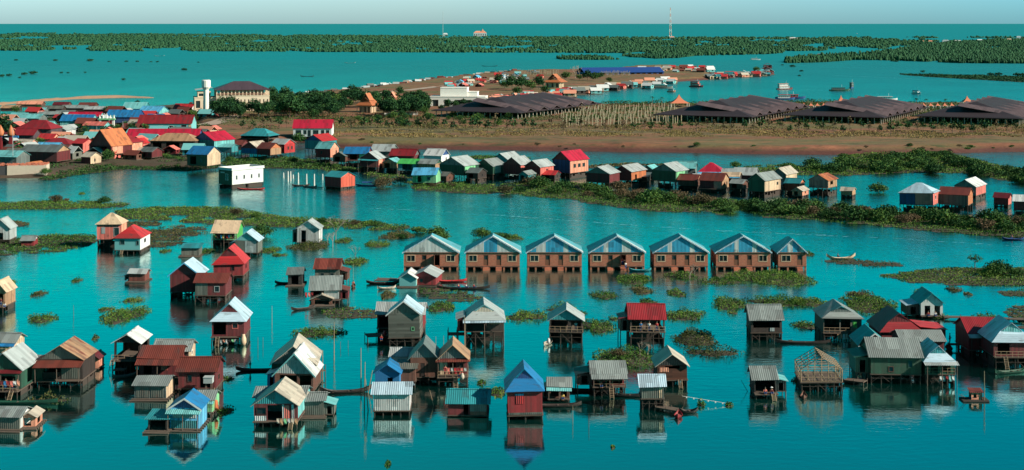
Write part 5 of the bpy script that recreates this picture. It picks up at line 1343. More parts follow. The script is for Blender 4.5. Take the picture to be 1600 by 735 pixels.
# ================================================================= VILLAGE ON THE LEFT SHORE
VZ = 1.2
def vh(*a, **k):
    k.setdefault('z', VZ); k.setdefault('rust', 0); k.setdefault('name', 'village_house'); k.setdefault('group', None)
    return house(*a, **k)
vh('white school building with a long red roof and dark windows', 257, 208, 84, 0, 15, 12, 'x', 'red', 'lteal', 'plaster', dep=12, name='school_building', cat='building', front=(('w', .08, .09, .35, .85), ('w', .43, .08, .45, .75), ('w', .62, .08, .45, .75), ('w', .86, .10, .35, .85), ('p', .17, .06, .02, .98, 'pink'), ('p', .97, .05, .02, .98, 'cream')), wing=(-1, 20, .75, 'red', 'lgrey'))
vh('long crimson roof in front of the white school', 253, 230, 112, 3, 11, 13, 'x', 'crimson', 'dblue', dep=12, yaw=0)
vh('open-sided dark hall with brown-orange hipped roof below the crimson one', 270, 240, 72, 6, 14, 10, 'hipx', 'tan', 'dbrown', dep=11, yaw=-6, front=((O, .15, .2, .1, .8), (O, .5, .3, .1, .8), (O, .85, .2, .1, .8)), name='open_hall', cat='hall')
vh('blue-walled house with a bright crimson roof beside the brown-orange hall', 318, 239, 46, 6, 14, 12, 'y', 'crimson', 'teal', dep=12, yaw=-34, gab='dblue', right=(('p', .5, .97, .02, .97, 'lteal'),))
vh('cream-gabled house with a strong blue roof on the green bank', 308, 266, 37, 7, 18, 11, 'x', 'blue', 'green', dep=9, yaw=-22, z=.6, gab='cream', right=(('p', .5, .98, .01, .98, 'cream'),), front=((O, .3, .3, .1, .8), ('w', .7, .12, .3, .7, 'green')))
vh('temple-style house with a steep two-tier orange roof on stilts', 157, 251, 44, 10, 14, 24, 'y', 'orange', 'dred', dep=12, yaw=-28, gab='dred', z=.8, front=((O, .45, .7, .1, .85),), right=(('p', .3, .5, .05, .95, 'salmon'),), deck=.6)
vh('dark red house with red hipped roof and salmon end panel beside the orange temple roof', 188, 247, 34, 9, 15, 11, 'hipx', 'red', 'dred', dep=9, yaw=-24, z=.9, right=(('p', .5, .9, .05, .95, 'salmon'),))
vh('bright salmon-red tower-like house left of the orange temple roof', 121, 242, 22, 3, 15, 6, 'x', 'bred', 'dred', dep=7, yaw=-28, right=(('p', .5, .98, .01, .98, 'pink'), W2(.6)), gab='pink', z=1)
vh('little maroon hut with cream end wall at the water line', 134, 259, 19, 2, 12, 6, 'x', 'beige', 'dred', dep=6, yaw=-28, z=.5, right=(('p', .5, .98, .01, .98, 'cream'), W2(.4)), gab='cream', cat='hut', name='village_hut')
vh('long dark purple house with mossy grey roof by the retaining wall', 60, 258, 64, 6, 15, 9, 'x', 'dgrey', 'dred', dep=10, yaw=-14, z=.6, gab='tan', rust=.2)
vh('red-roofed house behind the mossy grey roof', 86, 238, 46, 3, 10, 8, 'hipx', 'red', 'dred', dep=9, yaw=-8)
vh('sky blue roof wedged between red and mossy grey roofs', 72, 243, 36, 3, 9, 7, 'x', 'lblue', 'dgrey', dep=7, yaw=-10)
vh('dark hut with a bright white roof panel next to the salmon tower-like house', 95, 248, 20, 3, 11, 6, 'x', 'white', 'dblue', dep=6, yaw=-22, cat='hut', name='village_hut')
vh('large red hipped roof with deep purple walls near the two orange domes', 52, 216, 58, 3, 12, 12, 'hipx', 'red', 'purple', dep=12, yaw=-10)
vh('lower red roof tucked in front of the large red hipped roof', 36, 222, 34, 2, 9, 8, 'x', 'red', 'purple', dep=8, yaw=-8)
vh('salmon shed at the foot of the large red hipped roof', 82, 226, 18, 2, 9, 5, 'x', 'bred', 'salmon', dep=6, yaw=-20, cat='shed', name='village_shed')
vh('pale blue roof peeping out behind the large red hipped roof', 40, 195, 44, 2, 8, 6, 'x', 'lteal', 'dgrey', dep=10, yaw=-8)
vh('long deep blue roof with a crimson house behind it', 118, 202, 50, 3, 10, 9, 'x', 'blue', 'lteal', dep=10, yaw=-4)
vh('crimson roof with white trim above the long deep blue roof', 130, 193, 52, 2, 8, 7, 'x', 'crimson', 'lteal', dep=8, yaw=-4)
vh('rosy awning roof set against the white and green gateway', 146, 207, 36, 2, 9, 5, 'x', 'pink', 'lteal', dep=7, yaw=-12)
vh('broad blue market roof below the teal roof', 190, 195, 50, 3, 9, 10, 'x', 'blue', 'dblue', dep=14, yaw=-2, name='market_hall', cat='hall')
vh('flat teal roof at the water side of the broad blue roof', 208, 179, 34, 2, 7, 9, 'x', 'lteal', 'teal', dep=16, yaw=0, name='market_hall', cat='hall')
vh('turquoise gabled roof behind the school', 232, 185, 36, 2, 8, 8, 'x', 'lblue', 'lteal', dep=12, yaw=-16)
for (x, y, w_, rc, wc, lb) in ((80, 177, 34, 'gwood', 'dbrown', 'long grey-brown roof nearest the sand spit'), (115, 176, 40, 'grey', 'dbrown', 'long pale grey roof in the back row of the village'), (150, 178, 38, 'lgrey', 'dred', 'long whitish roof beside the back row trees'), (100, 184, 30, 'dgrey', 'dbrown', 'dark grey roof in the back row of the village'),
                               (75, 186, 34, 'grey', 'gwood', 'grey roof above the long deep blue one'), (135, 172, 26, 'rust', 'brown', 'rust-brown roof at the water edge of the back row'), (94, 171, 24, 'dred', 'brown', 'small dark red roof closest to the lake'), (58, 180, 22, 'lteal', 'dgrey', 'teal hut at the end of the back row'),
                               (14, 176, 28, 'tan', 'dbrown', 'brown roof by the big tree at the picture edge'), (45, 170, 40, 'salmon', 'brown', 'long salmon roof by the inner lagoon')):
    vh(lb, x, y, w_, 2, 5, 4, 'x', rc, wc, dep=7, yaw=-4)
vh('grey-roofed shed above the pale concrete wall', 8, 262, 40, 3, 14, 8, 'x', 'lteal', 'dgrey', dep=9, yaw=-14, cat='shed', name='village_shed')
vh('orange hut roof behind the grey-roofed shed', 36, 234, 24, 2, 8, 5, 'x', 'beige', 'salmon', dep=6, yaw=-16, cat='hut', name='village_hut')
vh('pale grey-roofed stall under the trees behind the mossy roof', 40, 246, 22, 2, 8, 4, 'x', 'lgrey', 'dblue', dep=5, yaw=-16, cat='stall', name='village_stall')
vh('white two-storey school with crimson roof and green shutters on the earth bank', 488, 214, 60, 0, 14, 12, 'x', 'crimson', 'white', 'plaster', dep=9, z=2.5, name='school_building', cat='building', front=(('w', .14, .13, .3, .72, 'green'), ('w', .31, .07, .3, .72, 'green'), ('w', .42, .07, .05, .72, 'green'), ('w', .59, .13, .3, .72, 'green'), ('w', .77, .07, .3, .72, 'green'), ('w', .9, .07, .3, .72, 'green')))
vh('teal house with red-striped roof in front of the crimson-roofed school', 490, 236, 34, 3, 13, 9, 'y', 'bred', 'teal', dep=10, yaw=-30, gab='dblue', z=1.5)
vh('open pavilion with wide green roof on the earth', 398, 220, 48, 3, 5, 10, 'hipx', 'teal', 'dbrown', dep=10, yaw=-18, z=2.2, front=((O, .5, .9, .0, .9),), right=((O, .5, .9, .0, .9),), name='green_pavilion', cat='pavilion')
vh('pale pink-roofed hut with striped front between pavilion and maroon roof', 390, 242, 34, 2, 8, 10, 'y', 'beige', 'blue', dep=8, yaw=-30, z=1, cat='hut', name='village_hut', gab='red')
vh('small stilt house with maroon roof and orange gable by the channel', 412, 250, 26, 8, 10, 8, 'x', 'rust', 'dred', dep=7, yaw=-30, z=.3, gab='orange', right=(('p', .5, .97, .02, .97, 'tan'),))
vh('salmon-red house with pale blue roof on pale stilts beside the maroon roof', 434, 248, 26, 9, 14, 7, 'x', 'lgrey', 'red', dep=7, yaw=-30, z=.2, gab='bred', right=(('p', .5, .97, .02, .97, 'bred'), W2(.35), W2(.7)))
vh('low teal hut beside the blue-walled house', 350, 240, 26, 2, 8, 4, 'x', 'lteal', 'teal', dep=6, yaw=-16, cat='hut', name='village_hut')
vh('red-roofed shed by the white tower hotel', 284, 178, 30, 0, 7, 8, 'x', 'bred', 'white', 'plaster', dep=9, yaw=-12, z=2, cat='shed', name='village_shed')
vh('small red-roofed kiosk under the white water tower', 308, 176, 16, 0, 6, 5, 'x', 'red', 'cream', 'plaster', dep=6, yaw=-20, z=2, cat='kiosk', name='village_kiosk')

# pale retaining wall with red rubble on top
rx, ry = P(11, 277)
rw = empty('retaining_wall', (rx, ry, 0), 9); tag(rw, 'pale cream concrete retaining wall with red rubble on top at the water edge', 'wall')
MB().box(0, 13.6, 0, 8, -1, 4.0).build('concrete', CONC, rw)
rb = MB(); r_ = random.Random(3)
for k in range(260):
    a, b = r_.uniform(-6, 13.4), r_.uniform(.2, 7.6); q = r_.uniform(.15, .45)
    rb.box(a, a+q*1.5, b, b+q, 4.02, 4.02+q*r_.uniform(.5, 1.6))
rb.build('rubble', plain((.50, .16, .10), 'brick_rubble'), rw)
MB().box(-8, -.02, .3, 8, -1, 3.8).build('dark_side', plain((.05, .05, .055), 'dark_concrete'), rw)  # near-black block at the left end of the pale concrete
# two orange domed finials on a blue-banded gate
for (x, y, lb) in ((17, 236, 'orange pointed dome on a red pillar beside the large red roof'), (1, 236, 'orange pointed dome at the very edge of the picture')):
    X, Y = P(x, y, VZ); s = S(y)
    d = empty('domed_pillar', (X, Y, VZ)); tag(d, lb, 'monument')
    MB().box(-.7, .7, -.7, .7, -.5, 22/s).build('pillar', plain(C['red'], 'painted_plaster'), d)
    rr = []
    for (zz, q) in ((0, 1.0), (.12, 1.25), (.4, 1.15), (.65, .7), (.85, .3), (1, .03)):
        rr.append([(q*1.25*math.cos(k*.6283), q*1.25*math.sin(k*.6283), 23/s+zz*17/s) for k in range(10)])
    MB().loft(rr).build('dome', plain(C['orange'], 'gilded_paint'), d, True)
    MB().box(-3.2, 3.2, -.5, .5, 20/s, 23.2/s).build('blue_band', plain(C['blue'], 'painted_plaster'), d)

# white-green ornate gateway
X, Y = P(167, 203, VZ)
gw = empty('ornate_gateway', (X, Y, VZ)); tag(gw, 'white and green ornate gateway between blue roofs', 'gate')
for xx in (-3.3, 3.3): MB().box(xx-.5, xx+.5, -.5, .5, -.5, 5).build('pillar', WHITE, gw)
MB().box(-4.2, 4.2, -.8, .8, 5.004, 5.8).build('lintel', plain(C['lgreen'], 'painted_plaster'), gw)
g = MB()
for xx in (-3.6, -1.8, 0, 1.8, 3.6): g.bar((xx, 0, 5.8), (xx, 0, 7.6+(1 if xx == 0 else 0)), .5, .05, 6)
g.build('finial', WHITE, gw)
for (x, y, h, lb) in ((192, 214, 24, 'pale utility pole nearest the school roof'), (201, 212, 20, 'pale utility pole beside the small red-roofed shrine'), (112, 224, 24, 'grey utility pole in front of the long deep blue roof'), (404, 190, 22, 'thin pale pole by the orchard near the hotel'), (20, 262, 60, 'grey pole rising by the pale retaining wall'), (151, 216, 18, 'short pole between the gateway and temple roof')):
    pole(lb, x, y, h, 0, .14, 'utility_pole', plain(C['lgrey'], 'concrete_pole'), None, 'pole', VZ)

# ================================================================= HOTEL, TOWER, MODERN BUILDING
def facade_box(root, x0, x1, d0, d1, z0, z1, mat, nf=0, ns=0, v=(.35, .7), t=.3, name='wall', u=.35):
    hf = tuple(((i+.5-u/2)/nf, (i+.5+u/2)/nf, v[0], v[1]) for i in range(nf)); hs = tuple(((i+.5-u/2)/ns, (i+.5+u/2)/ns, v[0], v[1]) for i in range(ns))
    MB().wall((x0, d0), (x1, d0), z0, z1, hf, t).wall((x1, d0+t), (x1, d1-t), z0, z1, hs, t).wall((x1, d1), (x0, d1), z0, z1, hf, t).wall((x0, d1-t), (x0, d0+t), z0, z1, hs, t).build(name, mat, root)
    MB().box(x0+t+.1, x1-t-.1, d0+t+.1, d1-t-.1, z0+.02, z1-.02).build('dark_glazing', GLASS, root)
    MB().box(x0-.15, x1+.15, d0-.15, d1+.15, z1+.002, z1+.35).build('cornice', mat, root)
X, Y = P(338, 176, 2.6)
ht = empty('lake_hotel', (X, Y, 2.6), 14); tag(ht, 'large cream hotel with open columned top floor and dark red roof', 'building')
CRM = plain((.70, .58, .44), 'cream_plaster', .8, .15, .3)
facade_box(ht, 0, 31, 0, 24, 0, 9.4, CRM, 14, 6, (.55, .8), u=.3)
colm = MB()
for k in range(15):
    xx = .3+30.4*k/14
    for yy in (.3, 23.4): MB().box(xx-.28, xx+.28, yy, yy+.56, 9.76, 13.4).build('column', CRM, ht)
for k in range(1, 7):
    for xx in (.02, 30.42): MB().box(xx, xx+.56, 24*k/7-.28, 24*k/7+.28, 9.76, 13.4).build('column', CRM, ht)
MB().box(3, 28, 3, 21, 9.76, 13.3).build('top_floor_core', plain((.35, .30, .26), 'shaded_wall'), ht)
rl = MB()
for zz in (10.3, 11.0): rl.box(-.1, 31.1, -.1, .0, zz, zz+.12)
rl.build('railing', plain(C['salmon'], 'rail_paint'), ht)
rf = MB()
for q in slope_roof('hipx', 31, 24, 13.5, 4.4, .8): rf.slab([(a+15.5, b, c) for a, b, c in q], .25)
rf.build('roof', roofm('purple', 'x', 0, .2), ht)
facade_box(ht, -12.5, -.02, 3, 20, 0, 8.5, CRM, 3, 4, (.3, .8), u=.6, name='side_wing')
facade_box(ht, -10.5, -3, 5, 18, 8.9, 11.6, CRM, 2, 2, (.2, .8), u=.7, name='penthouse')
pr = MB().slab([(-12, 4, 13.2), (-2, 4, 14.6), (-2, 18, 14.6), (-12, 18, 13.2)], .2); pr.build('terrace_roof', plain(C['lgrey'], 'flat_roof'), ht)
X, Y = P(322, 177, 2.6)
tw = empty('water_tower', (X, Y, 2.6)); tag(tw, 'slim white water tower standing beside the cream hotel', 'tower')
MB().bar((0, 0, 0), (0, 0, 15.5), 1.7, 1.5, 14).build('shaft', WHITE, tw)
rr = []
for (zz, q) in ((13.8, 1.6), (15.2, 2.6), (18.9, 2.7), (19.4, 2.3)): rr.append([(q*math.cos(k*.449), q*math.sin(k*.449), zz) for k in range(14)])
MB().loft(rr).build('tank', WHITE, tw)
X, Y = P(672, 167, 2.6)
wb = empty('modern_building', (X, Y, 2.6), -4); tag(wb, 'plain white modern building made of stacked flat-roofed boxes', 'building')
WH = plain((.82, .80, .76), 'white_render', .7, .1, .3)
facade_box(wb, 0, 35, 0, 17, 0, 6.2, WH, 5, 3, (.02, .7), u=.5)
facade_box(wb, 6, 23, 4, 15, 6.6, 11.6, WH, 0, 0, name='upper_box')
facade_box(wb, 22.9+.2, 29.5, 5, 14, 6.6, 9.0, WH, 0, 0, name='upper_box')
facade_box(wb, -8, -.2, 3, 15, 0, 5.2, WH, 2, 2, (.05, .7), u=.6, name='side_wing')
MB().box(30, 36.5, -2.5, -.35, .0, 6.0).build('screen_wall', WH, wb)
gt = empty('entrance_kiosk', (*P(658, 172, 2.6), 2.6)); tag(gt, 'small cream kiosk with tan roof before the white modern building', 'kiosk')
facade_box(gt, -3, 3, 0, 4, 0, 2.6, CRM, 2, 1, (.1, .8), u=.5)
kf = MB()
for q in slope_roof('hipx', 6, 4, 3.0, 1.2, .5): kf.slab(q, .12)
kf.build('roof', roofm('tan', 'x'), gt)

def pavilion_temple(label, x, y, w, h, rc='orange', z=2.6, wc='cream', yaw=-20, tiers=2):
    s = (y-37)/(CAM_H-z); X, Y = P(x, y, z); W_ = w/s; H = h/s
    root = empty('temple_pavilion', (X, Y, z), yaw); tag(root, label, 'temple')
    hx = W_/2; zc = H*.42
    facade_box(root, -hx*.75, hx*.75, hx*.25, hx*1.75, 0, zc, plain(C[wc], 'painted_plaster'), 3, 3, (.1, .8), u=.4)
    for xx in (-hx, -hx*.35, hx*.35, hx): MB().bar((xx*.95, .1, 0), (xx*.95, .1, zc+.2), .22, .2, 6).build('column', plain(C[wc], 'painted_plaster'), root)
    rf = MB()
    for q in slope_roof('kh', W_, W_*1.0, zc+.35, H*.33, .6): rf.slab(q, .18)
    rf.build('roof', roofm(rc, 'y', 0, .2), root)
    r2 = MB()
    for q in slope_roof('y', W_*.5, W_*.6, 0, H*.32, .3): r2.slab([(a, b+W_*.2, c+zc+H*.26) for a, b, c in q], .16)
    o = r2.build('upper_roof', roofm(rc, 'y', 0, .2), root)
    MB().bar((0, W_*.3, H*.95), (0, W_*.3, H*1.12), .25, .03, 6).build('spire', plain(C['cream'], 'gilded_paint'), o)
    return root
pavilion_temple('cream temple pavilion with a steep orange tiled roof among the orchard trees', 569, 178, 26, 32)
pavilion_temple('salmon temple roof half hidden by trees right behind the orange-tiled pavilion', 610, 168, 22, 24, 'salmon', wc='beige')
pavilion_temple('orange-roofed temple near the pale bare trees of the peninsula', 862, 138, 30, 22, 'orange')
pavilion_temple('small salmon-roofed pagoda just above the first dark market roof', 802, 163, 18, 17, 'salmon')
pavilion_temple('tiny salmon roof beside the small pagoda, nearer the white building', 768, 166, 12, 11, 'salmon')
pavilion_temple('tiny salmon roof between the white building and the pagoda roofs', 783, 163, 11, 10, 'salmon')
# low white boundary wall beside the orange-tiled pavilion
X, Y = P(600, 181, 2.6)
bw = MB()
for k in range(6): bw.box(k*3.2, k*3.2+3.0, 0, .3, -.3, 1.5).box(k*3.2+3.0, k*3.2+3.2, -.1, .4, -.3, 2.0)
o = bw.build('boundary_wall', WHITE); o.location = (X, Y, 2.6); tag(o, 'low white boundary wall next to the orange-tiled pavilion', 'wall')

# ================================================================= DARK-ROOFED MARKET HALLS
def market(label, xc, yc, w=52.0, d=110.0, yaw=-26.6):
    X, Y = P(xc, yc, 2.6)
    root = empty('market_hall', (X, Y, 2.6), yaw); tag(root, label, 'hall', 'dark-roofed market halls on the earth bank')
    zc = 4.4; rise = 6.6
    # local: front right corner at the origin, building extends to -x and +y
    def tr(q): return [(a-w/2, b, c) for a, b, c in q]
    rm = sheet((.030, .021, .028), 'y', .0, .35, .6, 2.0, 'dark_roof_sheets')
    rm_lit = sheet((.115, .082, .090), 'x', .0, .3, .5, 2.0, 'dark_roof_sheets')  # lighter copy of the roof sheets, sunlit slopes put into the colour
    rf = MB()
    for q in slope_roof('hipy', w, d, zc, rise, 1.5): rf.slab(tr(q), .3)
    rf.build('roof', rm, root)
    for k in range(6):
        y0 = 7+k*17.0
        if y0+13 > d: break
        m = MB()
        # raised monitor running across, ridge parallel to the front, ends at the right eave
        za = zc+.2; a0, a1 = -w*.62, 1.2
        t0 = min(1.0, (-a0)/(w/2))
        def hz(a):
            return zc+rise*min(1.0, min(-a, w+a)/(w/2))
        z_in = hz(a0)+.9; z_out = hz(0)+.9-.5
        m.slab([(a0, y0, z_in-.9), (a1, y0, z_out-.6), (a1, y0+6.0, z_out+1.2), (a0, y0+6.0, z_in+.6)], .25)
        m.slab([(a0, y0+6.02, z_in+.6), (a1, y0+6.02, z_out+1.2), (a1, y0+12, z_out-.6), (a0, y0+12, z_in-.9)], .25)
        o_ = m.build('roof_monitor', rm_lit, root)
    cm = plain((.42, .38, .32), 'concrete_post')
    nf, ns = 16, 24
    for k in range(nf):
        xx = -w+.6+(w-1.2)*k/(nf-1)
        MB().box(xx-.2, xx+.2, .3, .7, -.6, zc-.6+.05).build('post', cm, root)
    for k in range(1, ns):
        yy = .5+(d-1)*k/(ns-1)
        MB().box(-.9, -.45, yy-.2, yy+.2, -.6, zc-.6+.05).build('post', cm, root)
    for k in range(8):
        for j in range(1, 6):
            MB().box(-w+3+(w-6)*k/7-.2, -w+3+(w-6)*k/7+.2, d*j/6-.2, d*j/6+.2, -.6, zc+1).build('inner_post', cm, root)
    st = MB(); r = random.Random(int(xc))
    for k in range(60):
        a, b = r.uniform(-w+3, -3), r.uniform(4, d-6); st.box(a, a+r.uniform(1, 2.5), b, b+r.uniform(1, 3), -.4, r.uniform(.7, 1.3))
    st.build('stall_tables', WOOD, root)
    return root
market('dark-roofed open market hall nearest the white modern building', 810, 188)
market('dark-roofed open market hall just past the field of pale posts', 1172, 195)
market('dark-roofed open market hall, third along the bank, between two gaps with orange tent roofs', 1378, 196)
market('dark-roofed open market hall at the far end of the bank, cut by the picture edge', 1594, 198)

# orange tent roofs
def tent(label, x, y, w, h, z=2.6, lean=0, group=None):
    s = (y-37)/(CAM_H-z); X, Y = P(x, y, z); W_ = w/s/2; H = h/s
    root = empty('tent_pavilion', (X, Y, z)); tag(root, label, 'pavilion', group)
    rr = []
    for (t, q) in ((0, 1.0), (.12, .78), (.3, .5), (.55, .25), (.8, .1), (1, .02)):
        rr.append([(q*W_*math.cos(math.pi/4+k*math.pi/2)*1.3, q*W_*math.sin(math.pi/4+k*math.pi/2)*1.3, 2.8+t*(H-2.8)) for k in range(4)])
    MB().loft(rr).build('tent_roof', plain((.62, .20, .11), 'orange_canvas'), root)
    for sx in (-1, 1):
        for sy in (-1, 1): MB().bar((sx*W_*.85, sy*W_*.85, -.5), (sx*W_*.85, sy*W_*.85, 2.85), .16).build('post', WHITE, root)
tent('big orange peaked tent roof behind the field of pale posts', 1061, 168, 33, 20)
tent('orange peaked tent roof beside the third dark hall, with small ones to its side', 1314, 166, 15, 17)
tent('orange peaked tent roof rising behind the last dark hall', 1511, 166, 18, 16)
for i, (x, lb) in enumerate(((1247, 'small orange tent, first in the line after the second dark hall'), (1256, 'small orange tent, second in the line after the second dark hall'), (1267, 'small orange tent with a palm beside it, middle of the line after the second hall'), (1277, 'small orange tent, fourth in the line before the big peaked one'), (1287, 'small orange tent closest to the peaked one by the third hall'),
                             (1443, 'small orange tent, first in the line after the third dark hall'), (1454, 'small orange tent, second in the line after the third dark hall'), (1465, 'small orange tent in the middle of the line after the third hall'), (1476, 'small orange tent, fourth in the line after the third dark hall'), (1487, 'small orange tent closest to the one behind the last hall'))):
    tent(lb, x, 172.5, 8.5, 12, 2.6, 0, 'small orange tents between the halls')
# more roofs of the dense village
for (x, y, w_, hs_, hw_, hr_, rd_, rc, wc, yw, lb) in (
    (228, 250, 22, 4, 9, 6, 'x', 'dgrey', 'dred', -22, 'small dark grey hut on the bank below the brown-orange hall'), (206, 238, 22, 4, 10, 7, 'y', 'bred', 'pink', -30, 'narrow house with bright red roof beside the brown-orange hall'),
    (70, 228, 26, 2, 9, 7, 'x', 'bred', 'salmon', -14, 'short bright red roof in front of the purple-walled house'), (104, 226, 24, 2, 8, 7, 'hipx', 'dred', 'dbrown', -10, 'dark red hipped roof between the salmon shed and tower-like house'),
    (20, 250, 30, 2, 9, 6, 'x', 'gwood', 'dbrown', -12, 'weathered grey roof above the pale retaining wall'), (3, 226, 26, 2, 9, 7, 'x', 'dred', 'purple', -8, 'dark red roof right behind the edge dome'),
    (66, 206, 30, 2, 8, 6, 'x', 'lteal', 'lteal', -6, 'pale teal roof between large red and deep blue roofs'), (92, 213, 28, 2, 8, 6, 'y', 'lgrey', 'white', -24, 'white gabled house before the long deep blue roof'),
    (240, 196, 26, 2, 8, 7, 'x', 'blue', 'lblue', -10, 'blue roof just behind the school'), (332, 228, 24, 2, 9, 6, 'x', 'lblue', 'lteal', -20, 'pale blue-roofed hut behind the blue-walled house'),
    (366, 236, 26, 2, 8, 6, 'x', 'rust', 'dred', -16, 'rust-brown low roof between the teal hut and striped hut'), (172, 234, 20, 4, 9, 7, 'y', 'red', 'dred', -28, 'small red gable squeezed behind the salmon end panel'),
    (148, 222, 24, 2, 9, 7, 'x', 'salmon', 'dred', -10, 'salmon roof rising behind the orange temple roof'), (44, 268, 20, 1, 8, 5, 'y', 'orange', 'tan', -20, 'small orange hut touching the retaining wall rubble')):
    vh(lb, x, y, w_, hs_, hw_, hr_, rd_, rc, wc, dep=7, yaw=yw, front=((O, .3, .3, .0, .8), W2(.75)))
for (x, y, w_, hs_, hw_, hr_, rd_, rc, wc, yw, lb) in (
    (690, 287, 16, 4, 8, 5, 'x', 'gwood', 'brown', -20, 'tiny brown landing hut beside the lime green house'), (738, 286, 20, 7, 9, 6, 'x', 'dgrey', 'dbrown', -26, 'dark lean hut between the two green houses'), (818, 288, 16, 6, 9, 5, 'y', 'grey', 'teal', -26, 'small teal hut between dark red and pink houses'),
    (857, 285, 20, 5, 7, 5, 'x', 'bred', 'dbrown', -20, 'low red-roofed porch hut below the crimson-roofed tall house'), (952, 291, 18, 8, 10, 6, 'y', 'grey', 'dbrown', -28, 'narrow dark hut filling the gap beside the double house'), (1003, 291, 16, 8, 7, 3, 'shed', 'dgrey', 'dbrown', -20, 'dark open deck shelter by the patched orange-red wall'),
    (1092, 292, 22, 6, 8, 5, 'x', 'white', 'dbrown', -20, 'white awning roof between maroon-roofed houses'), (1150, 304, 20, 9, 8, 5, 'x', 'grey', 'brown', -24, 'small brown hut with clothes colours beside the cream pavilion'), (1206, 305, 18, 8, 8, 5, 'y', 'rust', 'dred', -28, 'small dark red hut behind the cream-walled house end'),
    (1246, 310, 16, 4, 8, 5, 'y', 'beige', 'salmon', -30, 'tiny salmon hut at the water before the teal-roofed hut'), (1140, 287, 24, 6, 9, 7, 'x', 'lgrey', 'dgrey', -16, 'grey roof between crimson roof and dark house'), (1012, 283, 22, 7, 10, 7, 'y', 'lteal', 'gwood', -28, 'pale teal roof behind the dark green house'),
    (530, 262, 22, 9, 9, 6, 'y', 'dgrey', 'brown', -24, 'brown stilt hut between the pink-red house and blue roof'), (608, 270, 24, 7, 9, 6, 'y', 'lteal', 'tan', -22, 'tan hut with pale teal roof left of the bright green canopy')):
    house(lb, x, y, w_, hs_, hw_, hr_, rd_, rc, wc, dep=6, yaw=yw, rust=0, front=((O, .35, .4, .0, .85),), right=(W2(.5),), name='stilt_hut', cat='hut')
# ================================================================= PLANTS
bushA = make_tree(3.2, 3.0, 31, .34, 1500, BUSHM, 'shore_bush', bush=True)
bushB = make_tree(2.4, 3.4, 32, .34, 1500, BUSHM, 'shore_bush', bush=True)
bushC = make_tree(3.0, 2.6, 33, .30, 1200, DRYB, 'dry_shrub', bush=True)
treeA = make_tree(6.5, 3.0, 41, .6, 1000, TREEM)
treeB = make_tree(8.0, 3.4, 42, .65, 1100, TREEM)
treeC = make_tree(5.0, 3.4, 43, .55, 800, BUSHM)
sapl = make_tree(3.6, 1.1, 44, .45, 130, TREEM, 'young_tree', .07, low=.5)
saplB = make_tree(4.2, 1.0, 45, .45, 60, DRYB, 'young_tree', .07, low=.5)
bareA = make_bare(5.0, 51); bareB = make_bare(3.6, 52)
palm = make_palm(6.0, 61)
r = random.Random(11)

# -------- hedge of plants on both sides of the houses beyond the channel
CHAN = [(640, 291), (700, 289), (800, 291), (880, 294), (930, 297), (1000, 300), (1060, 303), (1130, 312), (1200, 318), (1300, 327), (1380, 332), (1460, 337), (1540, 345), (1660, 356),
        (1660, 376), (1560, 370), (1480, 364), (1400, 356), (1300, 348), (1200, 341), (1120, 336), (1020, 330), (950, 322), (880, 312), (800, 306), (720, 302), (650, 297)]
vegpoly('shore_plants', 'long green band of hyacinth and grass along the near edge of the channel houses', CHAN, 7, 1.1, .32, HYA, -.5, 12, 100000, edge=3.5)
band_lbl = 'dark round bush in the thicket along the channel'
for k in range(80):
    t = k/79; x = 790+t*820+r.uniform(-6, 6)
    yc = np.interp(x, [790, 900, 960, 1060, 1130, 1200, 1300, 1400, 1500, 1600, 1620], [298, 302, 308, 318, 326, 331, 338, 344, 352, 360, 362])
    if x < 930 and r.random() < .4: continue
    y = yc+r.uniform(-8, 6)
    put(r.choice([bushA, bushB, bushA, bushC]), x, y, 0, r.uniform(.7, 1.65), None, band_lbl, 'bush', 'bushes in the thicket along the channel')
for (x, y, sc, lb) in ((1372, 301, 1.2, 'dark round bush standing in water beside the pink and blue-white house'), (1548, 352, 1.7, 'large dark bush by the small dark red hut'), (1562, 356, 1.5, 'large dark bush in front of the last channel houses'), (1380, 340, 1.3, 'rounded bush in the thicket left of the pink house'), (1150, 262, .9, 'small bush alone behind the grey roofed houses')):
    put(bushA, x, y, 0, sc, None, lb, 'bush')
# far side thickets
UPR = [(1140, 262), (1180, 258), (1240, 258), (1290, 262), (1320, 258), (1300, 248), (1330, 240), (1400, 238), (1480, 240), (1530, 250), (1580, 262), (1660, 276), (1660, 296), (1580, 284), (1500, 272), (1400, 270), (1330, 276), (1250, 276), (1170, 271)]
vegpoly('shore_plants', 'green flooded meadow with thickets behind the channel houses', UPR, 4, 1.2, .42, HYA, -.45, 14, 80000, edge=4)
for k in range(60):
    for _ in range(20):
        x, y = r.uniform(1150, 1610), r.uniform(242, 292)
        if inpoly(np.array([x]), np.array([y]), [(1180, 262), (1300, 262), (1320, 246), (1480, 243), (1610, 272), (1610, 290), (1500, 272), (1380, 270), (1300, 272)])[0]: break
    else: continue
    put(r.choice([bushA, bushB]), x, y, 0, r.uniform(.8, 1.7), None, 'dark bush in the thicket below the earth bank', 'bush', 'bushes in the thicket below the earth bank')
vegpoly('grass_strip', 'thin green strip of floating grass behind the grey-roofed channel houses', [(690, 246), (740, 243), (840, 247), (850, 249), (760, 250), (700, 249)], 3, .7, .5, HYA, -.3, 15, 4000)
vegpoly('grass_strip', 'straggling grassy strip behind the dark crimson double house', [(895, 262), (960, 255), (1040, 256), (1050, 259), (970, 260), (905, 265)], 3, .8, .5, MARSH, -.3, 16, 6000)
vegpoly('shore_plants', 'green mat of plants under the channel houses', [(560, 268), (640, 272), (760, 283), (860, 283), (940, 290), (900, 296), (800, 290), (700, 293), (600, 285)], 3, .7, .45, HYA, -.15, 17, 20000)
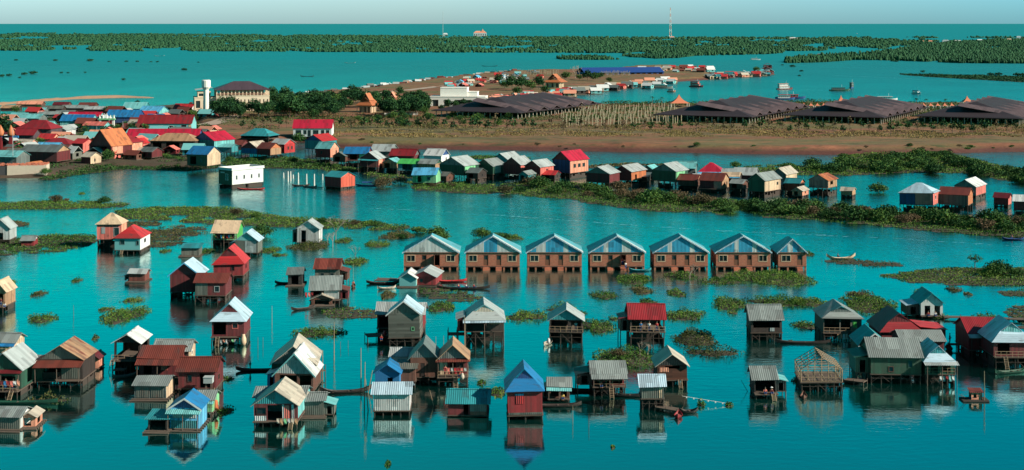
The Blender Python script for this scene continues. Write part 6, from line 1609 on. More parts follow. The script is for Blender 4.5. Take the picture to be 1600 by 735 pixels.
# village shore
vegpoly('shore_plants', 'bushy green shore below the left village', [(60, 281), (110, 262), (160, 255), (220, 248), (300, 250), (340, 244), (345, 262), (290, 268), (200, 265), (130, 273), (80, 282)], 5, 1.5, .5, BUSHM, -.5, 18, 24000)
vegpoly('shore_plants', 'low green island of plants in front of the pavilion and salmon house', [(345, 250), (400, 246), (440, 246), (500, 252), (560, 262), (580, 268), (545, 270), (460, 264), (400, 263), (350, 264)], 4.5, 1.3, .5, BUSHM, -.5, 19, 22000)
for k in range(26):
    x = r.uniform(85, 570); y = np.interp(x, [85, 200, 340, 400, 500, 570], [262, 252, 252, 256, 258, 266])+r.uniform(-5, 4)
    put(r.choice([bushA, bushB]), x, y, .3, r.uniform(.4, .85), None, 'green bush on the village shore', 'bush', 'bushes on the village shore')
for (x, y, s_, pr, lb) in ((466, 226, 1.0, treeC, 'dark flat-crowned tree in front of the crimson-roofed school'), (4, 218, 1.5, treeB, 'large dark tree at the picture edge above the orange domes'), (40, 208, .8, treeA, 'tree behind the big red hipped roof'), (60, 178, .8, treeA, 'tree next to the long salmon roof by the lagoon'),
                            (24, 178, .9, treeC, 'dark broad tree beside the brown roof by the lagoon'), (168, 178, .9, treeC, 'dark tree between the back row and teal roof'), (178, 178, .8, treeC, 'dark tree beside the teal market roof'), (215, 168, .7, treeA, 'spiky tree top behind the teal market roof'), (244, 178, .9, treeC, 'tree beside the turquoise gabled roof'),
                            (262, 178, .8, treeC, 'tree between the school and the red-roofed shed'), (300, 186, 1.0, treeC, 'tree in front of the red-roofed shed'), (96, 232, 1.1, treeC, 'dark tree clump in front of the long deep blue roof'), (112, 230, 1.0, treeC, 'dark tree clump between deep blue and orange roofs'), (134, 222, 1.0, treeC, 'dark tree behind the orange temple roof'),
                            (182, 226, 1.0, treeC, 'tree between the gateway and long crimson roof'), (206, 214, .9, treeB, 'tree by the school side wing'), (174, 214, .9, treeA, 'tree below the white and green gateway'), (30, 238, .9, treeC, 'tree below the lower red roof'), (60, 232, .9, treeC, 'tree between lower red roof and blue one'), (196, 204, .9, treeC, 'tree behind the school side wing'),
                            (72, 272, .8, bushA, 'bush at the end of the pale retaining wall'), (118, 205, .7, treeC, 'tree under the long deep blue roof')):
    put(pr, x, y, 1.2, s_, None, lb, 'tree')
for k in range(80):
    x, y = r.uniform(5, 345), r.uniform(184, 254)
    put(r.choice([bushA, bushA, bushB, treeC]), x, y, 1.0, r.uniform(.55, 1.05), None, 'green garden tree between the village houses', 'tree', 'garden trees between the village houses')
# orchard on the peninsula
for k in range(205):
    x = r.uniform(335, 665)
    lo = np.interp(x, [335, 420, 560, 660], [172, 160, 158, 166]); hi = np.interp(x, [335, 420, 560, 660], [188, 187, 186, 184])
    y = r.uniform(lo, hi)
    if 545 < x < 600 and y > 172: continue
    put(r.choice([treeA, treeB, treeC, treeA]), x, y, 2.6, r.uniform(1.0, 1.5), None, 'leafy tree in the orchard between the hotel and the white building', 'tree', 'orchard trees on the peninsula')
for (x, y, s_) in ((452, 186, 1.7), (462, 185, 1.5), (375, 184, 1.2), (350, 186, 1.2), (650, 176, 1.3), (640, 172, 1.3)):
    put(treeB, x, y, 2.6, s_, None, {452: 'tallest dark tree of the orchard', 462: 'second tall dark tree right beside the tallest one', 375: 'broad dark tree at the foot of the cream hotel', 350: 'broad dark tree nearest the water tower', 650: 'dark tree touching the white modern building', 640: 'dark tree behind the one touching the white building'}[x], 'tree')
for (x, y, s_) in ((700, 172, 1.0), (712, 172, .9), (724, 171, 1.0), (735, 170, .8), (668, 176, .7), (690, 176, .7)):
    put(treeA, x, y, 2.6, s_, None, 'green tree in front of the white modern building', 'tree', 'trees in front of the white modern building')
for (x, y, s_) in ((788, 140, 1.5), (800, 142, 1.6), (815, 143, 1.6), (828, 142, 1.6), (842, 141, 1.5), (780, 133, 1.3), (884, 126, 1.6), (918, 128, 1.4), (930, 127, 1.6), (938, 124, 1.3), (905, 126, 1.1), (952, 130, 1.0), (852, 148, 1.3), (808, 150, 1.3), (625, 152, 1.0), (655, 150, .9), (1182, 114, 1.3)):
    put(r.choice([treeB, treeC]), x, y, 2.2, s_, None, 'dark tree among the floating houses of the peninsula', 'tree', 'dark trees on the peninsula')
for (x, y) in ((905, 122), (899, 124)):
    put(bareA, x, y, 2.2, 2.6, None, 'pale bare tree near the orange-roofed temple', 'tree', 'pale bare trees near the temple')
# saplings on the earth bank
for k in range(86):
    x = 380+k*14.2+r.uniform(-4, 4); y = 205+(x-800)*.006+r.uniform(-4, 4)
    if 455 < x < 520 : continue
    put(sapl if r.random() < .55 else saplB, x, y, 2.6, r.uniform(1.3, 2.1), None, 'thin young tree in the planted line on the earth bank', 'tree', 'young trees planted on the earth bank')
for k in range(60):
    x = r.uniform(560, 800); y = r.uniform(184, 200)
    put(r.choice([sapl, sapl, treeC]), x, y, 2.6, r.uniform(.5, .9), None, 'small green tree in the garden before the first dark hall', 'tree', 'garden trees before the first dark hall')
for k in range(60):
    x = r.choice([r.uniform(940, 1070), r.uniform(1215, 1290), r.uniform(1400, 1480)]); y = r.uniform(172, 198)
    put(r.choice([sapl, sapl, bushB, bushA]), x, y, 2.6, r.uniform(.5, .8), None, 'small leafy tree in a gap between the dark halls', 'tree', 'small trees in the gaps between the halls')
for (x, y) in ((1262, 170), (1270, 171), (1431, 170), (1447, 171), (1478, 171), (1035, 168), (1020, 167)):
    put(palm, x, y, 2.6, 1.0, None, 'palm tree rising between the orange tents and dark halls', 'tree', 'palm trees by the orange tents')
# dry grass on the earth bank
vegpoly('dry_grass', 'thin dry grass covering the earth bank', [(500, 212), (700, 214), (1000, 212), (1300, 214), (1660, 214), (1660, 226), (1300, 228), (1000, 224), (700, 226), (520, 226)], 2.2, .7, .5, leafmat((.12, .10, .035), (.22, .17, .065), (.34, .26, .11), 'dry_grass'), -.2, 23, 80000, soil=False, kind='stuff', zb=3.0)
vegpoly('scrub', 'low green scrub on the orchard ground', [(340, 182), (500, 186), (690, 186), (690, 196), (560, 200), (400, 198), (340, 194)], .6, .9, .7, MARSH, -.1, 24, 12000, soil=False, zb=3.0)
# field of pale timber posts
PT = plain((.50, .43, .30), 'peeled_timber', .8, .4, 2.)
pz = MB().box(-.19, .19, -.19, .19, -.5, 4.4).build('timber_post', PT)
tag(pz, 'pale upright timber post in the post field behind the earth bank', 'post', 'pale timber posts between the market halls')
def addpost(x, y, z, sc):
    o = pz.copy(); COL.objects.link(o); X, Y = P(x, y, z); o.location = (X, Y, z); o.scale = (1, 1, sc); o.rotation_euler = (0, r.uniform(-.02, .02), 0)
    return o
X, Y = P(900, 192, 2.6); pz.location = (X, Y, 2.6)
for row in range(5):
    yy = 196-row*5.4
    for k in range(38):
        x = 885-row*4+k*5.0+r.uniform(-1.6, 1.6)
        if x > 1066 or (row > 2 and x < 905): continue
        addpost(x, yy-(x-980)*.02, 2.6, r.uniform(.8, 1.1))
for k in range(26):
    o = addpost(812+k*2.4, 118+r.uniform(-1, 1), 2.0, r.uniform(.9, 1.3)); o['label'] = 'pale bare post in the fence-like row above the temple roofs'; o['group'] = 'posts above the temple roofs'
for k in range(24):
    o = addpost(940+k*1.9, 119+r.uniform(-1, 1), 2.0, r.uniform(.9, 1.3)); o['label'] = 'pale bare post in the row in front of the long blue roof'; o['group'] = 'posts before the long blue roof'

# -------- foreground banks and marsh
vegpoly('marsh_band', 'low green bank across the far left water, first strip below the channel', [(-40, 315), (60, 312), (150, 314), (214, 320), (180, 325), (100, 328), (20, 328), (-40, 330)], 9, 1.2, .30, HYA, -.42, 31, 42000)
vegpoly('marsh_band', 'long green bank running behind the open-water houses', [(178, 330), (240, 323), (320, 324), (380, 329), (430, 337), (500, 342), (580, 347), (640, 354), (630, 361), (560, 360), (470, 357), (400, 354), (330, 350), (250, 346), (190, 342)], 9, 1.2, .30, HYA, -.45, 32, 90000)
vegpoly('marsh_band', 'patchy brown and green marsh around the cream-roofed pink house', [(145, 350), (230, 346), (330, 352), (345, 366), (320, 376), (250, 388), (200, 384), (150, 366)], 7, .7, .30, MARSH, -.12, 33, 40000)
vegpoly('marsh_band', 'green marsh around the tiny grey-roofed floating hut', [(-40, 376), (30, 372), (90, 366), (150, 368), (150, 380), (110, 392), (60, 398), (20, 400), (-10, 412), (-40, 416)], 9, 1.0, .30, HYA, -.45, 34, 45000)
vegpoly('marsh_band', 'brownish reed patch at the left above the tiny floating hut', [(-20, 346), (30, 343), (68, 348), (60, 356), (10, 360), (-20, 358)], 4, .9, .42, MARSH, -.3, 35, 6000)
vegpoly('marsh_band', 'grassy island with bushes at the right beyond the walkway', [(1372, 432), (1400, 425), (1450, 421), (1520, 418), (1660, 418), (1660, 446), (1560, 448), (1480, 446), (1400, 440)], 10, 1.1, .28, HYA, -.6, 36, 50000)
vegpoly('marsh_band', 'low dark strip of plants under the pale cream boat', [(1283, 408), (1330, 405), (1400, 410), (1418, 415), (1370, 418), (1310, 412)], 6, .8, .26, MARSH, -.4, 37, 12000)
vegpoly('marsh_band', 'green mat at the picture edge right of the long walkway', [(1570, 482), (1600, 478), (1660, 480), (1660, 512), (1600, 512), (1580, 500)], 6, 1.0, .24, HYA, -.5, 38, 12000)
vegpoly('marsh_band', 'thin grassy strip above the sixth brick house bushes', [(1545, 460), (1580, 453), (1660, 450), (1660, 464), (1590, 465)], 6, .7, .24, HYA, -.4, 39, 9000)
vegpoly('marsh_band', 'reedy mat trailing between the houseboats and grey gabled platform', [(655, 452), (700, 448), (745, 455), (760, 465), (790, 463), (780, 468), (740, 474), (700, 470), (660, 464)], 6, .9, .24, HYA, -.35, 40, 14000)
vegpoly('marsh_band', 'green hyacinth mat between the grey-roofed house and grey plank house', [(500, 486), (540, 481), (600, 486), (600, 496), (560, 500), (510, 496)], 6, .9, .24, HYA, -.4, 41, 12000)
CL = [(60, 460, 22, 8, 'tiny clump below the marsh with the floating hut'), (66, 499, 50, 11, 'flat oval clump above the grey-roofed corner house'), (193, 494, 66, 24, 'biggest round clump of the left open water'), (165, 484, 22, 6, 'small tuft just above the biggest round clump'), (208, 470, 34, 6, 'thin clump between the rusty floating hut and round clump'),
      (120, 439, 16, 5, 'tiny speck of plants left of the rusty floating hut'), (149, 529, 10, 5, 'very small tuft above the big brown house'), (10, 444, 22, 18, 'round bushy clump beside the edge house with deck people'), (258, 393, 16, 5, 'small clump beside the low dark teal floating hut'),
      (497, 521, 78, 14, 'long dark clump above the pale blue gable'), (354, 643, 26, 10, 'grassy tuft beside the hut behind the bright blue gable'), (356, 593, 18, 5, 'sparse weed right of the maroon-roofed house'), (325, 393, 24, 8, 'plants beside the steps of the green-walled house'), (420, 392, 36, 8, 'thin clump right of the grey corrugated house'), (436, 399, 22, 4, 'faint strip of weed below the thin clump'),
      (485, 386, 56, 14, 'reddish-green clump around the whitish hut'), (537, 377, 26, 7, 'small green clump right of the bare grey shrubs'), (590, 383, 46, 7, 'low clump left of the first brick house'), (556, 410, 34, 12, 'clump with a bush beside the stripe-roofed house'), (575, 349, 20, 6, 'small clump near the far end of the long bank'),
      (620, 369, 48, 12, 'low marshy clump beyond the first brick house'), (800, 372, 40, 6, 'thin strip of plants behind the second brick house'), (690, 481, 44, 15, 'oval clump between the grass mat and platform house'), (822, 495, 62, 14, 'long clump between platform house and tall open pavilion'), (878, 484, 46, 8, 'narrow clump behind the tall open pavilion'),
      (932, 511, 60, 20, 'leafy clump right of the tall open pavilion'), (905, 491, 24, 6, 'little clump behind the leafy one'), (944, 463, 42, 11, 'oval clump below the fourth brick house'), (990, 438, 60, 14, 'green clump between fourth and fifth brick houses'), (1003, 455, 32, 12, 'dry brown clump below the green one in the brick row'), (1012, 472, 26, 8, 'clump just behind the dark red sheet roof'),
      (1057, 459, 28, 11, 'small oval clump below the fifth brick house'), (1069, 494, 62, 17, 'wide flat clump right of the dark red sheet roof'), (1086, 530, 74, 24, 'brown-tinged clump right of the open tall house'), (1112, 552, 84, 12, 'long ragged clump below the brown-tinged one'), (980, 560, 104, 26, 'large bushy clump in front of the open tall house'),
      (1140, 476, 60, 18, 'clump left of the upright grey-roofed house'), (1215, 473, 90, 14, 'long clump behind the upright grey-roofed house'), (1144, 489, 16, 5, 'tiny speck below the clump by the upright house'), (1258, 510, 42, 11, 'yellow-green clump between the two tall stilt houses'), (1262, 474, 76, 12, 'long reedy strip behind the grey-green hipped house'),
      (1345, 461, 44, 9, 'brown low clump above the big reedy one'), (1356, 477, 88, 24, 'big reedy clump left of the white-fronted house'), (1376, 506, 36, 14, 'small green clump behind the teal gabled house'), (1438, 458, 20, 6, 'tiny green patch behind the white-fronted house'), (1490, 453, 22, 8, 'small brown clump right of the white-fronted house'), (1512, 460, 14, 4, 'faint weed patch near the small brown clump'),
      (1130, 440, 60, 10, 'grassy mat at the foot of the sixth brick house'), (1205, 436, 140, 20, 'long grass mat before the sixth brick house and narrow one'), (776, 614, 30, 22, 'dark round clump between teal-roofed and cobalt-roofed houses'), (752, 599, 14, 5, 'small weed behind the teal-roofed house'), (1139, 634, 14, 5, 'tiny clump alone in the open front water'), (1096, 633, 14, 4, 'speck of weed by the white flags'),
      (1246, 597, 16, 10, 'clump of weed at the side of the bare timber frame'), (76, 626, 60, 6, 'weedy strip under the big brown house'), (1470, 497, 30, 5, 'plants along the start of the long walkway'), (1540, 496, 40, 5, 'plants growing on the middle of the long walkway'), (1262, 397, 20, 12, 'bushy clump beside the narrow brick house'), (866, 388, 24, 10, 'plants between the third and fourth brick houses'),
      (1066, 432, 46, 10, 'clump at the shrub before the fifth brick house'), (606, 462, 26, 16, 'brownish weed left of the grass mat'), (960, 499, 22, 4, 'thin streak of weed before the open tall house'), (957, 700, 6, 3, 'dark speck of weed in the front open water'), (606, 726, 8, 3, 'dark speck of weed at the bottom near the middle'), (128, 303, 10, 3, 'tiny weed speck in the far left channel')]
for i, (x, y, w_, h_, lb) in enumerate(CL):
    brown = any(k in lb for k in ('brown', 'reddish', 'dry', 'marsh'))
    clump(lb, x, y, w_, h_, min(1.5, .5+w_*.012), MARSH if brown else HYA, i)
for (x, y, sc, pr, lb, ct) in ((682, 372, 1.15, bushA, 'rounded dark bush behind the first brick house roof', 'bush'), (690, 376, .8, bushA, 'smaller bush leaning on the rounded one behind the first roof', 'bush'), (754, 372, 1.0, bushA, 'bush behind the gap of first and second brick houses', 'bush'), (786, 374, .8, bushB, 'low wide bush behind the second brick house', 'bush'), (770, 373, .7, bushB, 'small bush between the two bushes behind the second roof', 'bush'),
                                (655, 364, .8, bushB, 'dark bush on the marshy clump beyond the first brick house', 'bush'), (628, 372, .5, bushB, 'tiny bush on the marshy clump', 'bush'), (586, 355, .7, bushA, 'small upright bush near the end of the long bank', 'bush'), (504, 350, .7, bushA, 'dark bush on the long bank', 'bush'), (555, 352, .6, bushC, 'brown bush on the long bank', 'bush'),
                                (410, 370, 1.2, bushA, 'dark bush beside the whitish hut marsh', 'bush'), (369, 336, .8, bushC, 'brownish bush on the long bank', 'bush'), (400, 340, .6, bushA, 'tiny dark bush on the long bank', 'bush'), (163, 318, .8, bushA, 'rounded bush on the first far left bank', 'bush'), (88, 316, .9, bushC, 'brown bush on the first far left bank', 'bush'), (104, 315, .4, bushC, 'tiny bush next to the brown one on the far left bank', 'bush'),
                                (1563, 428, 1.15, bushA, 'large dark bush on the grassy island at the right', 'bush'), (1553, 431, 1.0, bushA, 'dark bush merged with the large one on the grassy island', 'bush'), (1543, 432, .6, bushB, 'low bush at the side of the large dark one', 'bush'), (1588, 432, .7, bushA, 'small bush near the picture edge on the grassy island', 'bush'),
                                (520, 386, 1.2, bareB, 'bare grey shrub beside the whitish hut', 'shrub'), (512, 383, 1.0, bareB, 'bare twiggy shrub touching the whitish hut clump', 'shrub'), (525, 378, 1.4, bareA, 'tallest bare shrub by the whitish hut', 'shrub'), (555, 408, .8, bareA, 'bare little tree by the stripe-roofed house', 'shrub'), (1085, 434, 1.0, bareB, 'bare grey shrub before the fifth brick house', 'shrub'), (1078, 436, .8, bareB, 'second bare shrub before the fifth brick house', 'shrub'),
                                (1000, 562, 1.0, bareB, 'dry shrub on the large bushy clump', 'shrub'), (1012, 560, .8, bareB, 'second dry shrub on the large bushy clump', 'shrub'), (965, 560, .6, bushC, 'brown bush on the large bushy clump', 'bush'), (600, 292, 1.3, bushC, 'dry brown brush heap beside the lime green house', 'bush'), (594, 294, 1.1, bushC, 'second heap of dry brush by the dark boat', 'bush'), (625, 288, 1.1, bushC, 'dry brush close to the lime green house', 'bush'),
                                (675, 293, .6, bushC, 'small dry bush in front of the lime green house', 'bush'), (1003, 437, .5, bushB, 'little bush on the green clump in the brick row', 'bush'), (705, 294, .7, bushC, 'brown bush left on the channel plants', 'bush')):
    put(pr, x, y, 0, sc, None, lb, ct)
# umbrella-shaped tree on the right island
ut = make_tree(4.4, 2.3, 77, .34, 260, BUSHM, 'umbrella_tree', .12, low=.55, flat=.35)
put(ut, 1523, 425, 0, .95, None, 'small umbrella-shaped tree on the grassy island', 'tree')
vegpoly('dry_grass', 'olive grass and weeds at the foot of the young trees', [(500, 196), (700, 200), (900, 203), (1300, 204), (1660, 204), (1660, 214), (1300, 213), (1000, 212), (700, 212), (520, 210)], 1.3, .8, .55, leafmat((.05, .06, .02), (.12, .12, .04), (.24, .20, .08), 'olive_grass'), -.15, 26, 42000, soil=False, zb=3.0)
vegpoly('shore_plants', 'green bushy ground at the foot of the pale timber posts', [(880, 194), (1040, 198), (1060, 176), (900, 172), (870, 184)], 1.2, 1.1, .6, BUSHM, -.1, 27, 14000, soil=False, zb=3.0)
vegpoly('garden_ground', 'green weeds covering the ground between the village houses', [(-60, 274), (60, 272), (125, 264), (185, 256), (340, 252), (340, 226), (320, 205), (310, 180), (100, 184), (0, 190), (-60, 192)], 1.2, .9, .6, BUSHM, -.3, 28, 40000, soil=False, zb=1.1)
for k in range(22):
    x = r.uniform(520, 1600); y = np.interp(x, [520, 800, 1250, 1600], [226, 231, 236, 234])-r.uniform(0, 7)
    put(r.choice([bushB, bushC, bushA]), x, y, 2.6, r.uniform(.25, .6), None, 'low scrubby bush on the eroded edge of the earth bank', 'bush', 'scrubby bushes on the earth bank edge')

for k in range(40):
    x, y = r.uniform(885, 1068), r.uniform(168, 199)
    put(r.choice([sapl, bushB, bushA]), x, y, 2.6, r.uniform(.4, .75), None, 'small green tree growing among the pale timber posts', 'tree', 'small trees among the timber posts')

GR = leafmat((.010, .040, .014), (.030, .080, .022), (.10, .13, .04), 'hedge_leaves')
vegpoly('hedge_growth', 'broken green hedge growth in front of the dark market halls', [(700, 188), (880, 192), (1040, 197), (1250, 198), (1400, 198), (1660, 200), (1660, 206), (1300, 204), (1000, 203), (700, 197)], 1.6, 2.0, .55, GR, -.02, 41, 30000, soil=False, zb=3.0, nscale=.09)
vegpoly('hedge_growth', 'green scrub between and behind the dark market halls', [(935, 168), (1090, 168), (1230, 166), (1300, 167), (1430, 168), (1500, 168), (1500, 176), (1450, 192), (1420, 192), (1420, 178), (1280, 176), (1240, 192), (1215, 192), (1230, 176), (1080, 174), (940, 174)], 1.2, 1.8, .7, GR, -.15, 42, 24000, soil=False, zb=3.0, nscale=.07)
vegpoly('hedge_growth', 'green weeds patching the open earth around the orchard', [(340, 190), (520, 190), (690, 190), (690, 208), (540, 210), (520, 200), (450, 200), (440, 214), (340, 210)], .8, 1.0, .6, GR, .02, 43, 22000, soil=False, zb=3.0)
# ================================================================= BOATS, PEOPLE, POLES, WALKWAYS
r = random.Random(5)
canoe('slim dark boat with a person standing at one end, left of the pale blue gable', 404, 580, 7.2, 2, 'dbrown', .5)
person('person in a white shirt standing at the end of the slim boat', 391, 580, .22, 'stand', 'white', 'dgrey', -90)
canoe('dark-hulled boat with raised ends moored left of the bamboo posts', 541, 614, 8.0, 12, 'dbrown', .6, rise=.9)
canoe('long narrow boat loaded with greens between the two tall stilt houses', 1254, 537, 9.5, -3, 'dbrown', .5)
clump('bundle of cut greens lying in the long narrow boat', 1236, 534, 10, 4, .6, HYA, 900, group=None, name='greens_bundle')
canoe('pale cream boat with high bow on the low strip of plants', 1314, 405, 7, 8, 'cream', .6, rise=1.1)
person('seated person in a red shirt in the pale cream boat', 1309, 404, .3, 'sit', 'red', 'dblue', 80)
canoe('small dark motor boat on the channel near the picture edge', 1583, 375, 5.5, -8, 'dblue', .8)
person('seated person in a pink shirt in the small dark motor boat', 1581, 374, .35, 'sit', 'pink', 'dblue', -60)
canoe('black boat lying before the cluttered house with red hangings', 915, 612, 8.5, -3, 'black', .6, rise=.8)
canoe('second black boat beyond the steps of the cluttered house', 981, 620, 6.5, -5, 'black', .6, rise=.8)
canoe('grey boat at the foot of the small fisher hut', 868, 636, 7.5, 4, 'dbrown', .6)
canoe('dark boat at the side of the bare timber frame', 1256, 622, 2.6, 80, 'brown', .5)
canoe('pale boat tied at the tall open pavilion', 856, 538, 4.0, 70, 'beige', .6)
canoe('long canoe in front of the low dark red houseboat', 724, 452, 11, 0, 'dbrown', .45)
canoe('low red boat lying beside the low dark red houseboat', 704, 441, 7, 6, 'bred', .7)
canoe('dark boat at the floating platform left of the teal-walled houseboat', 598, 444, 7, -4, 'dbrown', .7)
canoe('long green canoe at the corner below the green gabled house', 20, 631, 13, 0, 'green', .55)
canoe('small boat with round hull near the stripe-roofed house', 552, 449, 2.2, 90, 'brown', .5)
person('person in pink sitting in the small round boat', 552, 447, .25, 'sit', 'pink', 'dred', 0)
canoe('small red boat beside the floating white flags', 1060, 652, 2.4, 80, 'red', .6)
canoe('small black boat right of the small red boat', 1076, 645, 2.8, 10, 'black', .6)
canoe('dark boat moored by the black floating hut', 446, 444, 4.5, 0, 'black', .5)
canoe('pale slim boat at the brownish weed by the platforms', 604, 452, 4, 20, 'beige', .5)
canoe('teal boat hanging off the steps of the fourth brick house', 1000, 424, 5, 0, 'teal', .6)
canoe('flat grey boat at the foot of the red tiered house stilts', 196, 590, 4, 35, 'gwood', .6)
canoe('rowing boat just behind the small row of brick house steps', 560, 293, 6, 0, 'dbrown', .6) if False else None
canoe('small fishing boat on the lake left of the peninsula', 480, 120, 14, 0, 'dbrown', 1.0, rise=1.0)
canoe('fast motor boat on the lake above the orchard', 547, 99, 16, 0, 'lgrey', 1.4, rise=1.2)
canoe('thin dark boat far out above the peninsula houses', 765, 104, 20, 0, 'dbrown', 1.2, rise=1.0)
canoe('small grey boat near the far belt on the left side', 249, 88, 18, 0, 'lgrey', 1.6, rise=1.2)
ship('red and white tour boat nearest the second dark hall', 1235, 154, 22, -5, 'dblue', 'bred', 'bred', 1)
ship('blue-hulled white tour boat moored to the red and white one', 1227, 155.5, 14, 0, 'dblue', 'white', 'lteal', 1)
ship('red-roofed white tour boat in mid channel', 1226, 140, 15, 20, 'dred', 'white', 'salmon', 2)
ship('red tour boat near the end of the floating houses', 1088, 136, 13, -30, 'red', 'pink', 'bred', 2)
ship('dark green fishing boat, larger of the pair', 1312, 142, 17, 0, 'green', 'dgrey', 'teal', 1)
ship('dark fishing boat, smaller of the pair', 1331, 138, 9, 60, 'dblue', 'dgrey', 'dgrey', 2)
ship('white boat with blue hull alone in front of the third dark hall', 1432, 147, 9, -60, 'white', 'white', 'dblue', 1)
ship('white speedboat near the big orange tent', 1049, 144, 7, -20, 'salmon', 'white', 'white', 1)
ship('grey-green flat boat left of the white speedboat', 1034, 138, 19, 0, 'dgrey', 'gwood', 'lteal', 1)
ship('small pale boat beside the grey-green flat boat', 1016, 138, 10, 0, 'lteal', 'lteal', 'lgrey', 1)
ship('small red boat in the gap of the far trees', 1284, 87, 20, 0, 'salmon', 'pink', 'salmon', 1)
ship('white boat far beyond the floating houses', 1180, 94, 16, 0, 'lgrey', 'white', 'lgrey', 1)
ship('white sailing craft out on the horizon lake', 1339, 53, 30, 80, 'white', 'white', 'white', 1)
ship('white boat hidden behind the third dark hall', 1385, 157, 16, 0, 'white', 'lteal', 'white', 1)
# people on decks
ppl = [(12, 618, 'red', 'person in red at the deck rail of the green gabled house', 14, 2.4), (24, 618, 'white', 'person in white at the deck rail of the green gabled house', 14, 2.4), (30, 619, 'pink', 'person in pink beside the one in white on the corner deck', 14, 2.4)]
for (x, y, sh, lb, hpx, h) in ppl:
    s = S(y+4); X, Y = P(x, 619); o = person(lb, x, y, hpx/s+.0, 'stand', sh, 'dblue', r.uniform(-60, 60)); o.location = (X, Y-.9, 11/S(619))
def on_house(label, hx_, hy, dx, dyy, hspx, sh='white', pose='stand', yaw=0, tr='dblue', hat=None):
    s = S(hy); X, Y = P(hx_, hy)
    o = person(label, hx_, hy, 0, pose, sh, tr, yaw, hat); o.location = (X+dx/s, Y+dyy, hspx/s); return o
on_house('person in blue on the porch of the open-sided house with dark red roof', 1011, 540, -10, -.3, 22, 'blue')
on_house('person in white on the porch of the open-sided house with dark red roof', 1011, 540, 3, -.3, 22, 'white')
on_house('person in red on the porch of the open-sided house with dark red roof', 1011, 540, 15, -.3, 22, 'bred')
on_house('person in red under the roof of the tall open pavilion', 884, 537, 8, .6, 18, 'red')
on_house('person in white under the roof of the tall open pavilion', 884, 537, 16, .6, 18, 'white')
on_house('person in a white shirt in front of the fourth brick house door', 965, 422, 12, -1.1, 2, 'white', 'stand', 30)
on_house('person in red standing in the fourth brick house doorway', 965, 422, 8, .35, 6.6, 'bred')
on_house('person in a broad pale hat by the teal gabled house', 1350, 560, 2, 0, 18, 'dred', 'sit', 0, 'dblue', 'cream')
on_house('person in white at the door of the white-fronted walkway house', 1456, 497, 4, -.5, 4, 'white', 'sit')
on_house('person in red beside the one at the white-fronted house door', 1456, 497, -7, -.5, 4, 'red', 'sit')
on_house('person in a red shirt at the low hut in front of the timber frame', 1196, 621, -2, -.8, 8, 'pink', 'sit')
on_house('person in a white hat on the low hut deck', 1196, 621, 8, -.8, 8, 'dred', 'sit', 0, 'dblue', 'white')
on_house('person in red seated on the cluttered house deck', 951, 617, -12, -.9, 15, 'bred', 'sit')
on_house('person in red crouching on the grey plank house landing', 596, 540, 0, 0, 9, 'bred', 'sit')
on_house('person in yellow on the deck of the stepped-roof fisher hut', 873, 626, 6, -.5, 4, 'yellow', 'sit')
on_house('person in pink on the rusty orange house porch', 708, 601, -12, -1.0, 15, 'pink', 'stand')
on_house('person in red on the rusty orange house porch', 708, 601, 10, -1.0, 15, 'bred', 'sit')
on_house('person in pink on the canoe by the low dark red houseboat', 716, 452, 0, 0, 2.4, 'pink', 'sit', 80)
on_house('person in white on the canoe by the low dark red houseboat', 728, 452, 0, 0, 2.4, 'white', 'sit', 80)
on_house('person in red on the canoe nearest the grass mat', 740, 452, 0, 0, 2.4, 'bred', 'sit', 80)
on_house('person on the deck of the edge house with pale roof', 4, 487, 0, -1.0, 9, 'dred', 'stand')
on_house('person in white near the deck corner of the edge house', 10, 487, 0, -1.0, 9, 'white', 'sit')

# floating platforms and walkways
def walkway(label, pts, w=1.3, h=.55, name='plank_walkway', cat='walkway', rails=False, mat=None):
    wp = [P(a, b) for a, b in pts]; cx, cy = wp[0]
    root = empty(name, (cx, cy, 0)); tag(root, label, cat)
    dk = MB(); pm = MB()
    for (x0, y0), (x1, y1) in zip(wp, wp[1:]):
        a, b = Vector((x0-cx, y0-cy, h)), Vector((x1-cx, y1-cy, h)); d = (b-a).normalized(); n = Vector((-d.y, d.x, 0))*w/2
        dk.slab([a-n, b-n, b+n, a+n], .12)
        k = max(2, int((b-a).length/2.4))
        for i in range(k+1):
            q = a+(b-a)*i/k
            for sg in (-1, 1):
                pm.bar(q+n*sg*.9+Vector((0, 0, -h-1)), q+n*sg*.9+Vector((0, 0, .25 if not rails else .9)), .06)
    dk.build('deck', mat or WOOD, root)
    pm.build('post_row', WOOD, root)
walkway('long dark floating walkway running to the picture edge behind the red roofs', [(1474, 499), (1530, 500), (1600, 503), (1640, 505)], 1.8, .5)
walkway('short dark pier beside the dark house with the broad red roof', [(1484, 545), (1518, 545)], 1.4, .8)
walkway('landing stage with a ramp at the grey plank house', [(572, 532), (608, 530)], 3.0, .9)
walkway('floating platform left of the teal-walled houseboat', [(588, 440), (628, 441)], 3.5, .5)
walkway('landing left of the open platform house with the blue-white skirt roof', [(700, 536), (728, 536)], 2.4, 1.6, rails=True)
walkway('low raft platform between the house on stilts and hut near the flags', [(1028, 640), (1062, 646)], 1.6, .5)
walkway('pier joining the unfinished house to the red tiered house', [(178, 584), (196, 584)], 1.6, .7)
walkway('dark pier at the side of the bare timber frame facing the green house', [(1322, 598), (1352, 602)], 1.8, .6)
walkway('thin timber pier in front of the orange-red box house', [(486, 294), (505, 295)], 1.2, .4)
walkway('landing right of the pale blue gable house with slanting rails', [(492, 586), (502, 590)], 1.6, 1.0, rails=True)

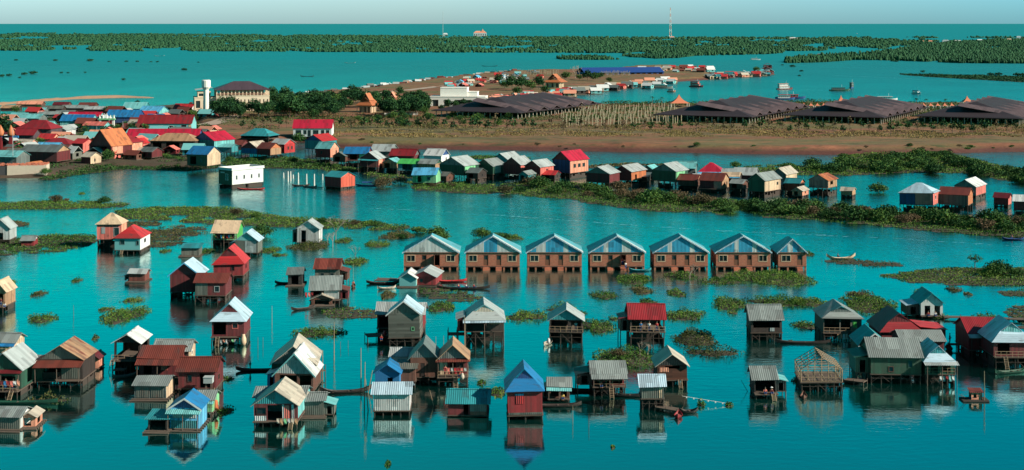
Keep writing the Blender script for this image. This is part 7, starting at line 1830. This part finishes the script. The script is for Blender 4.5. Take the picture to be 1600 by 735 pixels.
# poles and fishing stakes
PL = [(504, 594, 46, 0, 'thick post with rungs right of the pale blue gable'), (522, 563, 60, 0, 'tall thin pole alone above the channel clump'), (564, 610, 66, 0, 'tall bamboo pole beside the white corrugated house'), (569, 640, 74, .02, 'dark pole leaning by the white corrugated house'), (576, 642, 50, -.1, 'short leaning pole by the white corrugated house'), (573, 615, 36, .25, 'slanting pole in the bundle by the blue hut'),
      (425, 508, 30, 0, 'thin stake in open water below the stripe of channel houses'), (668, 557, 22, 0, 'thin stake between grey plank house and platform'), (681, 552, 26, 0, 'second thin stake between grey plank house and platform'), (693, 551, 26, 0, 'third thin stake beside the platform house'), (115, 497, 20, 0, 'thin stake right of the flat oval clump'),
      (523, 485, 20, 0, 'stake at the deck of the broad grey roofed house'), (552, 443, 30, 0, 'tall thin pole by the small round boat'), (403, 545, 18, 0, 'short stake above the person boat'), (411, 543, 16, 0, 'short stake next to the other above the person boat'), (575, 540, 10, 0, 'tiny stake left of the grey plank house'), (532, 546, 12, 0, 'tiny stake left of the tall pole base'), (544, 544, 12, 0, 'tiny stake near the landing stage'),
      (726, 548, 52, 0, 'upright post beside the open platform house'), (1538, 628, 48, 0, 'pole rising from the small raft'), (1174, 612, 18, -.9, 'slanting bamboo rod by the little open-fronted hut'), (895, 660, 26, 0, 'thin stake before the cobalt-roofed house side'), (920, 668, 20, 0, 'thin stake left of the narrow pale hut'), (1066, 636, 14, .3, 'leaning stake by the flag line'), (680, 634, 24, -.35, 'pale leaning pole in front of the brown plank house'), (1589, 560, 30, -.2, 'leaning timber at the last stilt house'), (1140, 480, 6, 0, 'tiny stake behind the clump')]
for (x, y, h, ln, lb) in PL[:-1]: pole(lb, x, y, h, ln, .09 if h > 30 else .05, 'bamboo_pole', BAMBOO if h > 20 else WOOD)

# raft with pole, lower right
X, Y = P(1522, 626)
rt = empty('fishing_raft', (X, Y, 0)); tag(rt, 'small fishing raft with a rusty cabin alone in the lower right water', 'raft')
q = MB()
for k in range(6): q.bar((-1.9, -1+k*.4, .1), (1.9, -1+k*.4, .1), .17, .17, 6)
q.build('bamboo_floor', DARKW, rt)
MB().wall((-.6, -.6), (1.0, -.6), .28, 1.3, ((.2, .5, .2, .8),)).wall((1.0, -.48), (1.0, .48), .28, 1.3).wall((1.0, .6), (-.6, .6), .28, 1.3).build('cabin', wallm('salmon', 'board'), rt)
MB().slab([(-.8, -.8, 1.35), (1.2, -.8, 1.35), (1.2, .8, 1.7), (-.8, .8, 1.7)], .06).build('roof', roofm('rust', 'x'), rt)
m = MB()
for a in (-1.3, -1.0, 1.3): m.bar((a, 0, .2), (a-1.2, -1.0, 1.1), .04)
m.build('oars', WOOD, rt)
person('person crouching on the small fishing raft', 1516, 626, .3, 'sit', 'dred', 'dblue', 60)
# line with white flags
fl = empty('flag_line', (*P(1066, 632), 0)); tag(fl, 'sagging line with white floats beside the small red boat', 'line')
m = MB(); m.bar((0, 0, 1.2), (6.2, -.5, .3), .02, .02, 4); m.build('rope', WHITE, fl)
for k in range(6):
    t = (k+.6)/6; MB().box(6.2*t-.09, 6.2*t+.09, -.5*t-.05, -.5*t+.05, 1.2-.9*t-.2, 1.2-.9*t-.02).build('float', WHITE, fl)

# laundry, jars and bins on decks
def cloths(label, x, y, hpx, w, cols, dyy=-.6):
    s = S(y); X, Y = P(x, y); root = empty('laundry_line', (X, Y+dyy, hpx/s)); tag(root, label, 'laundry')
    W_ = w/s; MB().bar((-W_/2, 0, 1.5), (W_/2, 0, 1.5), .02).build('rope', WOOD, root)
    n = max(3, int(W_/.45))
    for k in range(n):
        c = cols[k % len(cols)]; xx = -W_/2+W_*(k+.5)/n; h = r.uniform(.5, 1.0)
        m = MB(); a = .17
        m.loft([[(xx-a, -.02, 1.49), (xx+a, -.02, 1.49), (xx+a, .02, 1.49), (xx-a, .02, 1.49)], [(xx-a*1.1, -.07, 1.49-h*.5), (xx+a*1.1, .0, 1.49-h*.5), (xx+a*1.1, .04, 1.49-h*.5), (xx-a*1.1, -.03, 1.49-h*.5)], [(xx-a, .0, 1.49-h), (xx+a, -.05, 1.49-h), (xx+a, -.01, 1.49-h), (xx-a, .04, 1.49-h)]])
        m.build('garment', plain(C[c], 'cloth', .9, .2), root)
cloths('mixed red, pink and white laundry on the green gabled house deck', 10, 619, 11, 52, ['red', 'pink', 'white', 'salmon', 'dred', 'blue'], -1.4)
cloths('red and dark laundry hanging on the cluttered house deck', 946, 617, 15, 30, ['bred', 'black', 'red', 'pink'], -1.0)
cloths('red and pink washing on the side deck of the broad grey roofed house', 484, 476, 8, 14, ['bred', 'pink', 'red'], -.9)
cloths('washing under the red stilt house with pale blue roof', 362, 539, -4, 36, ['lgrey', 'salmon', 'white', 'black', 'lgreen'], -.5)
cloths('colourful washing on the rusty orange house porch', 712, 601, 14, 36, ['red', 'pink', 'lgrey', 'bred'], -1.5)
cloths('salmon sheets at the crowded side of the grey-green hipped house', 1326, 532, -2, 38, ['tan', 'salmon', 'white', 'beige', 'brown'], -.5)
cloths('pale washing under the dark green house with blue-white gable', 1478, 601, -1, 24, ['white', 'lgrey', 'red', 'lteal'], -.6)
cloths('laundry under the blue gabled house with the beige slope', 450, 667, -2, 34, ['beige', 'tan', 'lgreen', 'lgrey'], -.8)
cloths('bright cloths below the cream-roofed green-walled house', 351, 384, 8, 30, ['yellow', 'black', 'bred', 'lblue'], -.7)
def jar(label, x, y, hpx, rad=.4, col='beige', name='water_jar', h=.9):
    s = S(y); X, Y = P(x, y); rr = []
    for (t, q) in ((0, .6), (.3, 1), (.65, .95), (.9, .55), (1, .6)): rr.append([(q*rad*math.cos(k*.6283), q*rad*math.sin(k*.6283), t*h) for k in range(10)])
    o = MB().loft(rr).build(name, plain(C[col], 'glazed_clay', .5, .3), None, True); o.location = (X, Y, hpx/s); tag(o, label, 'jar')
jar('pale water jar at the corner of the red stilt house with pale blue roof', 380, 540, 0, .55, 'cream', h=1.9)
jar('red bucket on the landing of the grey plank house', 601, 534, 9, .35, 'bred')
jar('pale jar on the cluttered deck of the rusty orange house', 722, 607, 14, .35, 'beige')
jar('pale jar beside the boat by the tall open pavilion', 857, 540, 3, .3, 'white')
def tank(label, x, y, hpx, sx=1.3, col='lgrey'):
    s = S(y); X, Y = P(x, y); root = empty('water_tank', (X, Y, 0)); tag(root, label, 'water tank')
    z = hpx/s; MB().box(-sx/2, sx/2, -sx/2, sx/2, z, z+.8).box(-sx/2-.05, sx/2+.05, -sx/2-.05, sx/2+.05, z+.803, z+.9).build('tank', plain(C[col], 'tank_paint'), root)
    for a in (-.4, .4):
        for b in (-.4, .4): MB().bar((a, b, -1), (a, b, z), .05).build('leg', WOOD, root)
tank('pale square water tank before the maroon-roofed house', 326, 620, 22)
# orange tarpaulin by the hut behind the blue gable
X, Y = P(330, 648)
m = MB(); g0 = [[(-.9+i*.3, .05*math.sin(i*2.1), 2.4-i*.12), (-.8+i*.32, -.35-.1*math.cos(i), 1.2-i*.1), (-.6+i*.25, -.2+.1*math.sin(i*3), .3)] for i in range(7)]
for a, b in zip(g0, g0[1:]):
    for k in range(2): m.poly([a[k], b[k], b[k+1], a[k+1], tuple(Vector(a[k])+Vector((0, .04, 0))), tuple(Vector(b[k])+Vector((0, .04, 0))), tuple(Vector(b[k+1])+Vector((0, .04, 0))), tuple(Vector(a[k+1])+Vector((0, .04, 0)))], [(3, 2, 1, 0), (4, 5, 6, 7)])
o = m.build('tarpaulin', plain((.7, .18, .08), 'orange_tarp')); o.location = (X, Y, .3); tag(o, 'orange tarpaulin hanging beside the hut behind the bright blue gable', 'tarpaulin')
X, Y = P(404, 610)

# ================================================================= FLOATING HOUSES AND STALLS ROUND THE PENINSULA (small, far off)
def tiny_proto(name, w, d, h, rc, wc, ridge, raft=True):
    m = MB()
    m.wall((-w/2, 0), (w/2, 0), .5, h*.6, ((.1, .32, .0, .8), (.6, .8, .3, .8)), .15, 0).wall((w/2, .15), (w/2, d-.15), .5, h*.6, ((.35, .65, .3, .8),), .15, 0).wall((w/2, d), (-w/2, d), .5, h*.6, (), .15, 0).wall((-w/2, d-.15), (-w/2, .15), .5, h*.6, (), .15, 0)
    for q in slope_roof(ridge, w, d, h*.6, h*.4, .5): m.slab(q, .15, 1)
    m.box(-w/2-.8, w/2+.8, -1, d+.8, -.3, .45, 2)
    return m.build(name, [plain(C[wc], 'far_wall'), plain(C[rc], 'far_roof'), WOOD])
TP = []
kinds = [('beige', 'salmon', 'x'), ('white', 'lteal', 'x'), ('lgrey', 'dred', 'y'), ('bred', 'pink', 'x'), ('lteal', 'teal', 'x'), ('lblue', 'white', 'y'), ('rust', 'brown', 'x'), ('lgrey', 'gwood', 'x'), ('white', 'cream', 'y'), ('dgrey', 'dbrown', 'x'), ('teal', 'dgrey', 'x'), ('salmon', 'cream', 'x'), ('pink', 'dred', 'y')]
cn = dict(beige='beige', white='white', lgrey='grey', bred='red', lteal='teal', lblue='pale blue', rust='rust-brown', dgrey='dark grey', teal='dark teal', salmon='salmon', pink='pink', dred='dark red', cream='cream', gwood='weathered', brown='brown', dbrown='dark brown')
for (rc, wc, rd_) in kinds: TP.append((tiny_proto('floating_house', 8, 6, 5.2, rc, wc, rd_), rc, wc))
first = [True]*len(TP)
def tiny(k, x, y, sc, place, grp, z=0.0, yaw=None, cat='house'):
    o, rc, wc = TP[k]
    if not first[k]:
        o = o.copy(); COL.objects.link(o)
    first[k] = False
    X, Y = P(x, y, z); o.location = (X, Y, z); o.scale = (sc, sc, sc); o.rotation_euler = (0, 0, R(r.uniform(-35, 25) if yaw is None else yaw))
    tag(o, f'small {cn[rc]}-roofed {cn[wc]} {"floating house" if cat == "house" else cat} {place}', cat, grp)
    if cat != 'house': o.name = 'village_hut'
for k in range(105):      # lake shore line of boats and stalls
    x = 300+k*4.9+r.uniform(-1.5, 1.5)
    y = np.interp(x, [300, 450, 560, 640, 720, 800], [166.5, 153, 141.5, 131.5, 121, 113.5])+r.uniform(-2.0, 1.4)
    tiny(r.choice([0, 1, 2, 6, 7, 8, 9, 9, 10, 6, 3]), x, y, r.uniform(.38, .68), 'in the line along the lake shore road', 'floating houses along the lake shore road', .0)
for k in range(46):
    x, y = r.uniform(700, 850), 0
    y = np.interp(x, [700, 850], [136, 120])+r.uniform(-8, 8)
    tiny(r.choice([0, 3, 1, 12, 4, 9, 5]), x, y, r.uniform(.5, .9), 'among the market stalls by the white building', 'stall houses near the white modern building', 2.2)
for k in range(42):
    x = r.uniform(772, 890); y = np.interp(x, [772, 890], [160, 149])+r.uniform(-4, 3)
    tiny(r.choice([3, 3, 12, 11, 0, 4, 2]), x, y, r.uniform(.6, .95), 'in the reddish cluster behind the first dark hall', 'houses clustered behind the first dark hall', .6)
for k in range(34):
    x = 880+k*5.2; y = np.interp(x, [880, 960, 1056], [150, 141, 131])+r.uniform(-5, 4)
    tiny(r.choice([0, 1, 3, 4, 11, 6, 8, 9]), x, y, r.uniform(.7, 1.15), 'moored along the inner harbour edge', 'floating houses along the inner harbour')
for k in range(34):
    x = r.uniform(985, 1115); y = np.interp(x, [985, 1115], [108, 110])+r.uniform(-3, 6)
    tiny(r.choice([0, 1, 8, 11, 6, 3]), x, y, r.uniform(.6, 1.1), 'on the sandy tip beyond the long blue roof', 'houses on the sandy tip', 2.0)
for k in range(40):
    x = 1105+k*2.5+r.uniform(-1, 1); y = np.interp(x, [1105, 1205], [124, 117])+r.uniform(-2.2, 2)
    tiny(r.choice([0, 3, 12, 6, 9, 2, 8, 10]), x, y, r.uniform(.65, 1.15), 'in the outermost string past the sandy tip', 'outermost string of floating houses')
for (x, y) in ((1200, 107), (1197, 112), (1203, 117)): tiny(2, x, y, 1.2, 'stacked at the very end of the outermost string', 'end of the outermost string')
# long blue roofed hall on the peninsula
bl = empty('blue_roofed_hall', (*P(976, 118, 2.0), 2.0), 14); tag(bl, 'long vivid blue roof stretching along the middle of the peninsula', 'hall')
MB().wall((-42, 0), (42, 0), 0, 3.4, tuple((i/14+.01, i/14+.055, .02, .85) for i in range(14)), .3).wall((42, .3), (42, 29.7), 0, 3.4, (), .3).wall((42, 30), (-42, 30), 0, 3.4, (), .3).wall((-42, 29.7), (-42, .3), 0, 3.4, (), .3).build('wall', plain(C['dblue'], 'far_wall'), bl)
m = MB()
for q in slope_roof('x', 84, 30, 3.4, 4.5, 1.0): m.slab(q, .3)
m.build('roof', plain((.012, .055, .24), 'blue_roof', .6, .2, .2), bl)
canoe('dark boat with people moored left of the big dark green house', 1340, 598, 5.5, 15, 'black', .6)
person('person in a pale shirt seated in the dark boat by the big dark green house', 1341, 597, .3, 'sit', 'salmon', 'dblue', 40)
canoe('dark boat at the end of the short pier by the broad red roof', 1483, 547, 4.5, 80, 'dbrown', .6)
person('person in dark red standing at the end of the short dark pier', 1484, 545, .85, 'stand', 'dred', 'dblue', 60)
canoe('green boat under the last stilt house with the blue and white gable', 1580, 583, 6, 20, 'green', .6)
canoe('dark canoe by the side deck of the broad grey roofed house', 474, 484, 5, 30, 'dbrown', .5)

for k in range(84):
    x, y = r.uniform(0, 335), r.uniform(180, 252)
    tiny(r.choice([2, 3, 12, 6, 11, 7, 9, 4, 0, 12]), x, y, r.uniform(.7, 1.2), 'among the garden trees of the lakeside village', 'small huts among the village trees', 1.2, r.uniform(-32, 0), 'hut')
